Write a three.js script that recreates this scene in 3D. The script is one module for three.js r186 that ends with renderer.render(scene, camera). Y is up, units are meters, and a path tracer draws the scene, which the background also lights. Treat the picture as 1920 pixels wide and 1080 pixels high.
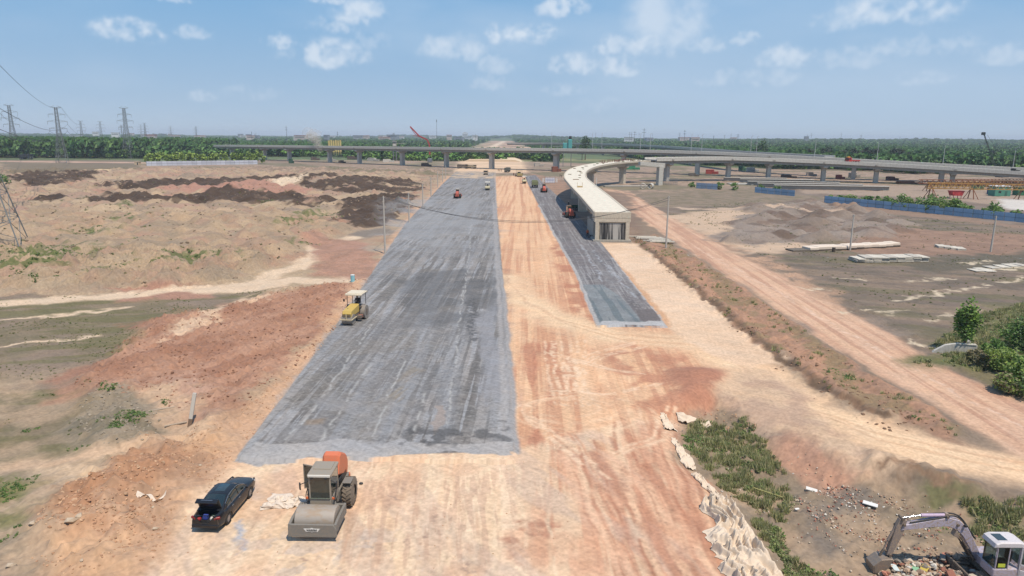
import * as THREE from 'three';
import { mergeGeometries, mergeVertices, toCreasedNormals } from 'three/addons/utils/BufferGeometryUtils.js';
import { RoundedBoxGeometry } from 'three/addons/geometries/RoundedBoxGeometry.js';
import { FontLoader } from 'three/addons/loaders/FontLoader.js';
import { TextGeometry } from 'three/addons/geometries/TextGeometry.js';

// ---------------------------------------------------------------- camera, sky, sun, exposure
const scene = new THREE.Scene();
const camera = new THREE.PerspectiveCamera(45.12, 16 / 9, 0.5, 20000);
camera.rotation.order = 'YXZ';
camera.position.set(0, 21, 0);
camera.rotation.set(-12.37 * Math.PI / 180, 0, 0.42 * Math.PI / 180);
const renderer = new THREE.WebGLRenderer({ antialias: true });
renderer.toneMapping = THREE.LinearToneMapping;
renderer.toneMappingExposure = 1.25;
renderer.shadowMap.enabled = true;
scene.fog = new THREE.FogExp2(0xd6e2f0, 0.00015);
const sun = new THREE.DirectionalLight(0xfff1de, 4.2);
sun.position.set(84, 300, 118); sun.target.position.set(0, 0, -120);
sun.position.add(sun.target.position);
sun.castShadow = true; sun.shadow.radius = 1.5; sun.shadow.mapSize.set(4096, 4096);
Object.assign(sun.shadow.camera, { left: -260, right: 260, top: 260, bottom: -260, near: 1, far: 900 });
scene.add(sun, sun.target);

// ---------------------------------------------------------------- numbers, noise
let seed = 7;
const rnd = () => { seed = (seed * 1664525 + 1013904223) >>> 0; return seed / 4294967296; };
const rr = (a, b) => a + (b - a) * rnd();
const clamp = (x, a = 0, b = 1) => x < a ? a : x > b ? b : x;
const sst = (a, b, x) => { const t = clamp((x - a) / (b - a)); return t * t * (3 - 2 * t); };
const mix = (a, b, t) => a + (b - a) * t;
const D2R = Math.PI / 180;
const TN = 512, TP = 16;
const table = (() => {                              // periodic fractal noise, features about one unit wide, period 16 units
  const out = new Float32Array(TN * TN);
  for (let o = 0, cells = TP, amp = 1; o < 5; o++, cells *= 2, amp *= 0.52) {
    const g = new Float32Array(cells * cells); for (let i = 0; i < g.length; i++) g[i] = rnd() * 2 - 1;
    for (let y = 0; y < TN; y++) for (let x = 0; x < TN; x++) {
      const fx = x / TN * cells, fy = y / TN * cells, ix = fx | 0, iy = fy | 0; let tx = fx - ix, ty = fy - iy; tx = tx * tx * (3 - 2 * tx); ty = ty * ty * (3 - 2 * ty);
      const x1 = (ix + 1) % cells, y1 = (iy + 1) % cells;
      out[y * TN + x] += amp * mix(mix(g[iy * cells + ix], g[iy * cells + x1], tx), mix(g[y1 * cells + ix], g[y1 * cells + x1], tx), ty);
    }
  }
  let m = 0, q = 0; for (const v of out) { m += v; q += v * v; } m /= out.length; const sd = Math.sqrt(q / out.length - m * m);
  for (let i = 0; i < out.length; i++) out[i] = clamp(0.5 + 0.19 * (out[i] - m) / sd);
  return out;
})();
const fb = (x, y) => {
  x = x / TP * TN; y = y / TP * TN; let ix = Math.floor(x), iy = Math.floor(y); const tx = x - ix, ty = y - iy; ix &= 511; iy &= 511;
  const x1 = (ix + 1) & 511, y1 = (iy + 1) & 511, a = iy * 512, b = y1 * 512;
  const p = table[a + ix], q = table[b + ix];
  return mix(p + (table[a + x1] - p) * tx, q + (table[b + x1] - q) * tx, ty);
};
const lin = (v) => { v /= 255; return v <= 0.04045 ? v / 12.92 : Math.pow((v + 0.055) / 1.055, 2.4); };
const KA = 0.66;
const E = (r, g, b) => { const R = lin(r) * KA, G = lin(g) * KA, B = lin(b) * KA, m = (R + G + B) / 3 * .06; return [R * .94 + m, G * .94 + m, B * .94 + m]; };   // base colour of a surface that looks (r, g, b) in full sun
const C = (r, g, b) => new THREE.Color().setRGB(...E(r, g, b));

// ---------------------------------------------------------------- sky: air and small fair-weather clouds all round
{
  const W = 4096, Hh = 2048, d = new Float32Array(W * Hh * 4), cov = new Float32Array(W * Hh);
  const cloud = (az, el, w, h, op) => {             // degrees; a ragged heap with a flatter base
    const ox = rnd() * 16, oy = rnd() * 16, s = h * 0.75;
    const x0 = (az - w) / 360 * W, x1 = (az + w) / 360 * W, y0 = (el - h * 1.2 + 90) / 180 * Hh, y1 = (el + h * 1.5 + 90) / 180 * Hh;
    for (let y = Math.max(0, Math.floor(y0)); y < Math.min(Hh, y1); y++) for (let x = Math.floor(x0); x < x1; x++) {
      const a = (x + .5) / W * 360 - az, e = (y + .5) / Hh * 180 - 90 - el;
      const ww = fb(a / s * 0.45 + oy, e / s * 0.45 + ox) - .5;
      const ry = e < 0 ? e / (h * .62) : e / h, rx = a / (w * .8), r2 = rx * rx + ry * ry;
      const n = fb(a / s * .8 + ox + ww, e / s * 1.1 + oy + ww) * .7 + fb(a / s * 2.3 + oy, e / s * 2.3 + ox) * .3;
      const k = sst(-.25, 1.5, 0.85 - r2 * 1.0 + (n - .5) * 2.5) * sst(1.5, 0.5, r2);
      const i = y * W + ((x % W) + W) % W; cov[i] = Math.max(cov[i], k * op);
    }
  };
  // [azimuth from straight ahead, height, half width, half height, density]
  const seen = [[-27.90, 6.63, 2.30, 0.94, 0.8], [-23.59, 6.91, 1.36, 0.56, 0.4], [-17.78, 6.59, 1.47, 0.61, 0.55], [-14.54, 5.76, 3.31, 1.15, 0.65], [-11.63, 8.79, 2.35, 1.04, 0.65], [-14.04, 7.87, 1.79, 0.64, 0.45], [-11.10, 6.91, 1.84, 0.79, 0.25], [-4.62, 6.40, 2.99, 1.09, 0.5], [0.48, 7.59, 3.01, 0.96, 0.7], [3.57, 9.63, 2.18, 0.95, 0.65], [4.71, 5.35, 2.17, 0.87, 0.55], [8.45, 5.34, 1.87, 1.01, 0.55], [7.57, 6.80, 1.47, 0.86, 0.5], [12.55, 8.36, 3.88, 2.33, 0.5], [11.44, 6.75, 2.61, 1.31, 0.6], [14.61, 6.80, 2.03, 0.76, 0.4], [17.48, 7.10, 1.23, 0.61, 0.4], [20.78, 5.62, 2.83, 0.99, 0.55], [15.56, 4.28, 2.01, 0.76, 0.35], [23.74, 8.17, 1.79, 1.23, 0.5], [26.40, 8.64, 2.98, 1.28, 0.7], [29.63, 8.34, 2.00, 1.00, 0.6], [28.32, 6.04, 4.54, 0.87, 0.35], [33.91, 5.22, 2.00, 0.73, 0.35], [-23.59, 2.61, 1.14, 0.45, 0.3], [-2.03, 4.03, 1.64, 0.68, 0.3], [4.12, 3.54, 1.90, 0.54, 0.25], [-1.18, 5.33, 1.64, 0.82, 0.35], [-13.56, 9.75, 2.05, 0.36, 0.5], [-24.60, 9.12, 1.55, 0.27, 0.4], [24.37, 5.39, 2.67, 0.89, 0.3], [19.41, 4.22, 2.40, 0.72, 0.25], [6.69, 2.32, 2.42, 0.67, 0.15], [-20.09, 2.90, 2.15, 0.60, 0.2], [29.52, 3.97, 1.82, 0.51, 0.25]];
  for (const [a, e, w, h, o] of seen) cloud(90 + a, e, w * 1.35, h * 1.3, o);
  for (let k = 0; k < 150; k++) { const a = rr(0, 360), e = 2 + 10 * rnd() + 20 * rnd() * rnd(); if (Math.abs(a - 90) < 44 && e < 12) { rnd(); continue; } const s = rr(0.6, 1.5) * (1 + e / 14); cloud(a, e, s * rr(1.7, 3.1), s * .7, rr(.3, .75)); }
  for (let k = 0; k < 30; k++) { const a = rr(0, 360), e = rr(26, 70), s = rr(2, 5); cloud(a, e, s * 2, s, rr(.3, .6)); }
  for (let y = 0; y < Hh; y++) {
    const el = (y + .5) / Hh * 180 - 90, t = clamp(el / 11), t2 = clamp((el - 8) / 60);
    const base = [0, 1, 2].map((c) => mix(mix([.415, .492, .575][c], [.172, .350, .570][c], Math.pow(t, .62)), [.11, .24, .50][c], t2));
    for (let x = 0; x < W; x++) {
      const i = y * W + x, az = (x + .5) / W * 360;
      const veil = el > 0 ? 0.22 * sst(.40, .75, fb(az / 22.5, el / 7 + 3)) * sst(0, 4, el) * (.6 + .4 * fb(az / 5.625, el / 2)) : 0, k = clamp(cov[i] * 1.12 + veil * (1 - cov[i]));
      d[i * 4] = mix(base[0], .60, k); d[i * 4 + 1] = mix(base[1], .66, k); d[i * 4 + 2] = mix(base[2], .735, k); d[i * 4 + 3] = 1;
    }
  }
  const sky = new THREE.DataTexture(d, W, Hh, THREE.RGBAFormat, THREE.FloatType);
  sky.mapping = THREE.EquirectangularReflectionMapping; sky.magFilter = THREE.LinearFilter; sky.minFilter = THREE.LinearFilter; sky.needsUpdate = true;
  scene.background = sky; scene.environment = sky;
}

// ---------------------------------------------------------------- ground maps, all in metres of the site (x east, z towards the viewer)
class Tile {
  constructor(x0, x1, z0, z1, nx, nz, ch) { Object.assign(this, { x0, x1, z0, z1, nx, nz, ch }); this.d = new Float32Array(nx * nz * ch); this.off = ch > 1 ? .5 : 0; this.dx = (x1 - x0) / (ch > 1 ? nx : nx - 1); this.dz = (z0 - z1) / (ch > 1 ? nz : nz - 1); }
  each(f, bb) {
    const i0 = bb ? Math.max(0, Math.floor((bb[0] - this.x0) / this.dx)) : 0, i1 = bb ? Math.min(this.nx, Math.ceil((bb[1] - this.x0) / this.dx) + 1) : this.nx;
    const j0 = bb ? Math.max(0, Math.floor((this.z0 - bb[3]) / this.dz)) : 0, j1 = bb ? Math.min(this.nz, Math.ceil((this.z0 - bb[2]) / this.dz) + 1) : this.nz;
    for (let j = j0; j < j1; j++) { const z = this.z0 - (j + this.off) * this.dz; for (let i = i0; i < i1; i++) f((j * this.nx + i) * this.ch, this.x0 + (i + this.off) * this.dx, z); }
  }
}
const XS = 3, XL = -97, XR = 103, ZN = -24, ZM = -124, ZF = -484, MX = 360;
const colour = [
  new Tile(XL, XS, ZN, ZM, 2000, 2000, 3), new Tile(XS, XR, ZN, ZM, 2000, 2000, 3),
  new Tile(-MX, XS, ZM, ZF, 1800, 1800, 3), new Tile(XS, MX, ZM, ZF, 1800, 1800, 3),
  new Tile(-3000, 3000, ZF, -6484, 1500, 1500, 3),
];
const heights = [new Tile(XL, XR, ZN, ZM, 801, 401, 1), new Tile(-MX, MX, ZM, ZF, 1029, 515, 1)];
const roughs = heights.map((t) => new Tile(t.x0, t.x1, t.z0, t.z1, t.nx, t.nz, 1));

const bounds = (p, m) => [Math.min(...p.map((q) => q[0])) - m, Math.max(...p.map((q) => q[0])) + m, Math.min(...p.map((q) => q[1])) - m, Math.max(...p.map((q) => q[1])) + m];
// o: width (a stroke; else a closed outline), soft, warp, ws (warp size), a (strength), patch [size, threshold, softness], streak [dir x, dir z, along, across, threshold, softness], fade
function cover(tile, pts, o, f) {
  const w = o.width ?? 0, soft = o.soft ?? 0.4, warp = o.warp ?? 0, ws = o.ws ?? 4, a0 = o.a ?? 1, n = pts.length, ss = o.id ?? 0;
  const seg = []; for (let i = 0; i < (w ? n - 1 : n); i++) { const p = pts[i], q = pts[(i + 1) % n]; seg.push([p[0], p[1], q[0] - p[0], q[1] - p[1], 1 / ((q[0] - p[0]) ** 2 + (q[1] - p[1]) ** 2 + 1e-9)]); }
  const ns = seg.length;
  tile.each((i, x, z) => {
    let px = x, pz = z;
    if (warp) { px += warp * (fb(x / ws + ss, z / ws) - .5) * 3; pz += warp * (fb(z / ws + 7.7, x / ws + ss) - .5) * 3; }
    let best = 1e18, inside = false;
    for (let k = 0; k < ns; k++) {
      const s = seg[k], ax = px - s[0], az = pz - s[1]; let t = (ax * s[2] + az * s[3]) * s[4]; t = t < 0 ? 0 : t > 1 ? 1 : t;
      const ex = ax - t * s[2], ez = az - t * s[3], d = ex * ex + ez * ez; if (d < best) best = d;
      if (!w && (s[1] > pz) !== (s[1] + s[3] > pz) && px < s[0] + s[2] * (pz - s[1]) / s[3]) inside = !inside;
    }
    let d = Math.sqrt(best); d = w ? d - w / 2 : inside ? -d : d;
    if (d > soft) return;
    let a = a0 * sst(soft, -soft, d);
    if (o.patch) a *= sst(o.patch[1] - o.patch[2], o.patch[1] + o.patch[2], fb(x / o.patch[0] + ss * 3.1, z / o.patch[0] + 5.5));
    if (o.streak) { const [ux, uz, al, ac, th, so] = o.streak; a *= sst(th - so, th + so, fb((x * ux + z * uz) / al + ss, (x * uz - z * ux) / ac + 2.2)); }
    if (a > 0.002) f(i, a, x, z);
  }, bounds(pts, w / 2 + soft + warp * 1.5 + 0.1));
}
function paint(pts, c, o = {}, c2 = null) {
  for (const t of colour) cover(t, pts, o, (i, a, x, z) => {
    let [r, g, b] = c;
    if (c2) { const k = sst(.3, .7, fb(x / (o.cs ?? 2.5) + 1.3, z / (o.cz ?? o.cs ?? 2.5))); r = mix(r, c2[0], k); g = mix(g, c2[1], k); b = mix(b, c2[2], k); }
    const d = t.d; d[i] += (r - d[i]) * a; d[i + 1] += (g - d[i + 1]) * a; d[i + 2] += (b - d[i + 2]) * a;
  });
}
const raise = (pts, h, o = {}) => heights.forEach((t) => cover(t, pts, o, (i, a) => { t.d[i] += h * a; }));
const level = (pts, h, o = {}) => heights.forEach((t) => cover(t, pts, o, (i, a) => { t.d[i] += (h - t.d[i]) * a; }));
const rough = (pts, h, o = {}) => roughs.forEach((t) => cover(t, pts, { soft: 1.5, ...o }, (i, a) => { t.d[i] += (h - t.d[i]) * a; }));
// heaps tipped from trucks: overlapping rounded cones, each of slightly different earth
function heaps(pts, n, r0, r1, h0, h1, tints, alpha = .7) {
  const bb = bounds(pts, 0); let made = 0;
  const inside = (x, z) => { let c = false; for (let i = 0, j = pts.length - 1; i < pts.length; j = i++) if ((pts[i][1] > z) !== (pts[j][1] > z) && x < (pts[j][0] - pts[i][0]) * (z - pts[i][1]) / (pts[j][1] - pts[i][1]) + pts[i][0]) c = !c; return c; };
  for (let k = 0; k < n * 30 && made < n; k++) {
    const x = rr(bb[0], bb[1]), z = rr(bb[2], bb[3]); if (!inside(x, z)) continue; made++;
    const r = rr(r0, r1), h = rr(h0, h1), e = rr(.7, 1.35), th = rnd() * 3.14, c = Math.cos(th), s = Math.sin(th), id = rnd() * 16, tint = tints && tints[Math.floor(rnd() * tints.length)];
    const q = (px, pz) => { let dx = px - x, dz = pz - z; const u = dx * c + dz * s, v = (dz * c - dx * s) * e; return Math.sqrt(u * u + v * v) / r * (1 + .5 * (fb(px / 1.7 + id, pz / 1.7) - .5)); };
    const B = [x - r * 1.5, x + r * 1.5, z - r * 1.5, z + r * 1.5];
    for (const t of heights) t.each((i, px, pz) => { const d = q(px, pz); if (d < 1) { const hh = h * (d < .25 ? 1 - d * d * 2 : (1 - d) * 1.1667); t.d[i] = Math.max(t.d[i], t.d[i] * .45 + hh); } }, B);
    if (tint) for (const t of colour) t.each((i, px, pz) => { const d = q(px, pz), a = alpha * sst(1, .75, d); if (a > 0) for (let m = 0; m < 3; m++) t.d[i + m] += (tint[m] - t.d[i + m]) * a; }, B);
  }
}

// ---------------------------------------------------------------- what the ground is made of
const TAN = E(180, 157, 128), PALE = E(224, 198, 168), SAND = E(240, 211, 178), ORANGE = E(229, 182, 141), RED = E(190, 132, 102), BROWN = E(128, 111, 96), DARK = E(78, 61, 48), SPOIL = E(174, 131, 106), OLIVE = E(124, 112, 86), GRASS = E(104, 112, 62), GREY = E(150, 136, 124);
for (const t of colour) {
  const far = t.ch && t.z1 < -1000;
  t.each((i, x, z) => {
    const n = fb(x / 23 + 3, z / 23), m = fb(x / 7, z / 7 + 2), k = sst(-30, 60, x + (n - .5) * 30);
    let c = [0, 1, 2].map((q) => mix(mix(TAN[q], BROWN[q], k), mix(SPOIL[q], GREY[q], k), sst(.45, .8, m) * .6));
    if (far) {  const g = E(96, 112, 68), y = E(140, 138, 92), f = sst(.55, .75, fb(x / 160, z / 160)); c = [0, 1, 2].map((q) => mix(g[q], y[q], f * .8)); }
    t.d[i] = c[0]; t.d[i + 1] = c[1]; t.d[i + 2] = c[2];
  });
}
roughs.forEach((t) => t.d.fill(.10));

// --- field of tipped earth on the left
const field = [[-73.7, -91.5], [-55.3, -92.2], [-41.2, -96.8], [-38.0, -131.8], [-35.7, -148.1], [-30.6, -184.0], [-40.0, -416.0], [-114.4, -468.6], [-170.8, -467.3], [-316.6, -399.9]];
paint(field, TAN, { soft: 3, warp: 2 }, E(172, 145, 121));
paint(field, E(178, 134, 110), { soft: 3, warp: 2, patch: [16, .62, .12], a: .8 });
paint(field, E(150, 136, 118), { soft: 3, patch: [9, .63, .1], a: .6, id: 3 });
heaps([[-72.1, -93.3], [-56.2, -93.8], [-41.9, -98.7], [-39.3, -136.5], [-38.9, -156.6], [-50.8, -182.7], [-138.5, -183.3]], 820, 1.2, 4.2, .5, 1.5, [TAN, E(186, 160, 130), E(174, 142, 118), E(164, 142, 116), E(154, 136, 114), E(180, 154, 124)], .65);
heaps([[-138.5, -183.3], [-50.8, -182.7], [-48.5, -196.2], [-49.6, -307.6], [-41.6, -415.7], [-153.9, -439.1], [-278.8, -381.3]], 1250, 2.0, 5.6, .7, 1.8, [TAN, E(190, 166, 136), E(176, 142, 122), E(168, 144, 120), E(152, 134, 116)], .65);
rough(field, .30, { soft: 4 });
const pinkheap = [[-131.2, -255.5], [-117.5, -284.2], [-101.7, -301.9], [-72.7, -255.9], [-71.9, -233.7], [-102.0, -246.2]];
paint(pinkheap, E(178, 134, 114), { soft: 2, warp: 2 }); raise(pinkheap, 1.0, { soft: 4 });
for (const p of [[[-43.7, -166.1], [-45.4, -189.5], [-46.6, -224.1], [-43.5, -251.4], [-33.1, -245.5], [-29.5, -190.6], [-29.1, -167.0], [-36.3, -158.6]], [[-138.4, -222.4], [-136.2, -236.6], [-113.8, -224.4], [-104.8, -253.0], [-71.9, -233.7], [-53.3, -216.4], [-55.5, -200.1], [-79.6, -211.0], [-104.5, -205.9], [-126.7, -205.8]],
  [[-233.8, -324.1], [-255.0, -384.7], [-216.1, -368.2], [-185.3, -303.1], [-180.6, -277.7], [-190.7, -270.9]], [[-86.2, -281.4], [-85.8, -329.6], [-67.7, -340.0], [-43.6, -315.3], [-34.3, -269.7], [-51.5, -257.9], [-62.0, -252.1], [-73.5, -266.0]], [[-54.2, -219.9], [-47.2, -235.8], [-40.9, -220.9], [-48.1, -194.8]], [[-171.1, -294.4], [-153.0, -303.2], [-121.9, -325.4], [-99.9, -373.5], [-89.2, -364.8], [-95.8, -313.2], [-119.2, -278.1], [-136.8, -254.9], [-155.3, -263.4]], [[-150.5, -221.4], [-148.4, -227.4], [-139.9, -216.7], [-142.9, -211.2]]]) {
  paint(p, DARK, { soft: 1.2, warp: 3, ws: 6, patch: [7, .2, .15] }, E(88, 70, 56)); raise(p, .5, { soft: 3, warp: 3 }); heaps(p, 60, 1.2, 3.2, .6, 1.4, [DARK, E(84, 66, 52), E(68, 53, 42)], .8); rough(p, .5);
}
paint([[-37.2, -149.7], [-30.1, -161.9], [-25.4, -148.6], [-33.8, -140.4]], E(138, 126, 114), { soft: 2, warp: 1.5 });
paint([[-396.5, -544.0], [-300.2, -564.8], [-218.1, -415.1], [-251.6, -343.7]], E(128, 114, 92), { soft: 6, warp: 5 });
paint([[-106.1, -301.5], [-102.7, -348.9], [-89.4, -281.1], [-94.7, -274.8]], E(222, 200, 172), { soft: 1.5, warp: 1.5 });
paint([[-242.7, -411.3], [-234.1, -412.6], [-216.3, -373.4], [-221.6, -372.7]], E(214, 188, 150), { soft: 1.5, warp: 1.5 });
// green patches on the heaps
for (const [p, r] of [[[-83.5, -113.6], 9], [[-76.9, -109.1], 6], [[-75.6, -116.5], 4], [[-88.5, -145.3], 5], [[-95.6, -168.3], 4], [[-54.8, -113.8], 4.5], [[-110.4, -199.2], 3], [[-51.9, -167.7], 5], [[-111.6, -191.8], 3], [[-74.3, -209.7], 3], [[-82.6, -124.7], 3], [[-52.2, -182.6], 4], [[-39.9, -133.0], 3.5], [[-56.8, -109.9], 3], [[-49.9, -116.1], 2.6], [[-61.5, -103.1], 3], [[-127.8, -190.7], 3]])
  paint([[p[0] - r, p[1] - r], [p[0] + r, p[1] - r], [p[0] + r, p[1] + r], [p[0] - r, p[1] + r]], GRASS, { soft: r * .6, warp: 2.5, ws: 3, patch: [1.6, .5, .12], a: .85 });

// --- flat grass, tracks and spoil nearer on the left
const flat = [[-71.5, -86.9], [-40.9, -92.6], [-33.7, -92.9], [-35.5, -79.7], [-38.7, -77.2], [-37.2, -65.1], [-34.8, -54.9], [-29.4, -43.8], [-30.5, -40.7], [-35.7, -42.1]];
level(flat, -.25, { soft: 3 }); paint(flat, OLIVE, { soft: 1.5, warp: 1.5 }, E(138, 122, 98)); rough(flat, .05);
paint(flat, E(142, 124, 106), { soft: 2, warp: 2, patch: [6, .55, .15] });
paint(flat, E(112, 108, 66), { soft: 2, streak: [.97, -.2, 14, 2.2, .6, .1], a: .7 });
paint([[-47.5, -58.6], [-43.8, -60.2], [-35.7, -51.4], [-32.1, -42.9], [-36.9, -43.7]], E(176, 152, 124), { soft: 2.5, warp: 2, patch: [3, .45, .2] });
const spoil = [[-41.4, -77.1], [-41.1, -82.2], [-35.4, -81.0], [-31.9, -92.0], [-27.4, -96.6], [-20.6, -101.0], [-19.4, -80.2], [-19.6, -60.7], [-20.4, -51.1], [-23.0, -47.5], [-27.8, -51.5], [-32.9, -53.1], [-37.4, -55.9], [-39.9, -66.8]];
paint(spoil, SPOIL, { soft: 1.8, warp: 3, ws: 5, cs: 4 }, E(162, 118, 94)); raise(spoil, .55, { soft: 2.5, warp: 1 }); rough(spoil, .24);
paint(spoil, E(196, 154, 128), { soft: .8, warp: 1, streak: [.45, -.9, 9, 1.4, .6, .12], a: .4 });
paint([[-55.5, -93.9], [-42.4, -96.1], [-40.0, -90.4], [-51.1, -86.1]], E(172, 130, 108), { soft: .8, warp: 1 });
paint([[-34.5, -54.3], [-30.1, -59.0], [-24.7, -56.4], [-23.0, -47.5], [-29.0, -49.9]], E(188, 150, 128), { soft: 1.4, warp: 1.5, patch: [2, .45, .2] });
paint([[-31.8, -54.3], [-28.2, -55.0], [-24.6, -47.4], [-24.8, -44.7], [-27.8, -48.4]], E(200, 168, 138), { soft: 1, warp: 1.2 });
const weed = [[-34.5, -52.5], [-32.6, -54.9], [-26.2, -48.4], [-24.4, -44.7], [-27.9, -43.8], [-31.7, -47.3]];
paint(weed, E(150, 136, 116), { soft: 1, warp: 1.2 }, E(128, 118, 98)); rough(weed, .24); raise(weed, .3, { soft: 1.5 });
const wl = { soft: .9, warp: 1.1, ws: 5 };
paint([[-67.5, -83.5], [-64.5, -84.8], [-53.4, -89.0], [-41.9, -95.0], [-37.0, -98.1], [-35.3, -108.4], [-35.6, -126.8], [-34.0, -143.4]], PALE, { ...wl, width: 3.6 });
level([[-67.5, -83.5], [-64.5, -84.8], [-53.4, -89.0], [-41.9, -95.0], [-37.0, -98.1], [-35.3, -108.4], [-35.6, -126.8], [-34.0, -143.4]], -.1, { soft: 2, width: 6 });
paint([[-42.4, -92.6], [-36.4, -96.3], [-31.6, -100.6], [-24.8, -98.5], [-21.1, -102.5]], PALE, { ...wl, width: 4.4 });
rough([[-42.4, -92.6], [-36.4, -96.3], [-31.6, -100.6], [-24.8, -98.5], [-21.1, -102.5]], .03, { width: 5 });
paint([[-33.7, -92.9], [-34.2, -86.6], [-35.1, -77.3], [-35.3, -67.3]], E(216, 186, 156), { ...wl, width: 2.6, patch: [1.5, .42, .2] });
paint([[-32.1, -94.7], [-32.4, -85.2], [-34.7, -81.0], [-34.9, -72.8]], E(212, 180, 150), { ...wl, width: 2.2, patch: [1.2, .45, .2] });
paint([[-62.2, -76.5], [-59.1, -77.3], [-52.9, -80.3], [-47.2, -83.9]], PALE, { width: .8, soft: .5, warp: .6, ws: 2 });
paint([[-53.8, -65.6], [-51.9, -67.4], [-47.9, -69.6], [-43.9, -71.5]], PALE, { width: .7, soft: .4, warp: .6, ws: 2 });
paint([[-45.4, -56.0], [-42.5, -57.6], [-40.9, -58.8]], E(180, 158, 130), { width: .7, soft: .5, warp: .6, patch: [1, .5, .2] });

// --- broken bank beside the carriageway
const bank = [[-21.6, -29.0], [-26.1, -32.9], [-26.5, -39.7], [-26.2, -44.7], [-23.4, -47.5], [-20.4, -51.1], [-19.6, -60.7], [-20.1, -78.9], [-20.6, -100.6], [-19.2, -77.8], [-18.2, -50.6], [-18.1, -43.0], [-18.0, -33.6], [-17.9, -29.4]];
paint(bank, E(196, 158, 126), { soft: .8, warp: .9 }, E(180, 142, 112)); rough(bank, .26); raise(bank, .15, { soft: 2 });
paint(bank, E(214, 172, 132), { soft: .8, patch: [3, .6, .12], a: .7 });
const ridge = [[-26.5, -39.0], [-25.0, -43.1], [-21.4, -41.6], [-20.2, -33.5], [-23.3, -32.5], [-25.6, -33.5]];
raise(ridge, .7, { soft: 2, warp: 1.2 }); paint(ridge, E(178, 132, 98), { soft: 1, warp: 1, patch: [2.5, .4, .2] }); rough(ridge, .3);
paint([[-25.4, -29.4], [-35.1, -41.4], [-31.4, -43.0], [-26.5, -40.8], [-25.5, -34.5], [-22.9, -29.4]], E(186, 160, 132), { soft: 1.2, warp: 1 }, E(160, 142, 118));
paint([[-33.9, -40.6], [-30.3, -40.3], [-26.2, -35.6], [-27.8, -34.5], [-30.1, -35.6]], E(126, 122, 78), { soft: .8, warp: 1, patch: [1.6, .45, .14] });
paint([[-31.7, -41.4], [-28.9, -43.0], [-24.8, -44.9], [-22.8, -46.9]], E(206, 174, 142), { width: 2.2, soft: 1, warp: 1 });
paint([[-30.0, -41.4], [-26.8, -40.7], [-24.9, -38.0], [-27.9, -38.7]], E(208, 180, 148), { soft: .8, warp: .8 });
raise([[-25.7, -47.4], [-23.1, -49.5], [-22.2, -44.8], [-24.8, -44.7]], -.5, { soft: 1.2 });
// shoulder strip
paint([[-16.8, -29.5], [-17.8, -42.2], [-19.4, -76.1], [-21.1, -105.9], [-25.9, -175.9], [-31.6, -328.0], [-35.3, -416.7]], E(206, 166, 132), { width: 3.0, soft: .8, warp: .7, ws: 3 });
rough([[-16.8, -29.5], [-17.8, -42.2], [-19.4, -76.1], [-21.1, -105.9], [-25.9, -175.9], [-35.3, -416.7]], .06, { width: 3.2 });
paint([[-45.8, -147.6], [-27.7, -137.0], [-20.6, -100.6], [-28.9, -102.3], [-35.0, -121.0]], E(180, 138, 116), { soft: 1.5, warp: 1.2 }, E(168, 130, 108));

// --- graded earth in front of and between the carriageways
const apron = [[-17.7, -29.0], [-18.1, -43.0], [0.2, -44.1], [12.7, -51.2], [11.6, -48.1], [11.8, -41.4], [12.6, -29.4]];
const median = [[0.2, -43.5], [-0.2, -59.7], [-1.8, -112.1], [-12.4, -446.9], [5.8, -464.6], [8.6, -290.9], [10.4, -159.4], [10.6, -103.7], [10.3, -75.8], [17.6, -76.0], [22.0, -61.6], [17.6, -55.3], [12.8, -51.4], [11.6, -49.1], [7.0, -43.6]];
for (const p of [apron, median]) { level(p, 0, { soft: 1 }); rough(p, .02, { soft: .8 }); }
paint(median, ORANGE, { soft: .5, warp: .4, cs: .7, cz: 16 }, E(234, 190, 150));
paint(apron, SAND, { soft: .7, warp: .6, cs: .9, cz: 9 }, E(236, 202, 166));
paint([[0.1, -43.5], [11.6, -50.1], [11.8, -41.4], [12.9, -29.4], [2.4, -29.3]], E(206, 152, 119), { soft: 1.6, warp: 1.4, cs: .8, cz: 10 }, E(222, 172, 138));
const fwd = (al, ac, th, so) => ({ streak: [-.02, 1, al, ac, th, so], soft: .5 });
paint(median, E(192, 132, 100), { ...fwd(40, .7, .56, .12), a: .55 });
paint(median, E(236, 198, 158), { ...fwd(30, .6, .6, .1), a: .4, id: 4 });
paint([[9.2, -150.5], [10.6, -103.7], [10.6, -75.8], [8.1, -78.5], [7.0, -112.4]], E(184, 122, 92), { soft: 1, warp: .6, patch: [3, .48, .15], a: .8 });
paint([[0.0, -69.7], [4.0, -69.8], [5.2, -52.1], [3.6, -42.7], [0.3, -43.5]], E(190, 128, 98), { soft: 1.4, warp: 1, streak: [0, 1, 9, 1, .48, .14], a: .8 });
paint([[10.1, -69.9], [20.5, -61.6], [16.7, -55.3], [11.8, -51.2], [8.2, -52.2]], E(190, 132, 102), { soft: 1.2, warp: 1.2, patch: [3, .45, .15], a: .8 });
paint([[15.2, -61.5], [21.0, -61.6], [17.0, -54.7], [13.3, -52.3]], E(184, 128, 100), { soft: .8, warp: .8 });
raise([[14.7, -60.0], [21.0, -61.6], [17.5, -54.7], [13.4, -51.7]], .6, { soft: 1.6 });
paint(apron, E(236, 206, 170), { ...fwd(14, 1.1, .56, .12), a: .7, id: 2 });
paint(apron, E(204, 178, 158), { streak: [.5, .86, 8, 1.6, .62, .1], a: .55, id: 6 });
paint(apron, E(214, 164, 130), { patch: [5, .66, .1], a: .4, id: 5 });
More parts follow.
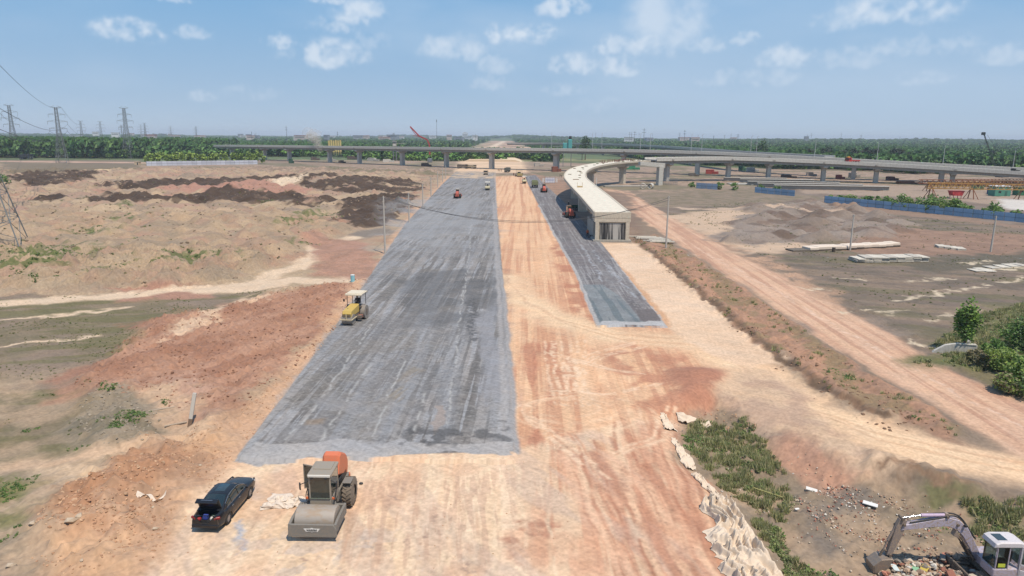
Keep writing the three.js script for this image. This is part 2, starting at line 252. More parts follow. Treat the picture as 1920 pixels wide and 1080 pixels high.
paint([[-1.1, -34.6], [1.6, -36.6], [3.0, -33.8], [0.1, -31.8]], E(186, 132, 104), { soft: .7, warp: 1.2, ws: 2, patch: [1.2, .45, .15], a: .8 });
for (const [x0, x1, w, c] of [[1120, 1290, 1.1, E(190, 134, 104)], [1190, 1390, .8, E(186, 128, 98)], [1060, 1180, .9, E(232, 186, 152)], [1150, 1340, .6, E(230, 184, 150)], [1240, 1420, .5, E(222, 172, 138)], [1090, 1230, .5, E(196, 140, 110)]])
  paint([[(x0 - 960) / 1300 * 46, -43.5], [(x1 - 960) / 1300 * 36, -28]], c, { width: w, soft: .35, warp: .25, ws: 3, a: .75 });
for (let k = 0; k < 34; k++) {   // ruts that sweep up from the lower right and turn to the right or run on ahead
  const s = k / 33, x0 = mix(5.5, 12.8, s) + rr(-.4, .4), t = rr(.75, 1), turn = rr(-1, 1) + s * 2.2, p = []; for (let i = 0; i <= 8; i++) { const q = i / 8 * t; p.push([x0 - 3.2 * q + turn * 2.2 * q * q, -27 - 22 * q]); }
  paint(p, k % 3 === 0 ? E(180, 124, 94) : k % 3 === 1 ? E(236, 196, 160) : E(206, 152, 120), { width: rr(.1, .42), soft: .12, warp: .2, ws: 4, a: rr(.35, .75), patch: [2.2, .4, .25] });
}
for (let k = 0; k < 26; k++) { const x0 = rr(-13, 3), p = []; for (let i = 0; i <= 6; i++) p.push([x0 + rr(-.1, .1) + i * rr(-.12, .02), -27 - i * 2.9]); paint(p, k % 2 ? E(240, 214, 180) : E(206, 168, 138), { width: rr(.1, .3), soft: .1, warp: .15, ws: 3, a: .5, patch: [1.6, .5, .2] }); }
// light haul track that crosses towards the right
const cross = [[-0.8, -103.3], [1.7, -87.7], [6.2, -77.3], [11.5, -71.6], [18.6, -70.2], [22.0, -61.6], [23.6, -51.4], [26.4, -46.9], [30.5, -43.6], [35.7, -41.0]];
paint(cross, E(232, 196, 158), { width: 5.5, soft: 1.6, warp: .9, cs: 8 }, E(226, 186, 148)); level(cross, -.02, { width: 6.5, soft: 2 }); rough(cross, .015, { width: 7 });
paint(cross, E(240, 206, 166), { width: 3.2, soft: 1.2, warp: .5, patch: [9, .42, .25] });
for (let k = -2; k <= 2; k++) paint(cross.map(([x, z]) => [x + .25 * k, z + .95 * k]), k % 2 ? E(206, 162, 126) : E(238, 204, 166), { width: .3, soft: .25, warp: .35, ws: 5, a: .6 });
// turning circles and tyre tracks
for (const [c, ra, rb, w] of [[[5.2, -50.8], 5.0, 4.0, .28], [[5.0, -50.8], 4.2, 3.3, .2], [[4.6, -51.2], 3.6, 2.6, .5], [[5.7, -49.0], 6.2, 5.2, .35], [[4.3, -51.6], 2.6, 1.9, .3]]) {
  const p = []; for (let k = 0; k <= 30; k++) p.push([c[0] + ra * Math.cos(k * .21), c[1] + rb * Math.sin(k * .21)]);
  paint(p, E(240, 204, 168), { width: w, soft: .16, warp: .15, ws: 2, a: .42, patch: [1.4, .4, .25] });
}
for (const p of [[[3.8, -69.8], [3.7, -59.8], [3.9, -52.1]], [[4.8, -69.8], [4.4, -59.8], [4.4, -52.1]], [[6.5, -69.9], [5.5, -59.8], [4.7, -52.1]], [[7.4, -70.3], [6.2, -59.8], [5.2, -52.1]], [[5.0, -61.3], [8.6, -66.2], [13.5, -70.0]], [[5.1, -59.1], [8.9, -64.9], [13.7, -68.2]], [[5.1, -66.1], [5.9, -57.0], [6.5, -52.2]], [[0.9, -52.1], [2.0, -47.9], [4.4, -43.5], [6.1, -39.8]], [[1.7, -49.9], [3.1, -46.1], [5.3, -42.0]], [[7.3, -43.6], [10.4, -46.2], [12.9, -52.3]], [[3.8, -66.1], [8.5, -61.3], [11.7, -59.9]], [[2.8, -55.7], [8.1, -54.5], [13.1, -57.2]], [[-3.7, -37.7], [-3.1, -33.8], [-2.2, -30.0]], [[-8.0, -40.3], [-6.0, -35.9], [-4.2, -30.9]], [[-9.0, -40.3], [-7.6, -34.8], [-6.1, -30.0]], [[-17.4, -30.7], [-16.5, -33.6], [-16.4, -37.5]], [[-16.3, -30.1], [-15.5, -33.1], [-15.2, -36.9]]])
  for (const s of [-.35, .35]) paint(p.map(([x, z]) => [x + s, z]), E(240, 206, 172), { width: .3, soft: .16, warp: .15, ws: 2, a: .7, patch: [.7, .4, .2] });
paint([[-15.2, -34.9], [-14.5, -33.6], [-13.9, -31.9]], E(176, 180, 190), { width: .26, soft: .2, warp: .25, ws: .7 });
paint([[-16.2, -39.5], [-14.8, -37.6]], E(186, 182, 182), { width: .5, soft: .5, warp: .3, a: .5 });
paint([[-15.4, -33.6], [-7.6, -34.8], [-1.5, -30.1], [-11.7, -29.5]], E(196, 180, 168), { soft: 2, patch: [1.1, .64, .06], a: .6, id: 9 });
paint([[-10.5, -39.6], [0.1, -41.9], [1.1, -30.1], [-8.2, -30.0]], E(204, 168, 142), { soft: 2, streak: [.1, 1, 3, .35, .6, .08], a: .6, id: 11 });
for (const [p, r] of [[[-4.8, -35.9], .5], [[-5.0, -33.2], .35], [[-10.6, -31.2], .4], [[-2.3, -30.9], .4], [[-6.9, -37.7], .3]]) paint([p, [p[0] + r, p[1] + r]], E(178, 150, 130), { width: r, soft: r * .7, warp: .5, ws: .8, patch: [.4, .5, .15] });
for (const [a, b] of [[[-8.6, -39.6], [-6.6, -30.9]], [[-6.3, -40.3], [-4.3, -30.2]], [[-9.2, -35.8], [-8.3, -30.2]], [[-3.6, -39.7], [-2.1, -31.8]], [[-14.5, -39.5], [-14.0, -30.8]]]) for (let k = 0; k < 2; k++) {   // lug prints of the roller's tyres
  const n = 60; for (let i = 0; i < n; i++) { const t = i / n, x = mix(a[0], b[0], t) + k * .16, z = mix(a[1], b[1], t); if (fb(x * .8, z * .5) < .5) continue; paint([[x - .12, z - .05 + k * .1], [x + .12, z + .05 - k * .1]], E(200, 160, 130), { width: .05, soft: .05, a: .55 }); }
}

// --- platform below the ramp, bank, haul road, field on the right
const plat = [[17.5, -141.4], [24.8, -141.8], [25.3, -107.6], [25.7, -74.9], [26.1, -63.3], [22.0, -61.6], [18.6, -70.2], [17.7, -76.0], [17.9, -104.0]];
level(plat, 0, { soft: .8 }); rough(plat, .012); paint(plat, E(233, 202, 171), { soft: .6, warp: .5, cs: 9 }, E(228, 195, 162));
paint([[17.2, -139.2], [17.8, -103.2], [17.7, -76.0]], E(214, 168, 128), { width: 1.2, soft: .5, warp: .4 });
const verge = [[25.2, -141.8], [31.4, -151.6], [32.5, -102.9], [32.2, -66.8], [32.9, -54.4], [33.2, -48.5], [32.1, -45.9], [29.6, -48.4], [26.8, -54.7], [26.1, -63.3], [25.7, -74.9], [25.7, -108.5]];
paint(verge, E(180, 138, 110), { soft: .6, warp: .7 }, E(164, 128, 104)); rough(verge, .14); raise(verge, .18, { soft: 1.2 });
paint(verge, E(140, 122, 88), { soft: .6, patch: [2.2, .58, .1], a: .7 });
const scarp = [[25.5, -141.8], [25.5, -107.6], [25.6, -74.4], [25.9, -62.8], [26.6, -54.3], [28.3, -49.9]];
raise(scarp.map(([x, z]) => [x + 1.1, z]), .36, { width: .9, soft: .6, warp: .35, ws: 1.6 }); paint(scarp.map(([x, z]) => [x + .3, z]), E(140, 110, 86), { width: .8, soft: .3, warp: .35, ws: 1.6 }, E(116, 94, 74)); rough(scarp, .2, { width: 1.4, soft: .6 });
raise([[32.8, -151.7], [32.2, -99.8], [32.1, -67.2], [32.2, -54.1], [32.5, -48.0]], .3, { width: .9, soft: 1.0, warp: .7, ws: 2 });
const haul = [[37.9, -313.5], [36.3, -265.9], [33.9, -194.9], [33.4, -160.7], [33.4, -134.5], [33.6, -105.8], [33.2, -68.1], [34.2, -51.3], [34.7, -39.3], [41.9, -43.4], [41.4, -53.2], [40.5, -61.6], [41.9, -85.2], [41.2, -127.8], [42.7, -195.5], [44.5, -243.4], [46.8, -301.0]];
level(haul, .1, { soft: 1.2 }); rough(haul, .015); paint(haul, E(220, 180, 148), { soft: .8, warp: .6, cs: 1, cz: 14 }, E(210, 168, 138));
const hd = (al, ac, th, so) => ({ streak: [-.03, 1, al, ac, th, so], soft: .6 });
paint(haul, E(224, 184, 154), { ...hd(20, .7, .55, .12), a: .7 }); paint(haul, E(186, 140, 114), { ...hd(26, .8, .58, .1), a: .6, id: 3 });
paint([[35.7, -135.2], [36.8, -95.3], [36.9, -69.7], [38.1, -48.1]], E(226, 192, 166), { width: .5, soft: .3, warp: .4, ws: 3, patch: [.6, .5, .2] });
const rfield = [[43.4, -195.5], [45.8, -144.3], [45.3, -103.0], [44.3, -74.9], [42.8, -55.9], [44.1, -46.8], [156.2, -177.9], [123.7, -170.7], [98.5, -214.3], [80.7, -240.2]];
paint(rfield, E(126, 110, 96), { soft: 2.5, warp: 2 }, E(112, 100, 86)); rough(rfield, .08);
paint(rfield, E(146, 126, 106), { soft: 2.5, streak: [.95, .3, 12, 2.4, .55, .12], a: .7 });
paint(rfield, E(108, 104, 72), { soft: 2.5, streak: [.95, .3, 18, 3, .6, .1], a: .6, id: 6 });
paint([[40.6, -182.4], [46.0, -161.4], [46.7, -130.5], [45.2, -95.5], [40.4, -79.4], [40.5, -99.0], [41.5, -130.3]], E(190, 154, 126), { soft: 2, warp: 1.5, patch: [3, .45, .2] });
paint([[40.5, -188.6], [71.5, -212.3], [60.4, -153.2], [61.2, -131.2], [43.6, -127.3], [43.5, -152.3]], E(206, 178, 150), { soft: 2.5, warp: 2 });
paint([[71.3, -153.7], [88.4, -168.7], [115.8, -156.1], [102.8, -127.0], [93.4, -127.7], [62.9, -126.4]], E(146, 116, 96), { soft: 2, warp: 2 }, E(160, 128, 106));
paint([[69.2, -120.0], [109.3, -136.7], [97.3, -121.1], [68.1, -110.2]], E(104, 96, 80), { soft: 2, warp: 1.5 });
for (const [p, w] of [[[[50.8, -89.3], [59.5, -94.3], [69.9, -100.0]], 1.1], [[[60.4, -102.3], [67.9, -105.4]], .8], [[[76.7, -111.4], [87.6, -115.6]], 1.6], [[[40.3, -82.0], [46.0, -85.3]], .7], [[[55.6, -82.4], [59.2, -83.8]], .5], [[[41.3, -97.2], [43.6, -95.5]], 1], [[[48.8, -79.7], [54.6, -82.9]], .5], [[[49.9, -104.3], [54.1, -103.7]], .6], [[[78.1, -117.7], [83.7, -120.6]], 1.2], [[[42.8, -70.8], [43.3, -69.3]], 1.1], [[[45.6, -82.1], [49.5, -84.3]], .5], [[[73.7, -102.0], [80.8, -106.3]], .8]]) paint(p, E(216, 198, 170), { width: w, soft: .6, warp: .9, ws: 2, patch: [1.3, .36, .15] });
const stock = [[42.0, -142.6], [54.3, -171.9], [77.7, -216.1], [106.6, -232.4], [107.3, -199.8], [92.6, -162.1], [69.9, -145.5], [51.1, -137.3]];
paint(stock, GREY, { soft: 2, warp: 2 }, E(136, 120, 108)); heaps(stock, 90, 2.4, 6, .8, 1.9, [GREY, E(158, 144, 132), E(120, 98, 84), E(140, 124, 110), E(104, 88, 76)], .7); rough(stock, .2);
heaps([[65.7, -204.2], [84.7, -230.7], [104.7, -236.1], [82.1, -198.1]], 14, 3, 6, .8, 1.6, [GREY, E(130, 112, 98)], .7);
paint([[46.8, -218.8], [54.1, -207.9], [70.5, -209.1], [90.2, -195.9]], E(200, 174, 150), { width: 5, soft: 2, warp: 2 });
paint([[45.4, -271.8], [65.6, -287.6], [102.6, -306.8], [114.2, -249.2], [77.8, -221.2], [45.7, -213.7]], E(146, 128, 108), { soft: 3, warp: 3 }, E(128, 116, 92));
paint([[98.5, -214.3], [124.2, -167.7], [129.6, -168.0], [108.4, -236.4]], E(150, 124, 104), { soft: 2, warp: 2 });
const pond = [[37.1, -62.0], [45.4, -70.8], [57.6, -82.5], [72.2, -91.5], [56.2, -60.9], [43.3, -50.7], [42.1, -55.0], [42.2, -62.1]];
paint(pond, E(110, 112, 66), { soft: 1.5, warp: 1.2 }, E(126, 116, 84)); rough(pond, .12);

// --- low ground with rubble at the lower right
const pit = [[12.6, -50.6], [16.7, -53.8], [19.1, -49.2], [21.9, -43.8], [25.6, -40.1], [28.8, -37.9], [30.4, -34.2], [25.6, -28.4], [13.9, -28.2], [13.6, -36.2], [11.9, -42.9]];
level(pit, -1.5, { soft: 2.3 }); rough(pit, .16, { soft: 1 });
paint(pit, E(172, 148, 122), { soft: .8, warp: .8 }, E(146, 128, 106));
paint([[21.0, -61.6], [24.3, -57.4], [23.9, -48.3], [25.8, -41.6], [22.6, -42.3], [20.7, -48.3], [16.8, -54.1]], E(214, 182, 150), { soft: 1, warp: .9 }, E(196, 164, 138));
paint([[19.4, -43.0], [23.7, -41.5], [21.0, -36.3], [17.3, -33.5], [16.4, -38.0]], E(132, 120, 108), { soft: 1, warp: 1, patch: [2, .4, .2] });
paint([[25.4, -40.8], [29.0, -38.2], [28.8, -33.7], [27.1, -33.6], [25.4, -37.5]], E(120, 116, 78), { soft: 1, warp: 1, patch: [1.5, .42, .2] });
paint([[20.7, -48.3], [23.0, -43.1], [20.9, -41.5], [18.6, -44.6]], E(190, 146, 120), { soft: 1, warp: .9 });
raise([[24.7, -42.9], [26.5, -41.6], [28.1, -39.8]], .55, { width: 1.3, soft: .9, warp: .7, ws: 1.5 }); paint([[24.6, -42.6], [26.3, -41.3], [28.0, -39.6]], E(152, 122, 96), { width: .7, soft: .4, warp: .5, ws: 1 });

// --- below and beyond the viaducts
const under = [[-209.3, -416.5], [-28.8, -372.6], [11.1, -377.8], [23.7, -315.5], [48.7, -267.0], [134.4, -327.5], [229.0, -288.9], [375.2, -476.3], [195.7, -479.1], [17.2, -593.7], [-217.4, -596.1], [-266.0, -514.7]];
paint(under, E(176, 150, 128), { soft: 8, warp: 6 }, E(146, 126, 108)); paint(under, E(116, 112, 82), { soft: 5, patch: [22, .6, .1], a: .7 });
paint([[-34.3, -404.6], [-9.8, -408.1], [8.9, -410.7], [9.8, -557.2], [7.3, -728.9], [-50.7, -714.5]], E(226, 194, 160), { soft: 2, warp: 1.5 });
paint([[7.5, -422.9], [25.1, -334.5], [28.6, -270.3], [17.4, -208.4], [14.0, -314.5]], E(172, 136, 112), { soft: 2, warp: 1.5 }, E(150, 122, 100));
paint([[11.6, -314.2], [17.6, -200.8], [18.6, -141.5], [16.5, -142.9], [14.7, -193.6]], E(142, 118, 100), { width: 1.6, soft: .8, warp: .6 });
paint([[23.7, -315.5], [43.3, -259.1], [31.5, -170.6], [24.9, -139.6], [17.2, -139.2], [17.7, -193.8]], E(150, 126, 106), { soft: 2, warp: 1.5 }, E(134, 112, 96));
paint([[134.4, -327.5], [223.7, -312.5], [161.7, -210.9], [154.4, -252.6], [112.3, -272.8]], E(168, 146, 126), { soft: 3, warp: 2 });
paint([[176.9, -254.5], [193.4, -243.1], [162.5, -203.5], [151.5, -214.9]], E(214, 208, 200), { soft: 2, warp: 1.5 });
const corridor = [[-52.3, -679.1], [-65.9, -1066.9], [-78.9, -1839.0], [-101.1, -3629.2], [-5.7, -3751.6], [16.5, -1677.8], [34.8, -957.2], [36.1, -700.1]];
paint(corridor, E(196, 150, 124), { soft: 10, warp: 22, ws: 60, cs: 40 }, E(222, 186, 156)); paint(corridor, E(120, 116, 84), { soft: 10, warp: 22, ws: 60, patch: [50, .55, .08], a: .8 });
paint([[-40.1, -932.9], [-39.6, -1645.8], [-36.8, -3482.5]], E(232, 206, 176), { width: 16, soft: 6, warp: 5 });
for (const [x, z, w, h] of [[-470, -720, 70, 30], [-300, -900, 60, 40], [-560, -900, 120, 40], [-420, -640, 60, 16], [-210, -1050, 90, 30], [700, -1600, 200, 60]]) paint([[x - w, z - h], [x + w, z - h], [x + w, z + h], [x - w, z + h]], E(176, 176, 116), { soft: 12, warp: 10, ws: 40 });
paint([[-560, -545], [-230, -520], [-230, -500], [-560, -520]], E(196, 160, 138), { soft: 5, warp: 4 });

// --- finish: rough relief and grain
heights.forEach((t, k) => {
  const r = roughs[k].d;
  t.each((i, x, z) => {
    const a = r[i], e = k ? Math.min(1, (MX - Math.abs(x)) / 30, (z - ZF) / 20) : 1;
    let n = (fb(x / 2.6, z / 2.6) - .5) * 2.6 + (fb(x / .9 + 4, z / .9) - .5) * 1.5;
    if (!k && a > .09) n += Math.pow(fb(x / .42 + 9, z / .42), 3) * 2.2;
    t.d[i] = (t.d[i] + a * n) * e;
  });
});
const heightAt = (x, z) => {
  const t = z > ZM && x > XL && x < XR && z < ZN ? heights[0] : Math.abs(x) < MX && z < ZM && z > ZF ? heights[1] : null; if (!t) return 0;
  const fx = clamp((x - t.x0) / t.dx, 0, t.nx - 1.001), fz = clamp((t.z0 - z) / t.dz, 0, t.nz - 1.001), i = fx | 0, j = fz | 0, a = fx - i, b = fz - j, o = j * t.nx + i;
  return mix(mix(t.d[o], t.d[o + 1], a), mix(t.d[o + t.nx], t.d[o + t.nx + 1], a), b);
};

// --- crushed stone carriageways (painted into the same maps, built below as raised courses)
const edgeL = [[-18.1, -41.9], [-18.5, -51.7], [-19.8, -77.7], [-21.8, -106.7], [-25.9, -167.2], [-27.9, -225.6], [-31.0, -309.6], [-33.8, -416.9]], edgeR = [[0.2, -43.5], [-0.2, -59.7], [-1.0, -89.1], [-2.2, -128.3], [-5.3, -223.7], [-7.5, -295.5], [-11.4, -420.1]];
const stripL = [[9.8, -75.8], [10.1, -107.9], [9.2, -150.5], [8.1, -215.9], [6.8, -313.7], [6.4, -377.2]], stripR = [[17.5, -75.5], [17.6, -102.0], [17.9, -135.7], [17.6, -200.8], [14.0, -314.5], [12.5, -388.5]];
const along = (pts, z) => { for (let i = 0; i + 1 < pts.length; i++) if (z <= pts[i][1] && z >= pts[i + 1][1]) return mix(pts[i][0], pts[i + 1][0], (z - pts[i][1]) / (pts[i + 1][1] - pts[i][1])); return z > pts[0][1] ? pts[0][0] : pts[pts.length - 1][0]; };
const courseMain = [...edgeL, ...[...edgeR].reverse()], courseStrip = [...stripL, ...[...stripR].reverse()];
for (const p of [courseMain, courseStrip]) { level(p, 0, { soft: .6 }); }
const G1 = E(134, 130, 127), G2 = E(120, 117, 114), LT = E(173, 169, 166), BL = E(174, 171, 169);
const rs = (al, ac, th, so, k = -.035) => ({ streak: [k, 1, al, ac, th, so], soft: .15 });
const R = (pts, c, o = {}, c2) => paint(pts, c, { soft: .15, ...o }, c2);
R(courseMain, G1, {}, G2);
R(courseMain, E(100, 98, 98), { ...rs(22, 1.6, .52, .16), a: .5, id: 8 });
R(courseMain, LT, { ...rs(16, .55, .585, .08), a: .62 });
R(courseMain, E(172, 174, 178), { ...rs(8, .35, .66, .05), a: .65, id: 3 });
R(courseMain, E(132, 132, 134), { patch: [9, .55, .1], a: .5, id: 2 });
R(courseMain, E(136, 130, 122), { patch: [5, .68, .06], a: .4, id: 12 });
for (const o of [{ s: .06, w: .12 }, { s: .31, w: .1 }, { s: .52, w: .14 }, { s: .72, w: .1 }, { s: .94, w: .06 }]) { const p = []; for (let z = -44; z > -400; z -= 8) { const l = along(edgeL, z), r = along(edgeR, z); p.push([mix(l, r, o.s), z]); } R(p, E(150, 152, 156), { width: o.w * 16, soft: .7, warp: .25, streak: [-.035, 1, 30, .8, .5, .14], a: .7, id: o.s * 40 }); }
for (const p of [courseMain]) { R(p, E(172, 170, 168), { patch: [.34, .67, .05], a: .3, id: 21 }); R(p, E(84, 83, 83), { patch: [.3, .68, .05], a: .3, id: 27 }); }
R([[-40.9, -220.9], [-29.8, -241.4], [-11.4, -243.0], [-4.4, -158.6], [-10.0, -128.0], [-21.9, -127.4]], E(158, 160, 163), { soft: 6, warp: 3, patch: [7, .42, .2], a: .6 });
R([[-18.1, -104.7], [-1.3, -109.7], [-0.7, -78.3], [-5.4, -75.8], [-11.7, -73.4]], E(94, 95, 98), { soft: 1.5, warp: .8, a: .6, patch: [4, .35, .2] });
R([[-4.9, -78.2], [-0.8, -89.1], [-0.1, -52.0], [-2.3, -52.0]], E(150, 151, 156), { soft: 1.2, warp: .6, streak: [0, 1, 12, 1.2, .42, .15], a: .8 });
R([[-6.1, -86.0], [-4.9, -89.0], [-3.6, -69.6], [-4.3, -67.7]], E(78, 79, 82), { soft: .3, warp: .3, patch: [.35, .5, .08], a: .7 });
R([[-10.5, -54.2], [-9.3, -60.9], [-8.1, -59.5], [-9.1, -51.9]], E(144, 136, 124), { soft: .4, warp: .5, streak: [.3, -.95, 4, .3, .5, .15], a: .8 });
R([[-6.0, -51.4], [-5.3, -51.6], [-4.9, -47.8], [-5.1, -46.4], [-5.5, -45.9]], E(158, 148, 142), { soft: .15, warp: .2, ws: 1 });
R([[-18.2, -50.6], [-14.0, -54.1], [-8.6, -47.7], [-8.9, -45.0], [-16.1, -44.4]], E(150, 149, 150), { soft: 1.2, warp: 1, patch: [2, .5, .12], a: .6 });
R([[-15.5, -48.6], [-14.0, -48.8], [-13.9, -47.9], [-15.2, -47.8]], E(150, 132, 112), { soft: .3, warp: .3, a: .7 });
R([[-0.4, -44.7], [-0.8, -59.7], [-1.7, -89.1], [-3.0, -128.3], [-6.2, -223.6]], E(167, 164, 163), { width: .55, soft: .2, warp: .12, a: .85 });
R([[-18.0, -41.6], [-9.2, -42.8], [0.3, -43.1], [0.2, -45.9], [-2.9, -44.6], [-5.8, -44.5], [-7.4, -45.2], [-9.5, -44.3], [-11.9, -45.3], [-14.6, -44.4], [-16.8, -44.3], [-18.0, -44.2]], BL, { soft: .12, warp: .45, ws: 2.2 }, E(168, 167, 168));
R([[-18.1, -41.9], [-18.5, -51.7], [-19.8, -77.7], [-21.8, -106.7], [-25.9, -167.2]], E(170, 169, 168), { width: .4, soft: .25, warp: .3, ws: 2, a: .4 });
R([[-9.7, -45.4], [-6.6, -44.6], [0.1, -45.1], [-0.1, -47.9], [-3.0, -46.4], [-7.0, -47.8]], E(84, 84, 86), { soft: .5, warp: .8, ws: 1.4, patch: [1, .45, .1], a: .75 });
for (const p of [[[-15.5, -44.9], [-15.3, -59.3], [-15.6, -75.5]], [[-13.3, -44.9], [-13.2, -60.9]], [[-4.7, -47.8], [-5.7, -73.6], [-6.9, -95.5]], [[-9.8, -45.9], [-9.9, -54.2], [-10.0, -62.5]], [[-7.0, -45.0], [-7.0, -54.2]], [[-6.3, -89.0], [-7.7, -122.2], [-10.0, -168.1]]]) R(p, E(176, 176, 174), { width: .16, soft: .14, warp: .2, ws: 3, patch: [.9, .42, .15] });
R([[-10.7, -420.2], [-2.8, -128.3], [-1.0, -89.1], [-0.0, -56.9], [0.3, -43.5]], E(160, 158, 158), { width: .5, soft: .2, warp: .1 });
R([[-34.4, -416.8], [-10.7, -420.2], [-9.0, -351.5], [-30.9, -348.8]], E(206, 180, 150), { soft: 3, warp: 3, patch: [4, .42, .15] });
R(courseStrip, E(118, 114, 116), {}, E(106, 103, 105));
R(courseStrip, E(140, 139, 140), { ...rs(20, .7, .58, .09, 0), a: .6 });
R(courseStrip, E(168, 167, 168), { ...rs(12, .3, .68, .05, 0), a: .6, id: 4 });
R(courseStrip, E(120, 112, 112), { patch: [6, .55, .1], a: .45 });
R(courseStrip, E(166, 164, 164), { patch: [.34, .66, .05], a: .45, id: 22 });
R([[10.3, -97.5], [13.2, -97.6], [14.5, -89.6], [15.2, -76.4], [9.9, -75.8]], E(136, 142, 145), { soft: .15, warp: .12 }, E(126, 132, 136));
R([[10.3, -97.5], [13.2, -97.6], [14.8, -77.3], [10.1, -77.2]], E(98, 112, 118), { soft: .2, streak: [0, 1, 12, .5, .55, .08], a: .7 });
R([[9.8, -75.8], [10.1, -107.9], [9.2, -150.5], [8.1, -215.9]], E(184, 182, 180), { width: .45, soft: .15, warp: .1 });
R([[17.5, -76.0], [17.6, -102.0], [17.8, -120.5]], E(178, 176, 175), { width: .4, soft: .2, warp: .15, patch: [1.5, .35, .15] });
R([[9.8, -75.8], [14.6, -75.9], [17.6, -75.6], [17.7, -77.8], [14.8, -77.3], [10.2, -77.6]], E(180, 180, 181), { soft: .12, warp: .2, ws: 1 });
R([[15.2, -83.1], [17.5, -83.4], [17.3, -78.1], [14.9, -77.8]], E(112, 106, 106), { soft: .12, warp: .1 });
for (const p of [[[15.8, -112.8], [16.3, -89.7]], [[15.0, -129.1], [15.5, -103.9]], [[13.6, -135.5], [13.3, -99.9]]]) R(p, E(168, 172, 178), { width: .3, soft: .25, warp: .3, ws: 2, patch: [.9, .4, .2] });

// ---------------------------------------------------------------- objects: helpers
const ORD = 'first second third fourth fifth sixth seventh eighth ninth tenth eleventh twelfth thirteenth fourteenth fifteenth sixteenth seventeenth eighteenth nineteenth twentieth'.split(' ');
const used = {};
const numbered = (n) => { const k = used[n] = (used[n] ?? -1) + 1; return k ? n + '_' + String(k).padStart(3, '0') : n; };
const shade = (o) => { o.traverse((m) => { if (m.isMesh) { m.castShadow = true; m.receiveShadow = true; } }); return o; };
const mat = (c, o = {}) => new THREE.MeshStandardMaterial({ color: Array.isArray(c) ? new THREE.Color().setRGB(...c) : c, roughness: .85, ...o });
function tag(o, label, category, group, kind) { if (label) o.userData.label = label; if (category) o.userData.category = category; if (group) o.userData.group = group; if (kind) o.userData.kind = kind; return o; }
function thing(name, label, category, p = [0, 0, 0], turn = 0, group) { const o = new THREE.Group(); o.name = numbered(name); o.position.set(...p); o.rotation.y = turn; scene.add(o); return tag(o, label, category, group); }
const prep = (gs) => gs.map((g) => { g = g.index ? g.toNonIndexed() : g; for (const k of Object.keys(g.attributes)) if (!['position', 'normal', 'uv'].includes(k)) g.deleteAttribute(k); if (!g.attributes.uv) g.setAttribute('uv', new THREE.BufferAttribute(new Float32Array(g.attributes.position.count * 2), 2)); return g; });
const join = (...gs) => { gs = gs.flat(9); return gs.length === 1 ? gs[0] : mergeGeometries(prep(gs)); };
function part(parent, name, m, ...gs) { const o = new THREE.Mesh(join(gs), m); o.name = parent === scene ? numbered(name) : name; o.castShadow = o.receiveShadow = true; parent.add(o); return o; }
const M4 = new THREE.Matrix4(), EU = new THREE.Euler();
const put = (g, x = 0, y = 0, z = 0, rx = 0, ry = 0, rz = 0) => g.applyMatrix4(M4.makeRotationFromEuler(EU.set(rx, ry, rz)).setPosition(x, y, z));
const bx = (w, h, d, x = 0, y = 0, z = 0, rx = 0, ry = 0, rz = 0) => put(new THREE.BoxGeometry(w, h, d), x, y, z, rx, ry, rz);
const rb = (w, h, d, x = 0, y = 0, z = 0, r = .04, rx = 0, ry = 0, rz = 0) => put(new RoundedBoxGeometry(w, h, d, 2, Math.min(r, w / 2.01, h / 2.01, d / 2.01)), x, y, z, rx, ry, rz);
const cy = (r, h, x = 0, y = 0, z = 0, ax = 'y', n = 20, r2 = r) => put(new THREE.CylinderGeometry(r2, r, h, n), x, y, z, ax === 'z' ? Math.PI / 2 : 0, 0, ax === 'x' ? Math.PI / 2 : 0);
const V = (p) => new THREE.Vector3(...p);
const bar = (a, b, r, n = 6, r2 = r) => { const A = V(a), B = V(b), d = B.clone().sub(A), l = d.length(); const g = new THREE.CylinderGeometry(r2, r, l, n); const q = new THREE.Quaternion().setFromUnitVectors(new THREE.Vector3(0, 1, 0), d.divideScalar(l)); return g.applyMatrix4(new THREE.Matrix4().compose(A.add(B).multiplyScalar(.5), q, new THREE.Vector3(1, 1, 1))); };
const beam = (a, b, w, h) => { const A = V(a), B = V(b), l = A.distanceTo(B); const g = new THREE.BoxGeometry(w, h, l); const o = new THREE.Object3D(); o.position.copy(A).add(B).multiplyScalar(.5); o.lookAt(B); o.updateMatrix(); return g.applyMatrix4(o.matrix); };
const ex = (pts, d, bev = .02, x = 0, y = 0, z = 0, rx = 0, ry = 0, rz = 0) => { const s = new THREE.Shape(pts.map((p) => new THREE.Vector2(...p))); return put(new THREE.ExtrudeGeometry(s, { depth: d - 2 * bev, bevelEnabled: bev > 0, bevelThickness: bev, bevelSize: bev, bevelSegments: 1, steps: 1 }).translate(0, 0, -(d - 2 * bev) / 2), x, y, z, rx, ry, rz); };
const tube = (pts, r, n = 6, seg) => new THREE.TubeGeometry(new THREE.CatmullRomCurve3(pts.map(V)), seg ?? pts.length * 5, r, n);

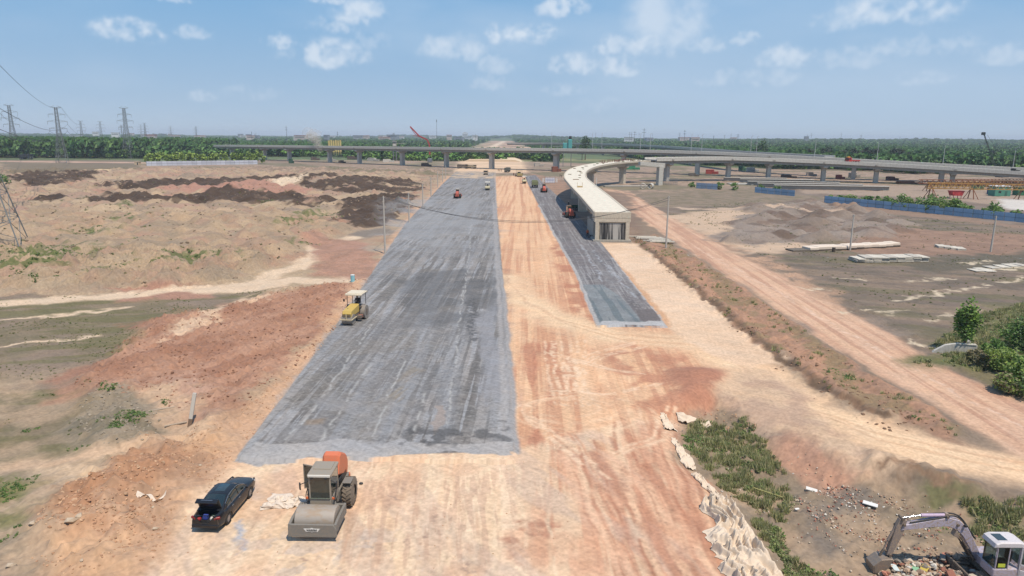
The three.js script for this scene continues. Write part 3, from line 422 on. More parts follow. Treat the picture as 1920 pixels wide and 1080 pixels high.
// ---------------------------------------------------------------- ground meshes
const texOf = (t) => {
  const n = t.nx * t.nz, d = new Uint8Array(n * 4);
  const enc = new Uint8Array(4097); for (let i = 0; i <= 4096; i++) { const v = i / 4096; enc[i] = Math.round(255 * (v <= .0031308 ? v * 12.92 : 1.055 * Math.pow(v, 1 / 2.4) - .055)); }
  const big = t.nx === 1500;
  t.each((i, x, z) => {
    const j = i / 3 * 4, g = big ? 1 + (fb(x / 30, z / 30) - .5) * .5 : 1 + (fb(x / .55, z / .55 + 1) - .5) * .15 + (fb(x / .17, z / .17) - .5) * .34 + (fb(x / 3.3 + 5, z / 3.3) - .5) * .12 + (fb(x / 1.4 + 2, z / 1.4) - .5) * .06 - .10 * sst(.72, .8, fb(x / .3 + 6, z / .3)) + .08 * sst(.74, .82, fb(x / .26, z / .26 + 9)), h = big ? 0 : (fb(x / 1.3 + 8, z / 1.3) - .5) * .05;
    d[j] = enc[clamp(t.d[i] * g * (1 + h)) * 4096 | 0]; d[j + 1] = enc[clamp(t.d[i + 1] * g) * 4096 | 0]; d[j + 2] = enc[clamp(t.d[i + 2] * g * (1 - h)) * 4096 | 0]; d[j + 3] = 255;
  });
  const tx = new THREE.DataTexture(d, t.nx, t.nz); tx.colorSpace = THREE.SRGBColorSpace; tx.magFilter = THREE.LinearFilter; tx.minFilter = THREE.LinearMipmapLinearFilter; tx.generateMipmaps = true; tx.needsUpdate = true; t.d = null; return tx;
};
const grainTex = (() => { const n = 512, d = new Uint8Array(n * n * 4); for (let y = 0; y < n; y++) for (let x = 0; x < n; x++) { const v = 255 * clamp(.5 * fb(x / n * 16, y / n * 16) + .5 * fb(x / n * 48 + 3, y / n * 48)), j = (y * n + x) * 4; d[j] = d[j + 1] = d[j + 2] = v; d[j + 3] = 255; } const t = new THREE.DataTexture(d, n, n); t.wrapS = t.wrapT = THREE.RepeatWrapping; t.magFilter = THREE.LinearFilter; t.needsUpdate = true; return t; })();
const earth = colour.map((t, k) => { const b = grainTex.clone(); b.repeat.set((t.x1 - t.x0) / 6.4, (t.z0 - t.z1) / 6.4); b.needsUpdate = true; return mat(0xffffff, { map: texOf(t), bumpMap: k < 2 ? b : null, bumpScale: .012, roughness: .97 }); });
const uvIn = (t, x, z) => [(x - t.x0) / (t.x1 - t.x0), (t.z0 - z) / (t.z0 - t.z1)];
// zones of the ground that are ways of their own
const inPoly = (p, x, z) => { let c = false; for (let i = 0, j = p.length - 1; i < p.length; j = i++) if ((p[i][1] > z) !== (p[j][1] > z) && x < (p[j][0] - p[i][0]) * (z - p[i][1]) / (p[j][1] - p[i][1]) + p[i][0]) c = !c; return c; };
const nearLine = (p, w, x, z) => { for (let i = 0; i + 1 < p.length; i++) { const dx = p[i + 1][0] - p[i][0], dz = p[i + 1][1] - p[i][1], t = clamp(((x - p[i][0]) * dx + (z - p[i][1]) * dz) / (dx * dx + dz * dz)); if (Math.hypot(x - p[i][0] - t * dx, z - p[i][1] - t * dz) < w) return true; } return false; };
const trackLine = [[-67.5, -83.5], [-64.5, -84.8], [-53.4, -89.0], [-41.9, -95.0], [-37.0, -98.1], [-31.6, -100.6], [-24.8, -98.5], [-21.1, -102.5]];
const zoneOf = (x, z) => inPoly(haul, x, z) ? 1 : nearLine(cross, 2.8, x, z) ? 2 : inPoly(median, x, z) ? 3 : inPoly(apron, x, z) ? 4 : nearLine(trackLine, 2, x, z) ? 5 : 0;
const zoneNames = ['ground', 'haul_road', 'dirt_road', 'median_strip', 'earth_road', 'dirt_track'];
heights.forEach((t, k) => {
  const cut = k ? [0, 1, 2, 3, 4] : [0, 1, 2, 3, 4, 5];
  for (const side of [0, 1]) {
    const ct = colour[k * 2 + side], sheets = {};
    for (let j = 0; j + 1 < t.nz; j++) for (let i = 0; i + 1 < t.nx; i++) {
      const x = t.x0 + (i + .5) * t.dx, z = t.z0 - (j + .5) * t.dz; if ((x > XS) !== !!side) continue;
      const q = zoneOf(x, z), s = sheets[q] ??= { map: new Map(), pos: [], uv: [], idx: [] };
      const v = (ii, jj) => { const o = jj * t.nx + ii; let n = s.map.get(o); if (n === undefined) { n = s.pos.length / 3; s.map.set(o, n); const X = t.x0 + ii * t.dx, Z = t.z0 - jj * t.dz; s.pos.push(X, t.d[o], Z); s.uv.push(...uvIn(ct, X, Z)); } return n; };
      const a = v(i, j), b = v(i + 1, j), c = v(i + 1, j + 1), d = v(i, j + 1); s.idx.push(a, b, c, a, c, d);
    }
    for (const q in sheets) {
      const s = sheets[q], g = new THREE.BufferGeometry(); g.setAttribute('position', new THREE.Float32BufferAttribute(s.pos, 3)); g.setAttribute('uv', new THREE.Float32BufferAttribute(s.uv, 2)); g.setIndex(s.idx); g.computeVertexNormals();
      tag(part(scene, zoneNames[q], earth[k * 2 + side], g), { 0: 'bare earth of the works site', 1: 'wide reddish haul road on the right', 2: 'pale dirt road bending to the right', 3: 'orange graded earth between the two grey strips', 4: 'pale graded earth in front of the grey carriageway', 5: 'pale dirt track across the left field' }[q], 'ground', null, 'structure');
    }
  }
});
{ // the country beyond and round about, one sheet with an opening for the site
  const ft = colour[4], pos = [], uv = [], idx = [];
  const quad = (x0, x1, z0, z1, nx = 1, nz = 1) => { for (let j = 0; j < nz; j++) for (let i = 0; i < nx; i++) { const n = pos.length / 3; for (const [a, b] of [[i, j], [i + 1, j], [i + 1, j + 1], [i, j + 1]]) { const X = mix(x0, x1, a / nx), Z = mix(z0, z1, b / nz); pos.push(X, 0, Z); const q = uvIn(ft, X, Z); uv.push(q[0], q[1] < 0 ? -q[1] : q[1]); } idx.push(n, n + 1, n + 2, n, n + 2, n + 3); } };
  quad(-3000, 3000, ZF, -6484, 12, 12); quad(-3000, -MX, 400, ZF, 4, 2); quad(MX, 3000, 400, ZF, 4, 2); quad(-MX, XL, 400, ZM, 2, 2); quad(XR, MX, 400, ZM, 2, 2); quad(XL, XR, 400, ZN, 2, 2); quad(-9000, 9000, -6484, -14000, 2, 2); quad(-9000, -3000, 400, -6484, 2, 2); quad(3000, 9000, 400, -6484, 2, 2);
  const g = new THREE.BufferGeometry(); g.setAttribute('position', new THREE.Float32BufferAttribute(pos, 3)); g.setAttribute('uv', new THREE.Float32BufferAttribute(uv, 2)); g.setIndex(idx); g.computeVertexNormals();
  earth[4].map.wrapS = earth[4].map.wrapT = THREE.MirroredRepeatWrapping;
  tag(part(scene, 'terrain', earth[4], g), 'flat green country out to the horizon', 'ground', null, 'structure');
}
// raised courses of crushed stone
function course(L, Rr, z0, z1, ct, m, name, label, cap) {
  const pos = [], uv = [], idx = [], T = .17, n = Math.round((z0 - z1) / (z0 > -130 ? 1.2 : 4)), nx = 12;
  const rows = [];
  for (let j = 0; j <= n; j++) {
    const z = mix(z0, z1, j / n), l = along(L, z), r = along(Rr, z), row = [], wob = (s) => (fb(z / 1.6 + s, s) - .5) * .35;
    const push = (x, y, zz = z) => { row.push(pos.length / 3); pos.push(x, y, zz); uv.push(...uvIn(ct, clamp(x, ct.x0 + .1, ct.x1 - .1), zz)); };
    push(l - .28 + wob(3), -.06); for (let i = 0; i <= nx; i++) { const x = mix(l + wob(3), r + wob(9), i / nx), zz = cap && j === 0 ? z + (fb(x / 1.9, 4) - .5) * 1.1 : z; push(x, T + (fb(x / 1.2, zz / 3) - .5) * .03 - (i === 0 || i === nx ? .02 : 0), zz); } push(r + .28 + wob(9), -.06);
    rows.push(row);
  }
  if (cap) { const row = rows[0].map((k) => { pos.push(pos[k * 3], -.06, pos[k * 3 + 2] + .3); uv.push(uv[k * 2], uv[k * 2 + 1]); return pos.length / 3 - 1; }); rows.unshift(row); }
  for (let j = 0; j + 1 < rows.length; j++) for (let i = 0; i + 1 < rows[0].length; i++) { const a = rows[j][i], b = rows[j][i + 1], c = rows[j + 1][i + 1], d = rows[j + 1][i]; idx.push(a, b, c, a, c, d); }
  const g = new THREE.BufferGeometry(); g.setAttribute('position', new THREE.Float32BufferAttribute(pos, 3)); g.setAttribute('uv', new THREE.Float32BufferAttribute(uv, 2)); g.setIndex(idx); g.computeVertexNormals();
  return tag(part(scene, name, m, g), label, 'road', null, 'structure');
}
course(edgeL, edgeR, edgeL[0][1] - .4, ZM, colour[0], earth[0], 'road', 'wide grey crushed stone carriageway, its near end', true);
course(edgeL, edgeR, ZM, edgeL.at(-1)[1], colour[2], earth[2], 'road', 'wide grey crushed stone carriageway running towards the viaduct');
course(stripL, stripR, stripL[0][1], ZM, colour[1], earth[1], 'road', 'narrow dark grey stone strip, its near end', true);
course(stripL, stripR, ZM, stripL.at(-1)[1], colour[3], earth[3], 'road', 'narrow dark grey stone strip running past the ramp');

// ---------------------------------------------------------------- foliage
// a crown of loose leaf sprays: clumps inside an ellipsoid, sprays spread over and through each clump
function foliage(n, rx, ry, rz, s, clumps, tones, flat = .5) {
  const pos = new Float32Array(n * 18), col = new Float32Array(n * 18), cl = [];
  for (let i = 0; i < clumps; i++) { let x, y, z; do { x = rr(-1, 1); y = rr(-1, 1); z = rr(-1, 1); } while (x * x + y * y + z * z > 1); cl.push([x * .68, y * .68, z * .68, rr(.26, .46)]); }
  const a = new THREE.Vector3(), b = new THREE.Vector3(), c = new THREE.Vector3();
  for (let i = 0; i < n; i++) {
    const q = cl[i % clumps]; c.set(rr(-1, 1), rr(-1, 1), rr(-1, 1)).normalize().multiplyScalar(q[3] * Math.pow(rnd(), .4));
    const x = (q[0] + c.x) * rx, y = (q[1] + c.y) * ry, z = (q[2] + c.z) * rz, k = s * rr(.6, 1.3);
    a.set(rr(-1, 1), rr(-flat, flat), rr(-1, 1)).normalize().multiplyScalar(k); b.set(rr(-1, 1), rr(-.8, .8), rr(-1, 1)).cross(a).normalize().multiplyScalar(k * .62);
    const P = [[x - a.x, y - a.y, z - a.z], [x + b.x, y + b.y, z + b.z], [x + a.x, y + a.y, z + a.z], [x - b.x, y - b.y, z - b.z]], t = tones[Math.floor(rnd() * tones.length)], v = rr(.75, 1.25);
    [0, 1, 2, 0, 2, 3].forEach((m, o) => { pos.set(P[m], i * 18 + o * 3); col.set([t[0] * v, t[1] * v, t[2] * v], i * 18 + o * 3); });
  }
  const g = new THREE.BufferGeometry(); g.setAttribute('position', new THREE.BufferAttribute(pos, 3)); g.setAttribute('color', new THREE.BufferAttribute(col, 3)); g.computeVertexNormals(); return g;
}
const leafMat = new THREE.MeshStandardMaterial({ vertexColors: true, roughness: .75, side: THREE.DoubleSide }), leafMatSoft = new THREE.MeshPhysicalMaterial({ vertexColors: true, roughness: .9, transmission: .35, thickness: 0, side: THREE.DoubleSide });
const bark = mat(E(110, 92, 74)), DG = [E(72, 114, 48), E(86, 128, 56), E(60, 98, 40)], MG = [E(116, 160, 62), E(132, 172, 74), E(98, 140, 54)], YG = [E(154, 182, 70), E(168, 192, 84), E(136, 166, 62)], DRY = [E(140, 132, 84), E(120, 120, 70), E(156, 142, 100)];
const GW = (x, z) => heightAt(x, z);
function tree(name, label, x, z, h, cr, tones, n = 700, ls = .35, group, lean = 0, y0) {
  const t = thing(name, label, 'tree', [x, y0 ?? GW(x, z) - .05, z], rnd() * 6, group), th = h * .32;
  const limbs = [bar([0, 0, 0], [lean * .4, th, 0], h * .022 + .03, 7, h * .015 + .02)];
  for (let i = 0; i < 5; i++) { const a = i * 1.3 + rnd(), r = cr * .5; limbs.push(bar([lean * .4, th * rr(.8, 1), 0], [lean + Math.cos(a) * r, h * rr(.55, .82), Math.sin(a) * r], h * .012, 5, h * .005)); }
  part(t, 'trunk', bark, limbs); const c = part(t, 'crown', leafMatSoft, foliage(n, cr, (h - th * .75) / 2 * 1.15, cr, ls, Math.max(7, Math.round(n / 70)), tones)); c.position.set(lean, th * .75 + (h - th * .75) / 2, 0); return t;
}
// --- woods beyond the works: one mass of trees out to the skyline
const hill = (x, z) => { const d = -z; if (d < 1400) return 0; const k = sst(1400, 3200, d); return k * Math.max(0, (fb(x / 700 + 3, z / 900) - .45) * 34 + (x > 0 ? 4 : -2)); };
{
  const g = new THREE.PlaneGeometry(7600, 5000, 90, 50).rotateX(-Math.PI / 2).translate(0, 0, -3900), p = g.attributes.position; for (let i = 0; i < p.count; i++) p.setY(i, hill(p.getX(i), p.getZ(i)) - 1.2); g.computeVertexNormals();
  tag(part(scene, 'hills', mat(E(92, 112, 66), { roughness: 1 }), g), 'low green rises on the skyline', 'hills', null, 'structure');
  const edge = (x) => x < -300 ? -590 : x < -150 ? -600 : x < 70 ? -590 : x < 180 ? mix(-590, -520, (x - 70) / 110) : x < 240 ? -470 : -430;
  const free = (x, z) => inPoly(corridor.map(([a, b]) => [a + (a > 0 ? 8 : -8), b]), x, z) || (x > -260 && x < 150 && z > -580) || (x > 8 && x < 130 && z > -900 && Math.abs(x - 80) < 40);
  const kinds = [foliage(80, 3.3, 3.0, 3.3, 1.1, 9, DG), foliage(80, 3.6, 2.6, 3.6, 1.1, 9, MG), foliage(64, 3.2, 2.8, 3.2, 1.2, 8, [...DG, ...MG])], lists = [[], [], []];
  for (let z = -428; z > -5200;) {
    const st = Math.max(6.2, -z * .0062);
    for (let x = z * .84 - 30; x < -z * .84 + 30; x += st) {
      const X = x + rr(-.45, .45) * st, Z = z + rr(-.45, .45) * st; if (Z > edge(X) || free(X, Z)) continue;
      const n = fb(X / 90 + 2, Z / 90), m = fb(X / 260, Z / 260 + 6), left = X < 40;
      if (left ? (n < .40 || (Z < -1500 && n < .44)) && !(X < -330 && Z > -800) : n < .27) continue;
      const tall = X < -330 && Z > -860 ? rr(2.0, 2.9) : m > .62 ? rr(1.3, 1.9) : (rnd() < .12 ? rr(1.3, 1.8) : rr(.6, 1.2)), w = Math.max(1, st / 6.8) * rr(.85, 1.2);
      lists[tall > 1.6 ? 0 : m > .52 ? (rnd() < .7 ? 1 : 2) : (rnd() < .6 ? 2 : 0)].push([X, hill(X, Z), Z, w * Math.min(tall, 1.7), tall]);
    }
    z -= st;
  }
  const o = new THREE.Object3D();
  lists.forEach((l, k) => {
    const im = new THREE.InstancedMesh(kinds[k], leafMat, l.length); im.name = numbered('forest');
    l.forEach(([x, y, z, w, h], i) => { o.position.set(x, y + 2.9 * h, z); o.rotation.y = rnd() * 6; o.scale.set(w, h * 1.05, w); o.updateMatrix(); im.setMatrixAt(i, o.matrix); const v = rr(.7, 1.3), q = rr(-.12, .12); im.setColorAt(i, new THREE.Color(v * (1 + q), v, v * (.95 - q))); });
    tag(im, ['dark tall woods beyond the site', 'lighter green plantation woods beyond the site', 'mixed green woods beyond the site'][k], 'woods', null, 'stuff'); scene.add(im);
  });
}
// single trees that stand out of the woods
{
  const bigs = [[[62.7, 12.4, -640.0], 16, 7.5, 'broad dark tree behind the teal tower'], [[66.6, 12.3, -650.0], 22, 6, 'tall round tree behind the teal tower'], [[206.3, 11.4, -600.0], 15, 6, 'low dark tree beside the tall bushy tree on the skyline'], [[211.8, 10.5, -600.0], 20, 7, 'tall bushy dark tree on the right skyline']];
  for (const [p, h, r, l] of bigs) tree('tree', l, p[0], p[2], h, r, DG, 420, 1.0, null, 0, 0);
  for (let k = 0; k < 9; k++) { const p = [232 + k * 8.2 + rr(-2, 2), -548 + rr(-14, 14)]; tree('tree', 'dark tree in the dense clump beyond the right viaduct', p[0], p[1], rr(13, 17), rr(5.5, 7), [E(50, 70, 38), E(44, 62, 34), E(58, 80, 42)], 380, 1.1, 'dense tree clump beyond the right viaduct', 0, 0); }
  const lefts = [[[-473.4, -678.9], 9], [[-346.7, -609.2], 8], [[-391.1, -701.8], 10], [[-364.7, -670.7], 9], [[-321.2, -560.3], 6], [[-375.8, -706.1], 8]];
  lefts.forEach(([p, h], i) => tree('tree', ['small tree below the leftmost pylons', 'small tree left of the big dark pylon', 'taller tree at the foot of the big dark pylon', 'small tree right of the big dark pylon', 'low tree before the big dark pylon', 'tree between the dark pylon and the bamboo hedge'][i], p[0], p[1], h, h * .42, MG, 260, .9, null, 0, 0));
}
// bamboo hedge behind the white sheet fence
{
  const t = thing('bamboo_hedge', 'bright yellow-green bamboo hedge behind the white sheet fence', 'hedge', [-212, 0, -487]);
  const gs = []; for (let k = 0; k < 22; k++) gs.push([-33 + k * 3.05, 15 - 38 * k / 21]);
  gs.forEach(([x, z]) => { const c = part(t, 'foliage', leafMat, foliage(190, 2.7, 5.0, 2.8, .8, 10, YG)); c.position.set(x + rr(-.5, .5), 4.6 + rr(-.3, .5), z + rr(-.6, .6)); });
}
// shrubs behind the blue fence on the right, one by one
{
  const fx = (s) => [mix(103.9, 134, s), mix(-232.2, -176, s)];
  const row = [[.02, 2.4], [.07, 2.8], [.12, 3], [.17, 3.6], [.22, 3], [.27, 3.4], [.31, 3], [.36, 3.8], [.42, 4.6], [.47, 4.2], [.52, 5.2], [.57, 5], [.62, 4.8], [.67, 4.6], [.72, 3], [.78, 2.6], [.84, 4.4], [.9, 3], [.96, 2.8], [1.01, 2.6]];
  row.forEach(([s, h], i) => { const [x, z] = fx(s), o = thing('shrub', `${i > 13 ? 'low leafy' : h > 4 ? 'tall leafy' : 'leafy'} shrub behind the long blue fence, ${ORD[i]} from its far end`, 'shrub', [x + rr(1.2, 2.6), 0, z - 2 + rr(-1, 1)], 0, 'shrubs behind the long blue fence'); const c = part(o, 'foliage', leafMatSoft, foliage(420, h * .78, h * .6, h * .78, .36, 11, i % 3 ? MG : [...MG, ...YG])); c.position.y = h * .55; part(o, 'stem', bark, bar([0, -.2, 0], [.1, h * .6, 0], .06)); });
  [[[85.5, -286.6], 3.4, 'shrub right of the short far blue fence'], [[90.9, -284.3], 3, 'round shrub between the two shorter blue fences'], [[76.9, -297.8], 2.6, 'shrub left of the short far blue fence'], [[102.1, -285.4], 2.4, 'low shrub behind the middle blue fence, left one'], [[107.8, -283.1], 2.4, 'low shrub behind the middle blue fence, right one'], [[-202.3, -275.5], 5, 'dark green bush at the left picture edge beyond the heaps']].forEach(([p, h, l]) => { const o = thing('shrub', l, 'shrub', [p[0], 0, p[1] - 2]); const c = part(o, 'foliage', leafMatSoft, foliage(260, h * .75, h * .55, h * .75, .36, 9, MG)); c.position.y = h * .5; part(o, 'stem', bark, bar([0, -.2, 0], [.1, h * .5, 0], .06)); });
}
// young tree and thicket by the haul road
{
  const p = [45.4, -66.8]; tree('tree', 'young leafy tree beside the concrete culvert by the haul road', p[0], p[1], 5.7, 1.45, [E(128, 172, 54), E(112, 154, 50), E(148, 186, 70), E(92, 130, 44)], 2200, .16, null, .1);
  const th = [[[47.3, -64.8], 2.2, 1.4, MG], [[51.7, -68.2], 3.4, 2.2, MG], [[52.2, -67.3], 3.6, 2.4, DG], [[45.2, -60.7], 2.6, 2.0, YG], [[45.0, -57.9], 2.8, 2.0, [...MG, ...YG]], [[44.7, -62.2], 1.5, 1.4, DRY], [[44.9, -64.1], 1.2, 1.1, DRY], [[42.0, -55.5], 1.7, 1.6, [...YG, ...DRY]], [[43.5, -54.0], 2.4, 2, MG]];
  th.forEach(([q, h, r, tones], i) => { const o = thing('bush', ['bush right of the young tree', 'tall dark bush behind the thicket at the right edge', 'dense bush cut by the right picture edge', 'yellow-green bush in the middle of the thicket', 'broad bush low in the thicket by the haul road', 'dry pale bush below the young tree', 'small dry bush beside the culvert', 'low straggling bush nearest the haul road', 'bush at the right edge beside the haul road'][i], 'bush', [q[0], GW(...q), q[1]]); const c = part(o, 'foliage', leafMatSoft, foliage(1500, r, h * .55, r, .13, 22, tones)); c.position.y = h * .5; part(o, 'stem', bark, [0, 1, 2].map((k) => bar([0, -.1, 0], [rr(-.6, .6), h * .6, rr(-.6, .6)], .035))); });
}
// grass, weeds and clods: countless
function scatter(name, label, geos, material, spots) {   // spots: [x, z, scale, tone]
  const o = new THREE.Object3D(), lists = geos.map(() => []); spots.forEach((s, i) => lists[i % geos.length].push(s));
  lists.forEach((l, k) => { const im = new THREE.InstancedMesh(geos[k], material, l.length); im.name = numbered(name); l.forEach(([x, z, s, t], i) => { o.position.set(x, GW(x, z) - .02 * s, z); o.rotation.set(0, rnd() * 6, 0); o.scale.set(s * rr(.8, 1.25), s * rr(.7, 1.2), s * rr(.8, 1.25)); o.updateMatrix(); im.setMatrixAt(i, o.matrix); const v = t ?? [1, 1, 1], q = rr(.8, 1.2); im.setColorAt(i, new THREE.Color().setRGB(v[0] * q, v[1] * q, v[2] * q)); }); tag(im, label, name, null, 'stuff'); im.castShadow = im.receiveShadow = true; scene.add(im); });
}
function tuft(n, h, w, tones) { const pos = [], col = []; for (let i = 0; i < n; i++) { const a = rnd() * 6.3, r = w * Math.sqrt(rnd()), x = Math.cos(a) * r, z = Math.sin(a) * r, b = rnd() * 6.3, k = h * rr(.5, 1.1), d = h * .09, lx = rr(-.4, .4) * h, lz = rr(-.4, .4) * h, t = tones[Math.floor(rnd() * tones.length)]; pos.push(x - Math.cos(b) * d, 0, z - Math.sin(b) * d, x + Math.cos(b) * d, 0, z + Math.sin(b) * d, x + lx, k, z + lz); for (let m = 0; m < 3; m++) col.push(...t); } const g = new THREE.BufferGeometry(); g.setAttribute('position', new THREE.Float32BufferAttribute(pos, 3)); g.setAttribute('color', new THREE.Float32BufferAttribute(col, 3)); g.computeVertexNormals(); return g; }
const around = (p, r, n, s0, s1, tone) => { const a = []; for (let i = 0; i < n; i++) { const q = rnd() * 6.3, d = r * Math.pow(rnd(), .6); const x = p[0] + Math.cos(q) * d, z = p[1] + Math.sin(q) * d; if (fb(x / 1.5, z / 1.5) > .42) a.push([x, z, rr(s0, s1), tone]); } return a; };
const within = (poly, n, s0, s1, tone, thr = 0, sc = 3) => { const b = bounds(poly, 0), a = []; for (let i = 0; i < n * 6 && a.length < n; i++) { const x = rr(b[0], b[1]), z = rr(b[2], b[3]); if (inPoly(poly, x, z) && fb(x / sc + 3, z / sc) > thr) a.push([x, z, rr(s0, s1), typeof tone === 'function' ? tone() : tone]); } return a; };
const clodGeos = [0, 1, 2].map(() => { const g = new THREE.IcosahedronGeometry(1, 0), p = g.attributes.position; const q = new Map(); for (let i = 0; i < p.count; i++) { const k = [p.getX(i), p.getY(i), p.getZ(i)].map((v) => v.toFixed(2)).join(); if (!q.has(k)) q.set(k, rr(.6, 1.3)); const s = q.get(k); p.setXYZ(i, p.getX(i) * s, p.getY(i) * s * .6, p.getZ(i) * s); } g.computeVertexNormals(); return g; });

// ---------------------------------------------------------------- viaducts
const concTex = (() => { const n = 256, d = new Uint8Array(n * n * 4); for (let y = 0; y < n; y++) for (let x = 0; x < n; x++) { const j = (y * n + x) * 4, v = 216 + 50 * (.5 * fb(x / n * 16, y / n * 16) + .5 * fb(x / n * 48, y / n * 16 + 4)) - 4; d[j] = v; d[j + 1] = v * .985; d[j + 2] = v * .96; d[j + 3] = 255; } const t = new THREE.DataTexture(d, n, n); t.colorSpace = THREE.SRGBColorSpace; t.wrapS = t.wrapT = THREE.RepeatWrapping; t.magFilter = THREE.LinearFilter; t.needsUpdate = true; return t; })();
const conc = mat(E(226, 226, 222), { map: concTex }), concDk = mat(E(190, 188, 182), { map: concTex }), concNew = mat(E(232, 224, 208), { map: concTex }), deckPale = mat(E(255, 250, 236), { map: concTex }), deckGrey = mat(E(190, 188, 184), { map: concTex }), steelGrey = mat(E(150, 152, 155), { roughness: .5, metalness: .4 });
const uvBox = (g, s = .2) => { const p = g.attributes.position, n = g.attributes.normal, u = new Float32Array(p.count * 2); for (let i = 0; i < p.count; i++) { const ny = Math.abs(n.getY(i)), nx = Math.abs(n.getX(i)); u[i * 2] = (nx > .7 ? p.getZ(i) : p.getX(i)) * s; u[i * 2 + 1] = (ny > .7 ? p.getZ(i) : p.getY(i)) * s; } g.setAttribute('uv', new THREE.BufferAttribute(u, 2)); return g; };
function route(pts, step = 3) { const c = new THREE.CatmullRomCurve3(pts.map(([x, z, h]) => new THREE.Vector3(x, h, z)), false, 'centripetal'); return c.getSpacedPoints(Math.round(c.getLength() / step)); }
function sweep(P, prof, closed = true) {   // profile [offset to the left of travel, height]; faces flat across, smooth along
  const pos = [], idx = [], uv = [], m = prof.length; let run = 0; const rows = P.map((p, i) => { const a = P[Math.max(0, i - 1)], b = P[Math.min(P.length - 1, i + 1)], dx = b.x - a.x, dz = b.z - a.z, l = Math.hypot(dx, dz); if (i) run += p.distanceTo(P[i - 1]); return { o: (s, y) => [p.x + dz / l * s, p.y + y, p.z - dx / l * s], run }; });
  let acc = 0; for (let k = 0; k < (closed ? m : m - 1); k++) { const A = prof[k], B = prof[(k + 1) % m], w = Math.hypot(A[0] - B[0], A[1] - B[1]), s0 = pos.length / 3; rows.forEach((r) => { pos.push(...r.o(...A), ...r.o(...B)); uv.push(r.run * .1, acc * .1, r.run * .1, (acc + w) * .1); }); acc += w; for (let i = 0; i + 1 < rows.length; i++) { const a = s0 + i * 2; idx.push(a, a + 2, a + 1, a + 1, a + 2, a + 3); } }
  for (const e of [0, rows.length - 1]) { const s = THREE.ShapeUtils.triangulateShape(prof.map((p) => new THREE.Vector2(...p)), []), s0 = pos.length / 3; prof.forEach((p) => { pos.push(...rows[e].o(...p)); uv.push(p[0] * .1, p[1] * .1); }); s.forEach((t) => e ? idx.push(s0 + t[0], s0 + t[1], s0 + t[2]) : idx.push(s0 + t[0], s0 + t[2], s0 + t[1])); }
  const g = new THREE.BufferGeometry(); g.setAttribute('position', new THREE.Float32BufferAttribute(pos, 3)); g.setAttribute('uv', new THREE.Float32BufferAttribute(uv, 2)); g.setIndex(idx); g.computeVertexNormals(); return g;
}
function viaduct(label, pts, W, m, o = {}) {
  const t = thing('viaduct', label, 'viaduct'), P = route(pts), h = W / 2, top = o.top ?? deckGrey;
  part(t, 'deck', top, sweep(P, [[-h, 0], [h, 0], [h, -.45], [-h, -.45]]));
  for (const s of [-1, 1]) { const ph = o.lip ?? .95; part(t, ph < .5 ? 'edge_beam' : 'parapet', m, sweep(P, [[s * (h + .02), -.6], [s * (h + .02), ph], [s * (h - .2), ph], [s * (h - .38), .02], [s * (h - .38), -.44], [s * (h - .3), -.6]])); }
  if (o.box) part(t, 'box_girder', m, sweep(P, [[-h * .55, -2.1], [h * .55, -2.1], [h * .72, -.46], [-h * .72, -.46]]));
  else for (let k = 0; k < (o.girders ?? 4); k++) { const c = mix(-h + 1.3, h - 1.3, k / ((o.girders ?? 4) - 1)); part(t, 'girder', concDk, sweep(P, [[c - .35, -1.95], [c + .35, -1.95], [c + .25, -.46], [c - .25, -.46]])); }
  (o.piers ?? []).forEach(([x, z, w, wide, y]) => {
    let bi = 0; P.forEach((p, i) => { if ((p.x - x) ** 2 + (p.z - z) ** 2 < (P[bi].x - x) ** 2 + (P[bi].z - z) ** 2) bi = i; });
    const a = P[Math.max(0, bi - 1)], b = P[Math.min(P.length - 1, bi + 1)], yaw = -Math.atan2(b.z - a.z, b.x - a.x), yt = P[bi].y - 1.96, y0 = Math.min(0, GW(x, z)) - 1;
    const pr = part(t, 'pier', m, uvBox(put(rb(w * .72, yt - 1.3 - y0, w, 0, (yt - 1.3 + y0) / 2, 0, .18), x, 0, z, 0, yaw)));
    if (!o.lip) part(t, 'joint_box', concDk, put(rb(.9, .8, .5, 0, P[bi].y - .1, h + .2, .05), P[bi].x, 0, P[bi].z, 0, yaw)); part(pr, 'pier_cap', m, uvBox(put(ex([[-w * .55, 0], [w * .55, 0], [wide / 2, .75], [wide / 2, 1.3], [-wide / 2, 1.3], [-wide / 2, .75]], w * .8, .04, 0, yt - 1.3, 0, 0, Math.PI / 2), x, 0, z, 0, yaw)));
  });
  return { t, P };
}
const mainV = viaduct('long grey viaduct crossing the whole view behind the roadworks', [[-258, -621, 10.7], [-206, -585, 11.2], [-78, -500, 12], [-14, -456, 12.5], [27, -439, 12.7], [105, -402, 12.4], [176, -368, 9.8], [250, -338, 6.7], [330, -310, 4.6]], 11, conc, { piers: [[-243, -610, 3, 8], [-206, -585, 3, 8], [-179.4, -566, 3, 9], [-140.6, -541, 3, 8], [-113.9, -523, 3, 8], [-78.5, -500, 3.2, 8], [-45, -477, 3, 8], [-13.7, -455, 3.4, 8], [27, -439, 4, 10], [66, -420, 3, 8], [105.5, -402, 3.2, 8], [140, -385, 3, 8], [178, -367, 3, 8], [215, -352, 3, 8], [255, -336, 3, 8]] });
const frontV = viaduct('nearer grey viaduct on the right with wide pale deck', [[66, -338, 10.4], [85, -345, 10.6], [110, -349, 10.7], [150, -347, 9.6], [176, -340, 8.7], [215, -322, 7], [255, -300, 5.1], [300, -274, 3.4]], 11, conc, { piers: [[74.7, -341, 2.6, 8], [107, -349, 2.6, 8], [127, -349, 2.6, 8], [153, -346, 2.6, 8], [176, -340, 2.8, 8], [205, -327, 2.6, 8], [238, -310, 2.6, 8], [268, -292, 2.4, 7]] });
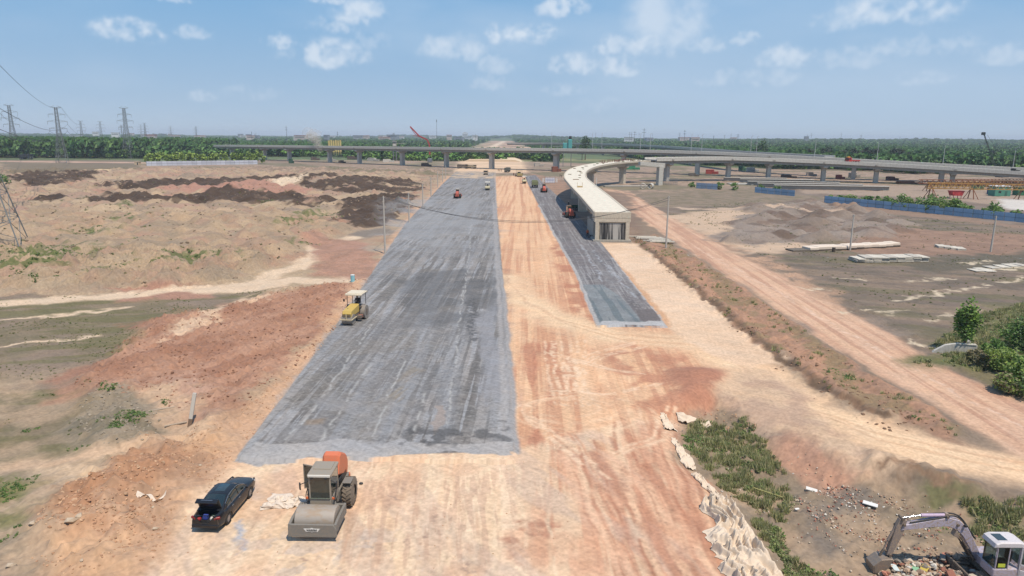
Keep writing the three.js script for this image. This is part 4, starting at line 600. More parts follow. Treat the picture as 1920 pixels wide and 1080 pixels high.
const farV = viaduct('distant curved flyover behind the crossing viaduct', [[-6, -960, 11], [40, -925, 12], [95, -850, 12.5], [125, -740, 12.5], [138, -620, 12.3], [142, -520, 12], [150, -440, 11.5], [176, -392, 10.8]], 9, conc, { girders: 3, piers: [[40, -925, 2.6, 7], [80, -877, 2.6, 7], [105, -825, 2.6, 7], [122, -760, 2.6, 7], [133, -690, 2.6, 7], [138, -620, 2.6, 7], [141, -560, 2.6, 7]] });
const ramp = viaduct('curved ramp with a pale unfinished deck beside the dark strip', [[20.2, -141, 6], [20.2, -170, 6.7], [20.0, -205, 7.5], [20.6, -232, 8.1], [24.5, -262, 8.8], [32.5, -290, 9.4], [45, -314, 9.9], [62, -333, 10.3]], 7.4, concNew, { top: deckPale, box: true, lip: .12, piers: [[20.2, -164, 2.6, 5.4], [20.2, -200, 2.6, 5.4], [21.5, -242, 2.6, 5.4], [32, -289, 2.6, 5.4], [50, -320, 2.6, 5.4]] });
{ // concrete end of the ramp
  const stain = (() => { const w = 128, h = 128, d = new Uint8Array(w * h * 4); for (let y = 0; y < h; y++) for (let x = 0; x < w; x++) { const u = x / w, e = Math.abs(u - .55) * 2, n = fb(u * 12 + 2, y / h * .4) * .5 + fb(u * 40, y / h * .9 + 3) * .5; const v = clamp(.86 - .75 * sst(.2, .75, e) + (n - .5) * 2.4); const j = (y * w + x) * 4; d[j] = mix(196, 34, 1 - v); d[j + 1] = mix(194, 35, 1 - v); d[j + 2] = mix(188, 37, 1 - v); d[j + 3] = 255; } const t = new THREE.DataTexture(d, w, h); t.colorSpace = THREE.SRGBColorSpace; t.magFilter = THREE.LinearFilter; t.needsUpdate = true; return t; })();
  const t = thing('abutment', 'concrete abutment of the ramp with black streaked front panel', 'abutment', [20.3, 0, -140.6]);
  part(t, 'wall', concNew, uvBox(rb(6.2, 4.6, 3.6, 0, 2.1, -1.7, .06)));
  const pl = new THREE.BoxGeometry(5.1, 3.3, .08); part(t, 'streaked_panel', mat(C(255, 255, 255), { map: stain, roughness: .6 }), pl.translate(.05, 2.15, .145));
  for (const s of [-1, 1]) part(t, 'pilaster', concNew, uvBox(rb(.75, 4.2, .6, s * 3.1, 1.93, .13, .05)));
  part(t, 'cap_beam', concNew, uvBox(rb(7.4, 1.3, 3.2, 0, 5.05 - .35, -1.2, .06))); part(t, 'footing', concDk, uvBox(rb(7.8, .7, 4.6, 0, .1, -1.5, .05)));
  part(t, 'end_wall', concNew, uvBox(rb(7.36, 1.2, .5, 0, 5.5, .19, .04)));
  for (const s of [-1, 1]) part(t, 'wing_wall', concDk, uvBox(rb(.5, 4.0, 12, s * 3.2, 1.6, -9, .05)));
}
{ // pier and cross head waiting for its span
  const p = [65.5, -313.0], t = thing('bridge_pier', 'bare pier with a long cross beam right of the curved ramp', 'pier', [p[0], 0, p[1]], .35);
  part(t, 'column', conc, uvBox(rb(2.2, 9.4, 2.4, 0, 3.8, 0, .15))); part(t, 'cross_beam', conc, uvBox(ex([[-10.5, 8.9], [2, 7.6], [2, 9.6], [-10.5, 10.3]], 1.8, .05)));
  const f = thing('rebar_stack', 'grey bundle of formwork frames at the foot of the bare pier', 'formwork', [p[0] + 5, 0, p[1] - 1]); for (let k = 0; k < 9; k++) part(f, 'frame', steelGrey, [bx(.1, 3.2, .1, k * .75 - 3, 1.4, 0), bx(.1, 3.2, .1, k * .75 - 3, 1.4, 1.4), bx(.1, .1, 1.4, k * .75 - 3, 2.9, .7), bx(.1, .1, 1.4, k * .75 - 3, 1.4, .7), bx(.75, .08, .08, k * .75 - 2.6, 2.2, 0)]);
}
// fresh things lying on the ramp deck
{
  const q = [[21.5, -196, 7.3], [19, -214, 7.7], [23.6, -240, 8.3]];
  const railing = thing('guard_frame', 'small yellow railing frame on the pale ramp deck', 'railing', [18.6, 7.25, -194]); part(railing, 'post', mat(E(206, 176, 120)), bx(.08, 1.3, .08, -.7, .65, 0)); part(railing, 'post', mat(E(206, 176, 120)), bx(.08, 1.3, .08, .7, .65, 0)); part(railing, 'rail', mat(E(206, 176, 120)), [bx(1.5, .08, .08, 0, .3, 0), bx(1.5, .3, .6, 0, .15, .3)]);
  const pole = thing('survey_mast', 'thin white mast on the right edge of the ramp deck', 'mast', [23.2, 7.3, -194]); part(pole, 'pole', mat(E(235, 235, 228)), bar([0, -.1, 0], [0, 2.6, 0], .07)); part(pole, 'brace', mat(E(235, 235, 228)), bar([0, .4, 0], [-.9, 0, 0], .05));
  for (let k = 0; k < 26; k++) { const i = 24 + Math.floor(rnd() * 46), p = ramp.P[Math.min(i, ramp.P.length - 2)]; tag(part(scene, 'timber_offcut', mat(E(96 + rnd() * 50, 84 + rnd() * 40, 74)), bx(rr(.5, 2), .18, rr(.3, .9), p.x + rr(-2.6, 2.6), p.y + .09, p.z + rr(-1, 1), 0, rnd() * 3)), 'dark timber offcut lying on the pale ramp deck', 'timber', 'offcuts on the ramp deck'); }
  for (let k = 0; k < 30; k++) { const p = ramp.P[ramp.P.length - 4 - Math.floor(rnd() * 10)], s = rnd() < .5 ? -1 : 1; tag(part(scene, 'reinforcing_cage', mat(E(132, 74, 62)), [bx(.12, 1.1, .12, 0, .55, 0), bx(2.2, .08, .08, 0, 1.0, 0), bx(2.2, .08, .08, 0, .5, 0)].map((g) => g.rotateY(.9).translate(p.x + rr(-3, 3), p.y, p.z + rr(-1.5, 1.5)))), 'rust red reinforcing cage on the ramp deck near the viaduct', 'rebar', 'reinforcing on the ramp end'); }
}
// lamp standards on the decks
{
  const lm = mat(E(206, 208, 208), { roughness: .5 }), spots = [[1036, 246, 280], [1109, 248, 279], [1132, 247, 279], [1202, 247, 280], [1221, 248, 280], [1300, 250, 285], [1313, 258, 286], [1410, 258, 290], [1418, 255, 290], [1533, 265, 294], [1648, 272, 303], [1773, 272, 312], [1908, 288, 320]];
  const P = mainV.P; spots.forEach(([u], i) => {
    let best = P[0], bd = 1e9; P.forEach((p) => { const d = Math.abs((p.x / -p.z) * 1300 * 1.017 + 960 - u + 0); if (p.z > -460 && d < bd) { bd = d; best = p; } });
    const o = thing('lamp_standard', `slender lamp standard on the viaduct deck, ${ORD[i]} from the carriageway`, 'street lamp', [best.x, best.y + .9, best.z - 5.2], 0, 'lamp standards on the viaduct'); part(o, 'pole', lm, bar([0, 0, 0], [0, 9.2, 0], .14, 6, .08)); part(o, 'arm', lm, bar([0, 9.1, 0], [0, 9.5, 1.6], .07)); part(o, 'lamp_head', lm, rb(.35, .14, .8, 0, 9.5, 1.8, .05));
  });
}
// machines on the deck
function boxTruck(name, label, p, yaw, c, c2, s = 1, group, bedOnly) {
  const t = thing(name, label, 'truck', p, yaw, group), body = mat(c2), cab = mat(c), tyre = mat(E(44, 44, 46)), gl = mat(E(40, 48, 54), { roughness: .2 });
  t.scale.setScalar(s);
  part(t, 'chassis', tyre, rb(.9, .25, 6.6, 0, .75, .2)); const cb = part(t, 'cab', cab, rb(2.3, 1.9, 1.8, 0, 1.85, 2.9, .12)); part(cb, 'windscreen', gl, rb(2.0, .8, .06, 0, 2.2, 3.8, .02)); part(cb, 'bumper', tyre, rb(2.3, .35, .2, 0, .75, 3.8)); for (const s2 of [-1, 1]) { part(cb, 'side_window', gl, rb(.05, .7, 1.0, s2 * 1.15, 2.25, 3.1, .02)); part(cb, 'mirror', tyre, rb(.12, .45, .2, s2 * 1.35, 2.1, 3.7)); part(cb, 'headlight', mat(E(230, 230, 220)), rb(.35, .2, .06, s2 * .85, 1.15, 3.82, .02)); }
  if (bedOnly) part(t, 'bed', body, [rb(2.4, .15, 4.4, 0, 1.15, -.6), rb(.08, .55, 4.4, 1.2, 1.4, -.6), rb(.08, .55, 4.4, -1.2, 1.4, -.6), rb(2.4, .55, .08, 0, 1.4, -2.8)]);
  else part(t, 'tipper_body', body, [rb(2.45, .15, 4.6, 0, 1.2, -.6), rb(.1, 1.5, 4.6, 1.2, 1.9, -.6), rb(.1, 1.5, 4.6, -1.2, 1.9, -.6), rb(2.4, 1.6, .1, 0, 1.9, 1.65), rb(2.4, 1.4, .1, 0, 1.85, -2.85), ...[-2.4, -1.3, -.2, .9].map((z) => rb(2.62, 1.4, .1, 0, 1.85, z))]);
  for (const [z, sx] of [[2.7, 1], [2.7, -1], [-.9, 1], [-.9, -1], [-2.1, 1], [-2.1, -1]]) { const w = part(t, 'wheel', tyre, cy(.5, .38, sx * .98, .5, z, 'x', 16)); part(w, 'rim', steelGrey, cy(.26, .4, sx * .98, .5, z, 'x', 12)); }
  return t;
}
{
  const P = frontV.P, near = (x) => P.reduce((a, b) => Math.abs(b.x - x) < Math.abs(a.x - x) ? b : a);
  let p = near(158); const y = thing('telehandler', 'yellow lifting machine on the right viaduct deck', 'machine', [p.x + 8, p.y, p.z - 3]); const yc = mat(E(214, 164, 40)); part(y, 'body', yc, rb(1.8, 1.2, 3.2, 0, 1.1, 0, .1)); part(y, 'cab', yc, rb(1.2, 1.5, 1.4, .2, 2.3, -.2, .08)); part(y, 'mast', mat(E(80, 60, 40)), [bx(.12, 4.2, .12, -1.4, 2.1, .3), bx(.12, 4.2, .12, -1.4, 2.1, -.3), bx(.1, .1, .6, -1.4, 4, 0)]); for (const [a, b] of [[-1, -1], [-1, 1], [1, -1], [1, 1]]) part(y, 'wheel', mat(E(44, 44, 46)), cy(.5, .4, a * .9, .5, b * 1.1, 'x', 14));
  p = near(166); boxTruck('tipper_truck', 'red truck on the right viaduct deck', [p.x, p.y, p.z - 1], -1.3, E(206, 52, 48), E(190, 60, 54), 1, null, true);
  p = near(226); boxTruck('flat_truck', 'small dark truck at the far right of the viaduct deck', [p.x, p.y, p.z - 1], -1.1, E(64, 66, 70), E(80, 82, 84), .7, null, true);
  for (const x of [88, 118, 121, 137, 201]) { p = near(x); tag(part(scene, 'site_box', mat(E(120 + rnd() * 90, 120 + rnd() * 80, 120 + rnd() * 70)), rb(rr(1, 2.5), rr(.6, 1.2), rr(.8, 1.2), p.x, p.y + .5, p.z + 3)), ['grey material box standing on the right viaduct deck', 'grey material box standing on the right viaduct deck'][0], 'box', 'boxes on the right viaduct deck'); }
}
// ---------------------------------------------------------------- pylons and lines
function pylonGeo(B = 3.5, k = 1) {   // 40 m lattice tower
  const w = (y) => y < 24 ? mix(B, 1.15, y / 24) : mix(1.15, .75, (y - 24) / 16), legs = [], brace = [], arms = [];
  for (const [a, b] of [[1, 1], [1, -1], [-1, 1], [-1, -1]]) legs.push([bar([a * B, -.5, b * B], [a * 1.15, 24, b * 1.15], .17 * k, 5), bar([a * 1.15, 24, b * 1.15], [a * .75, 40, b * .75], .13, 5)]);
  const ys = [0, 5, 9.5, 13.5, 17, 20, 22.5, 24.5, 27, 29.5, 32, 34.5, 37, 40];
  for (let i = 0; i + 1 < ys.length; i++) { const y = ys[i], z = ys[i + 1], p = w(y), q = w(z); for (const f of [(s, t, v) => [s * t, v, t], (s, t, v) => [s * t, v, -t], (s, t, v) => [t, v, s * t], (s, t, v) => [-t, v, s * t]]) { brace.push(bar(f(-1, p, y), f(1, q, z), .08 * k, 4), bar(f(1, p, y), f(-1, q, z), .08 * k, 4), bar(f(-1, q, z), f(1, q, z), .07 * k, 4)); } }
  for (const [y, l] of [[24.5, 5.6], [29.5, 6.4], [34.5, 5.4], [39.6, 3.6]]) { const g = []; for (const s of [-1, 1]) { g.push(bar([s * .9, y, .8], [s * l, y + .5, 0], .09, 4), bar([s * .9, y, -.8], [s * l, y + .5, 0], .09, 4), bar([s * .9, y + 1.5, 0], [s * l, y + .5, 0], .09, 4)); for (const k of [.4, .7]) g.push(bar([s * mix(.9, l, k), y + .3, .8 * (1 - k)], [s * mix(.9, l, k), y + .3 + 1.2 * (1 - k), 0], .06, 4)); if (y < 39) g.push(bar([s * l, y + .5, 0], [s * l, y - 1.8, 0], .1, 5)); } arms.push(g); }
  return { legs: legs.map((l) => join(l)), brace: join(brace), arms: arms.map((g) => join(g)) };
}
const galv = mat(E(132, 138, 140), { roughness: .6 }), PG = pylonGeo(), PN = pylonGeo(6.4, .62);
function pylon(label, x, z, yaw, s, PG2) { const PG0 = PG2 ?? PG; const t = thing('pylon', label, 'pylon', [x, 0, z], yaw); t.scale.setScalar(s); PG0.legs.forEach((g) => part(t, 'leg', galv, g)); part(t, 'bracing', galv, PG0.brace); PG0.arms.forEach((g) => part(t, 'crossarm', galv, g)); return t; }
const pyl = [['lattice pylon cut by the left picture edge among the heaps', -97.2, -125.5, 2.07, 1.05], ['lattice pylon standing tall on the bare ground at the left', -322, -503, .3, .96], ['wide-armed lattice pylon at the far left before the woods', -455, -645, .9, 1.12], ['big dark lattice pylon left of the bamboo hedge', -327, -600, .05, 1.04], ['slim pylon behind the dark wood, just right of the tall one', -653, -1074, .4, .96], ['far pylon halfway between the slim one and the big dark one', -630, -1085, .6, .95], ['small far pylon right of the big dark pylon', -640, -1235, .2, .95], ['very small far pylon next along the line', -860, -1560, .2, .95], ['pale pylon just right of the hedge line of trees', -760, -1450, .5, .95], ['faint pylon farther along the same line', -810, -1680, .4, .95], ['faintest pylon of the left line', -850, -1900, .4, .95]];
pyl.forEach((a, i) => { pylon(...a, i ? null : PN); });
const wireM = mat(E(70, 74, 80), { roughness: .6 });
function wire(label, a, b, sag, r, group) { const p = []; for (let k = 0; k <= 14; k++) { const t = k / 14; p.push([mix(a[0], b[0], t), mix(a[1], b[1], t) - sag * 4 * t * (1 - t), mix(a[2], b[2], t)]); } return tag(part(scene, 'power_line', wireM, tube(p, r, 4, 28)), label, 'power line', group); }
{
  const off = (q, l, y) => { const c = Math.cos(q[3]), s = Math.sin(q[3]); return [q[1] + c * l * q[4], y * q[4], q[2] - s * l * q[4]]; };
  const [n, a, b, c, d] = pyl; for (const [l, y] of [[3.6, 40], [5.6, 23], [6.4, 28], [-5.6, 23]]) { wire('power line from the near left pylon to the tall pylon on bare ground', off(n, l, y), off(a, l, y), 6, .07, 'lines to the tall left pylon'); wire('power line from the tall left pylon back over the dark wood', off(a, l, y), off(d, l, y), 8, .09, 'lines over the dark wood'); }
  for (const [l, y] of [[5.4, 33], [-5.4, 33]]) wire('power line across the far left pylon', off(n, l, y), off(b, l, y), 9, .08, 'lines to the far left pylon');
}
// concrete posts along the works
const poleM = mat(E(206, 200, 190));
function post(label, x, z, h, group, lean = 0) { const t = thing('utility_pole', label, 'utility pole', [x, GW(x, z) - .3, z], 0, group); t.rotation.z = lean; part(t, 'pole', poleM, bar([0, 0, 0], [0, h + .3, 0], .19, 8, .12)); part(t, 'bracket', steelGrey, [bx(.5, .07, .07, 0, h - .05, 0), bx(.07, .2, .07, .2, h + .05, 0), bx(.07, .2, .07, -.2, h + .05, 0)]); return t; }
[[[-23.1, -124.4], 10.4, 'tallest concrete utility pole beside the left edge of the grey carriageway'], [[-25.3, -169.3], 7.4, 'second utility pole along the left edge of the carriageway'], [[-26.9, -208.4], 6.8, 'third utility pole along the left edge of the carriageway'], [[-28.8, -245.9], 6.6, 'fourth utility pole along the left edge of the carriageway'], [[-30.8, -287.0], 6.6, 'fifth utility pole along the left edge of the carriageway'], [[-32.1, -320.3], 6.6, 'sixth utility pole along the left edge of the carriageway'], [[-32.9, -344.2], 6.6, 'farthest utility pole of the left row near the viaduct'], [[29.5, -131.7], 9.9, 'concrete utility pole right of the ramp abutment'], [[65.0, -132.0], 6.9, 'utility pole behind the white covered stack'], [[91.6, -131.3], 6.9, 'utility pole at the right before the blue fence']].forEach(([p, h, l]) => post(l, p[0], p[1], h));
for (const [dy, dx, s] of [[0, 0, 4.6], [-.35, .2, 4.0]]) { const a = [-22.6 + dx, 10.2 + dy, -124.4], b = [29.3 + dx, 9.7 + dy, -131.7]; wire(`${dy ? 'lower' : 'upper'} sagging cable strung over the carriageways between two poles`, a, b, s, .035, 'cables over the carriageways'); }
[[[-25.3, -169.3], [-23.1, -124.4], 7.2, 10], [[-26.9, -208.4], [-25.3, -169.3], 6.7, 7.2]].forEach(([a, b, h, k]) => wire('thin cable along the left row of poles', [a[0], h, a[1]], [b[0], k, b[1]], .8, .03, 'cables along the left poles'));
// ---------------------------------------------------------------- sheet fences, panel by panel
function fence(label, A, B, h, n, c, c2) {
  const t = thing('sheet_fence', label, 'fence', [A[0], 0, A[1]], -Math.atan2(B[1] - A[1], B[0] - A[0])), L = Math.hypot(B[0] - A[0], B[1] - A[1]), w = L / n, m = [mat(c, { roughness: .5 }), mat(c.map((v) => v * .9), { roughness: .55 }), mat(c.map((v) => v * 1.08), { roughness: .5 })], pm = mat(c2);
  const cor = []; for (let i = 0; i <= 24; i++) cor.push([mix(-w / 2 + .06, w / 2 - .06, i / 24), (i % 4 < 2 ? .02 : -.02)]); const sh = [...cor, ...cor.map(([x, y]) => [x, y - .012]).reverse()];
  for (let k = 0; k < n; k++) { const x = (k + .5) * w; part(t, 'panel', m[Math.floor(rnd() * 3)], ex(sh, h, 0, x, h / 2, rr(-.04, .04), Math.PI / 2)); part(t, 'post', pm, bx(.1, h + .15, .1, k * w, h / 2, -.1)); part(t, 'rail', pm, bx(w - .1, .07, .06, x, h * .5, .06)); }
  t.traverse((o) => { if (o.isMesh && o.name !== 'panel') o.position.y += 0; }); return t;
}
fence('white corrugated sheet fence in front of the bamboo hedge', [-241.5, -463.4], [-181.8, -500.8], 2.9, 23, E(214, 218, 232), E(150, 152, 160));
fence('long blue corrugated sheet fence on the right below the shrubs', [103.9, -232.2], [135, -174], 2.3, 25, E(150, 192, 226), E(80, 104, 130));
fence('middle blue sheet fence beyond the grey stockpile', [94.9, -273.8], [104.1, -257.3], 2.2, 6, E(152, 190, 224), E(60, 84, 110));
fence('short blue sheet fence near the bare pier', [77.3, -294.7], [83.9, -286.5], 2.4, 4, E(164, 188, 214), E(70, 90, 112));

// ---------------------------------------------------------------- vehicles and machines
const font = await new FontLoader().loadAsync('fonts/droid/droid_sans_bold.typeface.json');
const letters = (s, size, d = .012) => { const g = new TextGeometry(s, { font, size, depth: d, curveSegments: 3, bevelEnabled: false }); g.computeBoundingBox(); const b = g.boundingBox; return g.translate(-(b.min.x + b.max.x) / 2, -(b.min.y + b.max.y) / 2, 0); };
const rubber = mat(E(58, 56, 54), { roughness: .9 }), rubberDust = mat(E(134, 122, 108), { roughness: .95 }), glassDk = new THREE.MeshPhysicalMaterial({ color: new THREE.Color().setRGB(.012, .02, .018), roughness: .06, metalness: 0, clearcoat: 1, clearcoatRoughness: .03 }), chrome = mat(E(220, 222, 226), { metalness: .9, roughness: .2 }), blackP = mat(E(48, 48, 50), { roughness: .6 });
const grimes = {}; const grime = (c, k = .16, rgh = .7, o = {}) => { const key = [...c.map((v) => v.toFixed(3)), k, rgh, Object.keys(o).join()].join('|'); return grimes[key] ??= makeGrime(c, k, rgh, o); };
const makeGrime = (c, k, rgh, o) => { const n = 96, d = new Uint8Array(n * n * 4); const e = (v) => Math.round(255 * Math.pow(clamp(v), 1 / 2.2)); const du = E(178, 156, 132); for (let y = 0; y < n; y++) for (let x = 0; x < n; x++) { const a = clamp(k * 2.6 * sst(.42, .8, fb(x / n * 16, y / n * 16) * .6 + fb(x / n * 48 + 3, y / n * 48) * .4) + k * .4), j = (y * n + x) * 4; for (let q = 0; q < 3; q++) d[j + q] = e(mix(c[q], du[q], a)); d[j + 3] = 255; } const t = new THREE.DataTexture(d, n, n); t.colorSpace = THREE.SRGBColorSpace; t.wrapS = t.wrapT = THREE.RepeatWrapping; t.magFilter = THREE.LinearFilter; t.needsUpdate = true; return mat(0xffffff, { map: t, roughness: rgh, ...o }); };
const skin = (rows, closeEnds = true) => { // loft: rows of equal point lists
  const pos = [], idx = [], n = rows[0].length; rows.forEach((r) => r.forEach((p) => pos.push(...p))); for (let j = 0; j + 1 < rows.length; j++) for (let i = 0; i + 1 < n; i++) { const a = j * n + i; idx.push(a, a + 1, a + n + 1, a, a + n + 1, a + n); }
  const g = new THREE.BufferGeometry(); g.setAttribute('position', new THREE.Float32BufferAttribute(pos, 3)); g.setIndex(idx); g.computeVertexNormals(); return g;
};
function wheelOn(t, r, w, x, y, z, rim, n = 24, tyreMat = rubber) {
  const prof = [[r * .62, -w / 2], [r * .9, -w / 2], [r, -w * .32], [r, w * .32], [r * .9, w / 2], [r * .62, w / 2]].map((p) => new THREE.Vector2(...p));
  const ty = part(t, 'wheel', tyreMat, put(new THREE.LatheGeometry(prof, n), x, y, z, 0, 0, Math.PI / 2));
  const sp = [cy(r * .66, w * .72, x, y, z, 'x', 20)]; for (let k = 0; k < 10; k++) { const a = k * Math.PI / 5; sp.push(put(bx(w * .12, r * .55, r * .1, 0, r * .32, 0), x + Math.sign(x) * w * .38, y, z, a, 0, 0)); }
  part(ty, 'rim', rim, sp); return ty;
}
// --- black saloon with its boot open
{
  const t = thing('saloon_car', 'black saloon car with its boot lid open beside the bank', 'car', [-16.25, 0, -36.0], Math.PI - .05);
  t.scale.x = .92; const paintM = new THREE.MeshPhysicalMaterial({ color: new THREE.Color().setRGB(.010, .011, .014), roughness: .4, clearcoat: .55, clearcoatRoughness: .05, specularIntensity: .4 });
  const W = (z) => .93 * (1 - .17 * Math.pow(Math.abs(z) / 2.44, 4.5)), top = (z) => z > 1.0 ? mix(.98, .74, Math.pow((z - 1) / 1.44, 1.5)) : z < -1.6 ? mix(1.04, 1.0, (-z - 1.6) / .84) : .98, bot = (z) => .24 + .10 * Math.pow(Math.abs(z) / 2.44, 8);
  const arch = (z) => { let a = 0; for (const c of [1.42, -1.40]) { const d = Math.abs(z - c); if (d < .40) a = Math.max(a, Math.sqrt(.16 - d * d)); } return a; };
  const zs = []; for (let k = 0; k <= 64; k++) zs.push(mix(-2.43, 2.43, k / 64));
  const ring = (z, s) => { const w = W(z), b = Math.max(bot(z), .30 + arch(z) * .92 - (arch(z) ? 0 : .06)), h = top(z), e = Math.abs(z) > 2.3 ? .93 : 1; return [[0, b, z], [s * w * .86, b, z], [s * w * .97 * e, b + .04, z], [s * w, mix(b, .62, .55), z], [s * w * .985, .68, z], [s * w * .95, .80, z], [s * w * .88 * e, h - .06, z], [s * w * .74 * e, h, z], [s * .40, h + .02, z], [0, h + .025, z]]; };
  const gs = []; for (const s of [1, -1]) { const rows = zs.map((z) => ring(z, s)), pos = [], idx = []; const n = 10; rows.forEach((r) => r.forEach((p) => pos.push(...p))); for (let j = 0; j + 1 < rows.length; j++) for (let i = 0; i + 1 < n; i++) { const zc = (zs[j] + zs[j + 1]) / 2; if (zc < -1.66 && zc > -2.36 && i >= 7) continue; const a = j * n + i, q = s > 0 ? [a, a + n + 1, a + 1, a, a + n, a + n + 1] : [a, a + 1, a + n + 1, a, a + n + 1, a + n]; idx.push(...q); } for (const e of [0, rows.length - 1]) for (let i = 1; i + 1 < n; i++) { if (!e && i >= 7) continue; const o = e * n; idx.push(o, o + i, o + i + 1); } const g = new THREE.BufferGeometry(); g.setAttribute('position', new THREE.Float32BufferAttribute(pos, 3)); g.setIndex(idx); g.computeVertexNormals(); gs.push(g); }
  part(t, 'body', paintM, gs);
  const gh = (z) => z > .35 ? mix(1.45, .97, Math.pow((z - .35) / .85, 1.15)) : z < -.75 ? mix(1.45, 1.0, Math.pow((-z - .75) / 1.1, 1.2)) : 1.45 + .025 * Math.sin((z + .75) / 1.1 * 3.14);
  const sec = (z, s, o = 0) => { const h = gh(z), f = clamp((h - .95) / .5), w = W(z) * .88; return [[s * (w + o), .93, z], [s * (mix(w, w * .9, f) + o), mix(.93, h, .55), z], [s * (mix(w, .64, f) + o), mix(.93, h, .9), z], [s * mix(w * .9, .54, f), h + o, z], [s * .3, h + .02 + o, z], [0, h + .028 + o, z]]; };
  const zr = []; for (let k = 0; k <= 40; k++) zr.push(mix(-1.85, 1.2, k / 40));
  part(t, 'roof', paintM, [1, -1].map((s) => skin(zr.map((z) => s > 0 ? sec(z, s) : sec(z, s).reverse()))));
  const strip = (z0, z1, i0, i1, s, o = .008) => { const r = []; for (let k = 0; k <= 12; k++) { const z = mix(z0, z1, k / 12), q = sec(z, s, o).slice(i0, i1 + 1); r.push(s > 0 ? q : q.reverse()); } return skin(r); };
  part(t, 'windscreen', glassDk, [strip(.42, 1.12, 3, 5, 1), strip(.42, 1.12, 3, 5, -1)]); part(t, 'rear_window', glassDk, [strip(-1.72, -.85, 3, 5, 1), strip(-1.72, -.85, 3, 5, -1)]); part(t, 'sunroof', glassDk, [strip(-.6, .25, 4, 5, 1), strip(-.6, .25, 4, 5, -1)]);
  for (const s of [1, -1]) {
    for (const [a, b, y] of [[.92, .08, 1], [.0, -.78, 1], [-.84, -1.3, 0]]) { const r = []; for (let k = 0; k <= 8; k++) { const z = mix(a, b, k / 8), q = sec(z, s, .01); r.push(s > 0 ? [q[0], q[1], q[2]].map((p, i) => i ? p : [p[0] - s * .0, .985, z]).reverse() : [q[0], q[1], q[2]].map((p, i) => i ? p : [p[0], .985, z])); } part(t, 'side_window', glassDk, skin(r)); }
    part(t, 'window_trim', chrome, tube([1.0, .6, .2, -.3, -.8, -1.2, -1.42].map((z) => { const q = sec(z, s, .014)[2]; return [q[0], q[1] + .015, z]; }), .012, 5, 24), tube([1.0, 0, -1.0, -1.42].map((z) => [s * (W(z) * .88 + .016), .965, z]), .010, 5, 16));
    part(t, 'mirror', paintM, rb(.2, .13, .12, s * 1.0, 1.02, .82, .05)); for (const z of [.02, -.85]) part(t, 'door_handle', chrome, rb(.03, .03, .18, s * (W(z) * .97), .82, z, .012));
    part(t, 'tail_light', mat(E(150, 28, 34), { roughness: .2 }), rb(.34, .15, .14, s * .70, .86, -2.33, .05, 0, s * -.45)); part(t, 'headlight', mat(E(210, 214, 220), { roughness: .15 }), rb(.34, .12, .2, s * .66, .68, 2.26, .05, 0, s * .5));
    const silver = mat(E(196, 196, 200), { metalness: .7, roughness: .3 }); for (const z of [1.42, -1.40]) wheelOn(t, .335, .23, s * .80, .335, z, silver);
  }
  part(t, 'bumper', paintM, rb(1.62, .2, .12, 0, .42, -2.40, .05)); part(t, 'grille', blackP, rb(1.1, .22, .05, 0, .5, 2.42, .02));
  const lid = part(t, 'boot_lid', paintM, rb(1.34, .09, .72, 0, 0, -.36, .04), rb(1.30, .30, .07, 0, -.12, -.72, .03)); lid.position.set(0, 1.05, -1.66); lid.rotation.x = 1.18; part(lid, 'number_recess', chrome, rb(.7, .03, .02, 0, -.08, -.765, .008));
  part(t, 'boot_liner', mat(E(40, 40, 42), { roughness: 1 }), [bx(1.3, .03, .78, 0, .52, -2.0), bx(.03, .46, .78, .66, .74, -2.0), bx(.03, .46, .78, -.66, .74, -2.0), bx(1.3, .46, .03, 0, .74, -1.63)]);
  const at = (n, l, c, m, g) => { const o = part(scene, n, m, g.applyMatrix4(new THREE.Matrix4().makeRotationY(Math.PI - .05).setPosition(-16.25, 0, -36.0))); tag(o, l, c); };
  at('storage_box', 'small blue box in the open boot of the black car', 'box', mat(E(52, 76, 170)), rb(.26, .24, .22, .18, .70, -1.95, .02)); at('red_bag', 'small red bag at the left inside the car boot', 'bag', mat(E(176, 40, 48)), rb(.2, .16, .2, .48, .64, -2.1, .06)); at('plastic_bag', 'crumpled white bag at the right inside the car boot', 'bag', mat(E(222, 220, 212)), put(new THREE.IcosahedronGeometry(.17, 1), -.3, .68, -2.1)); at('tool_bag', 'dark green bag behind the white bag in the car boot', 'bag', mat(E(48, 72, 58)), rb(.4, .2, .24, -.28, .66, -1.8, .06));
}
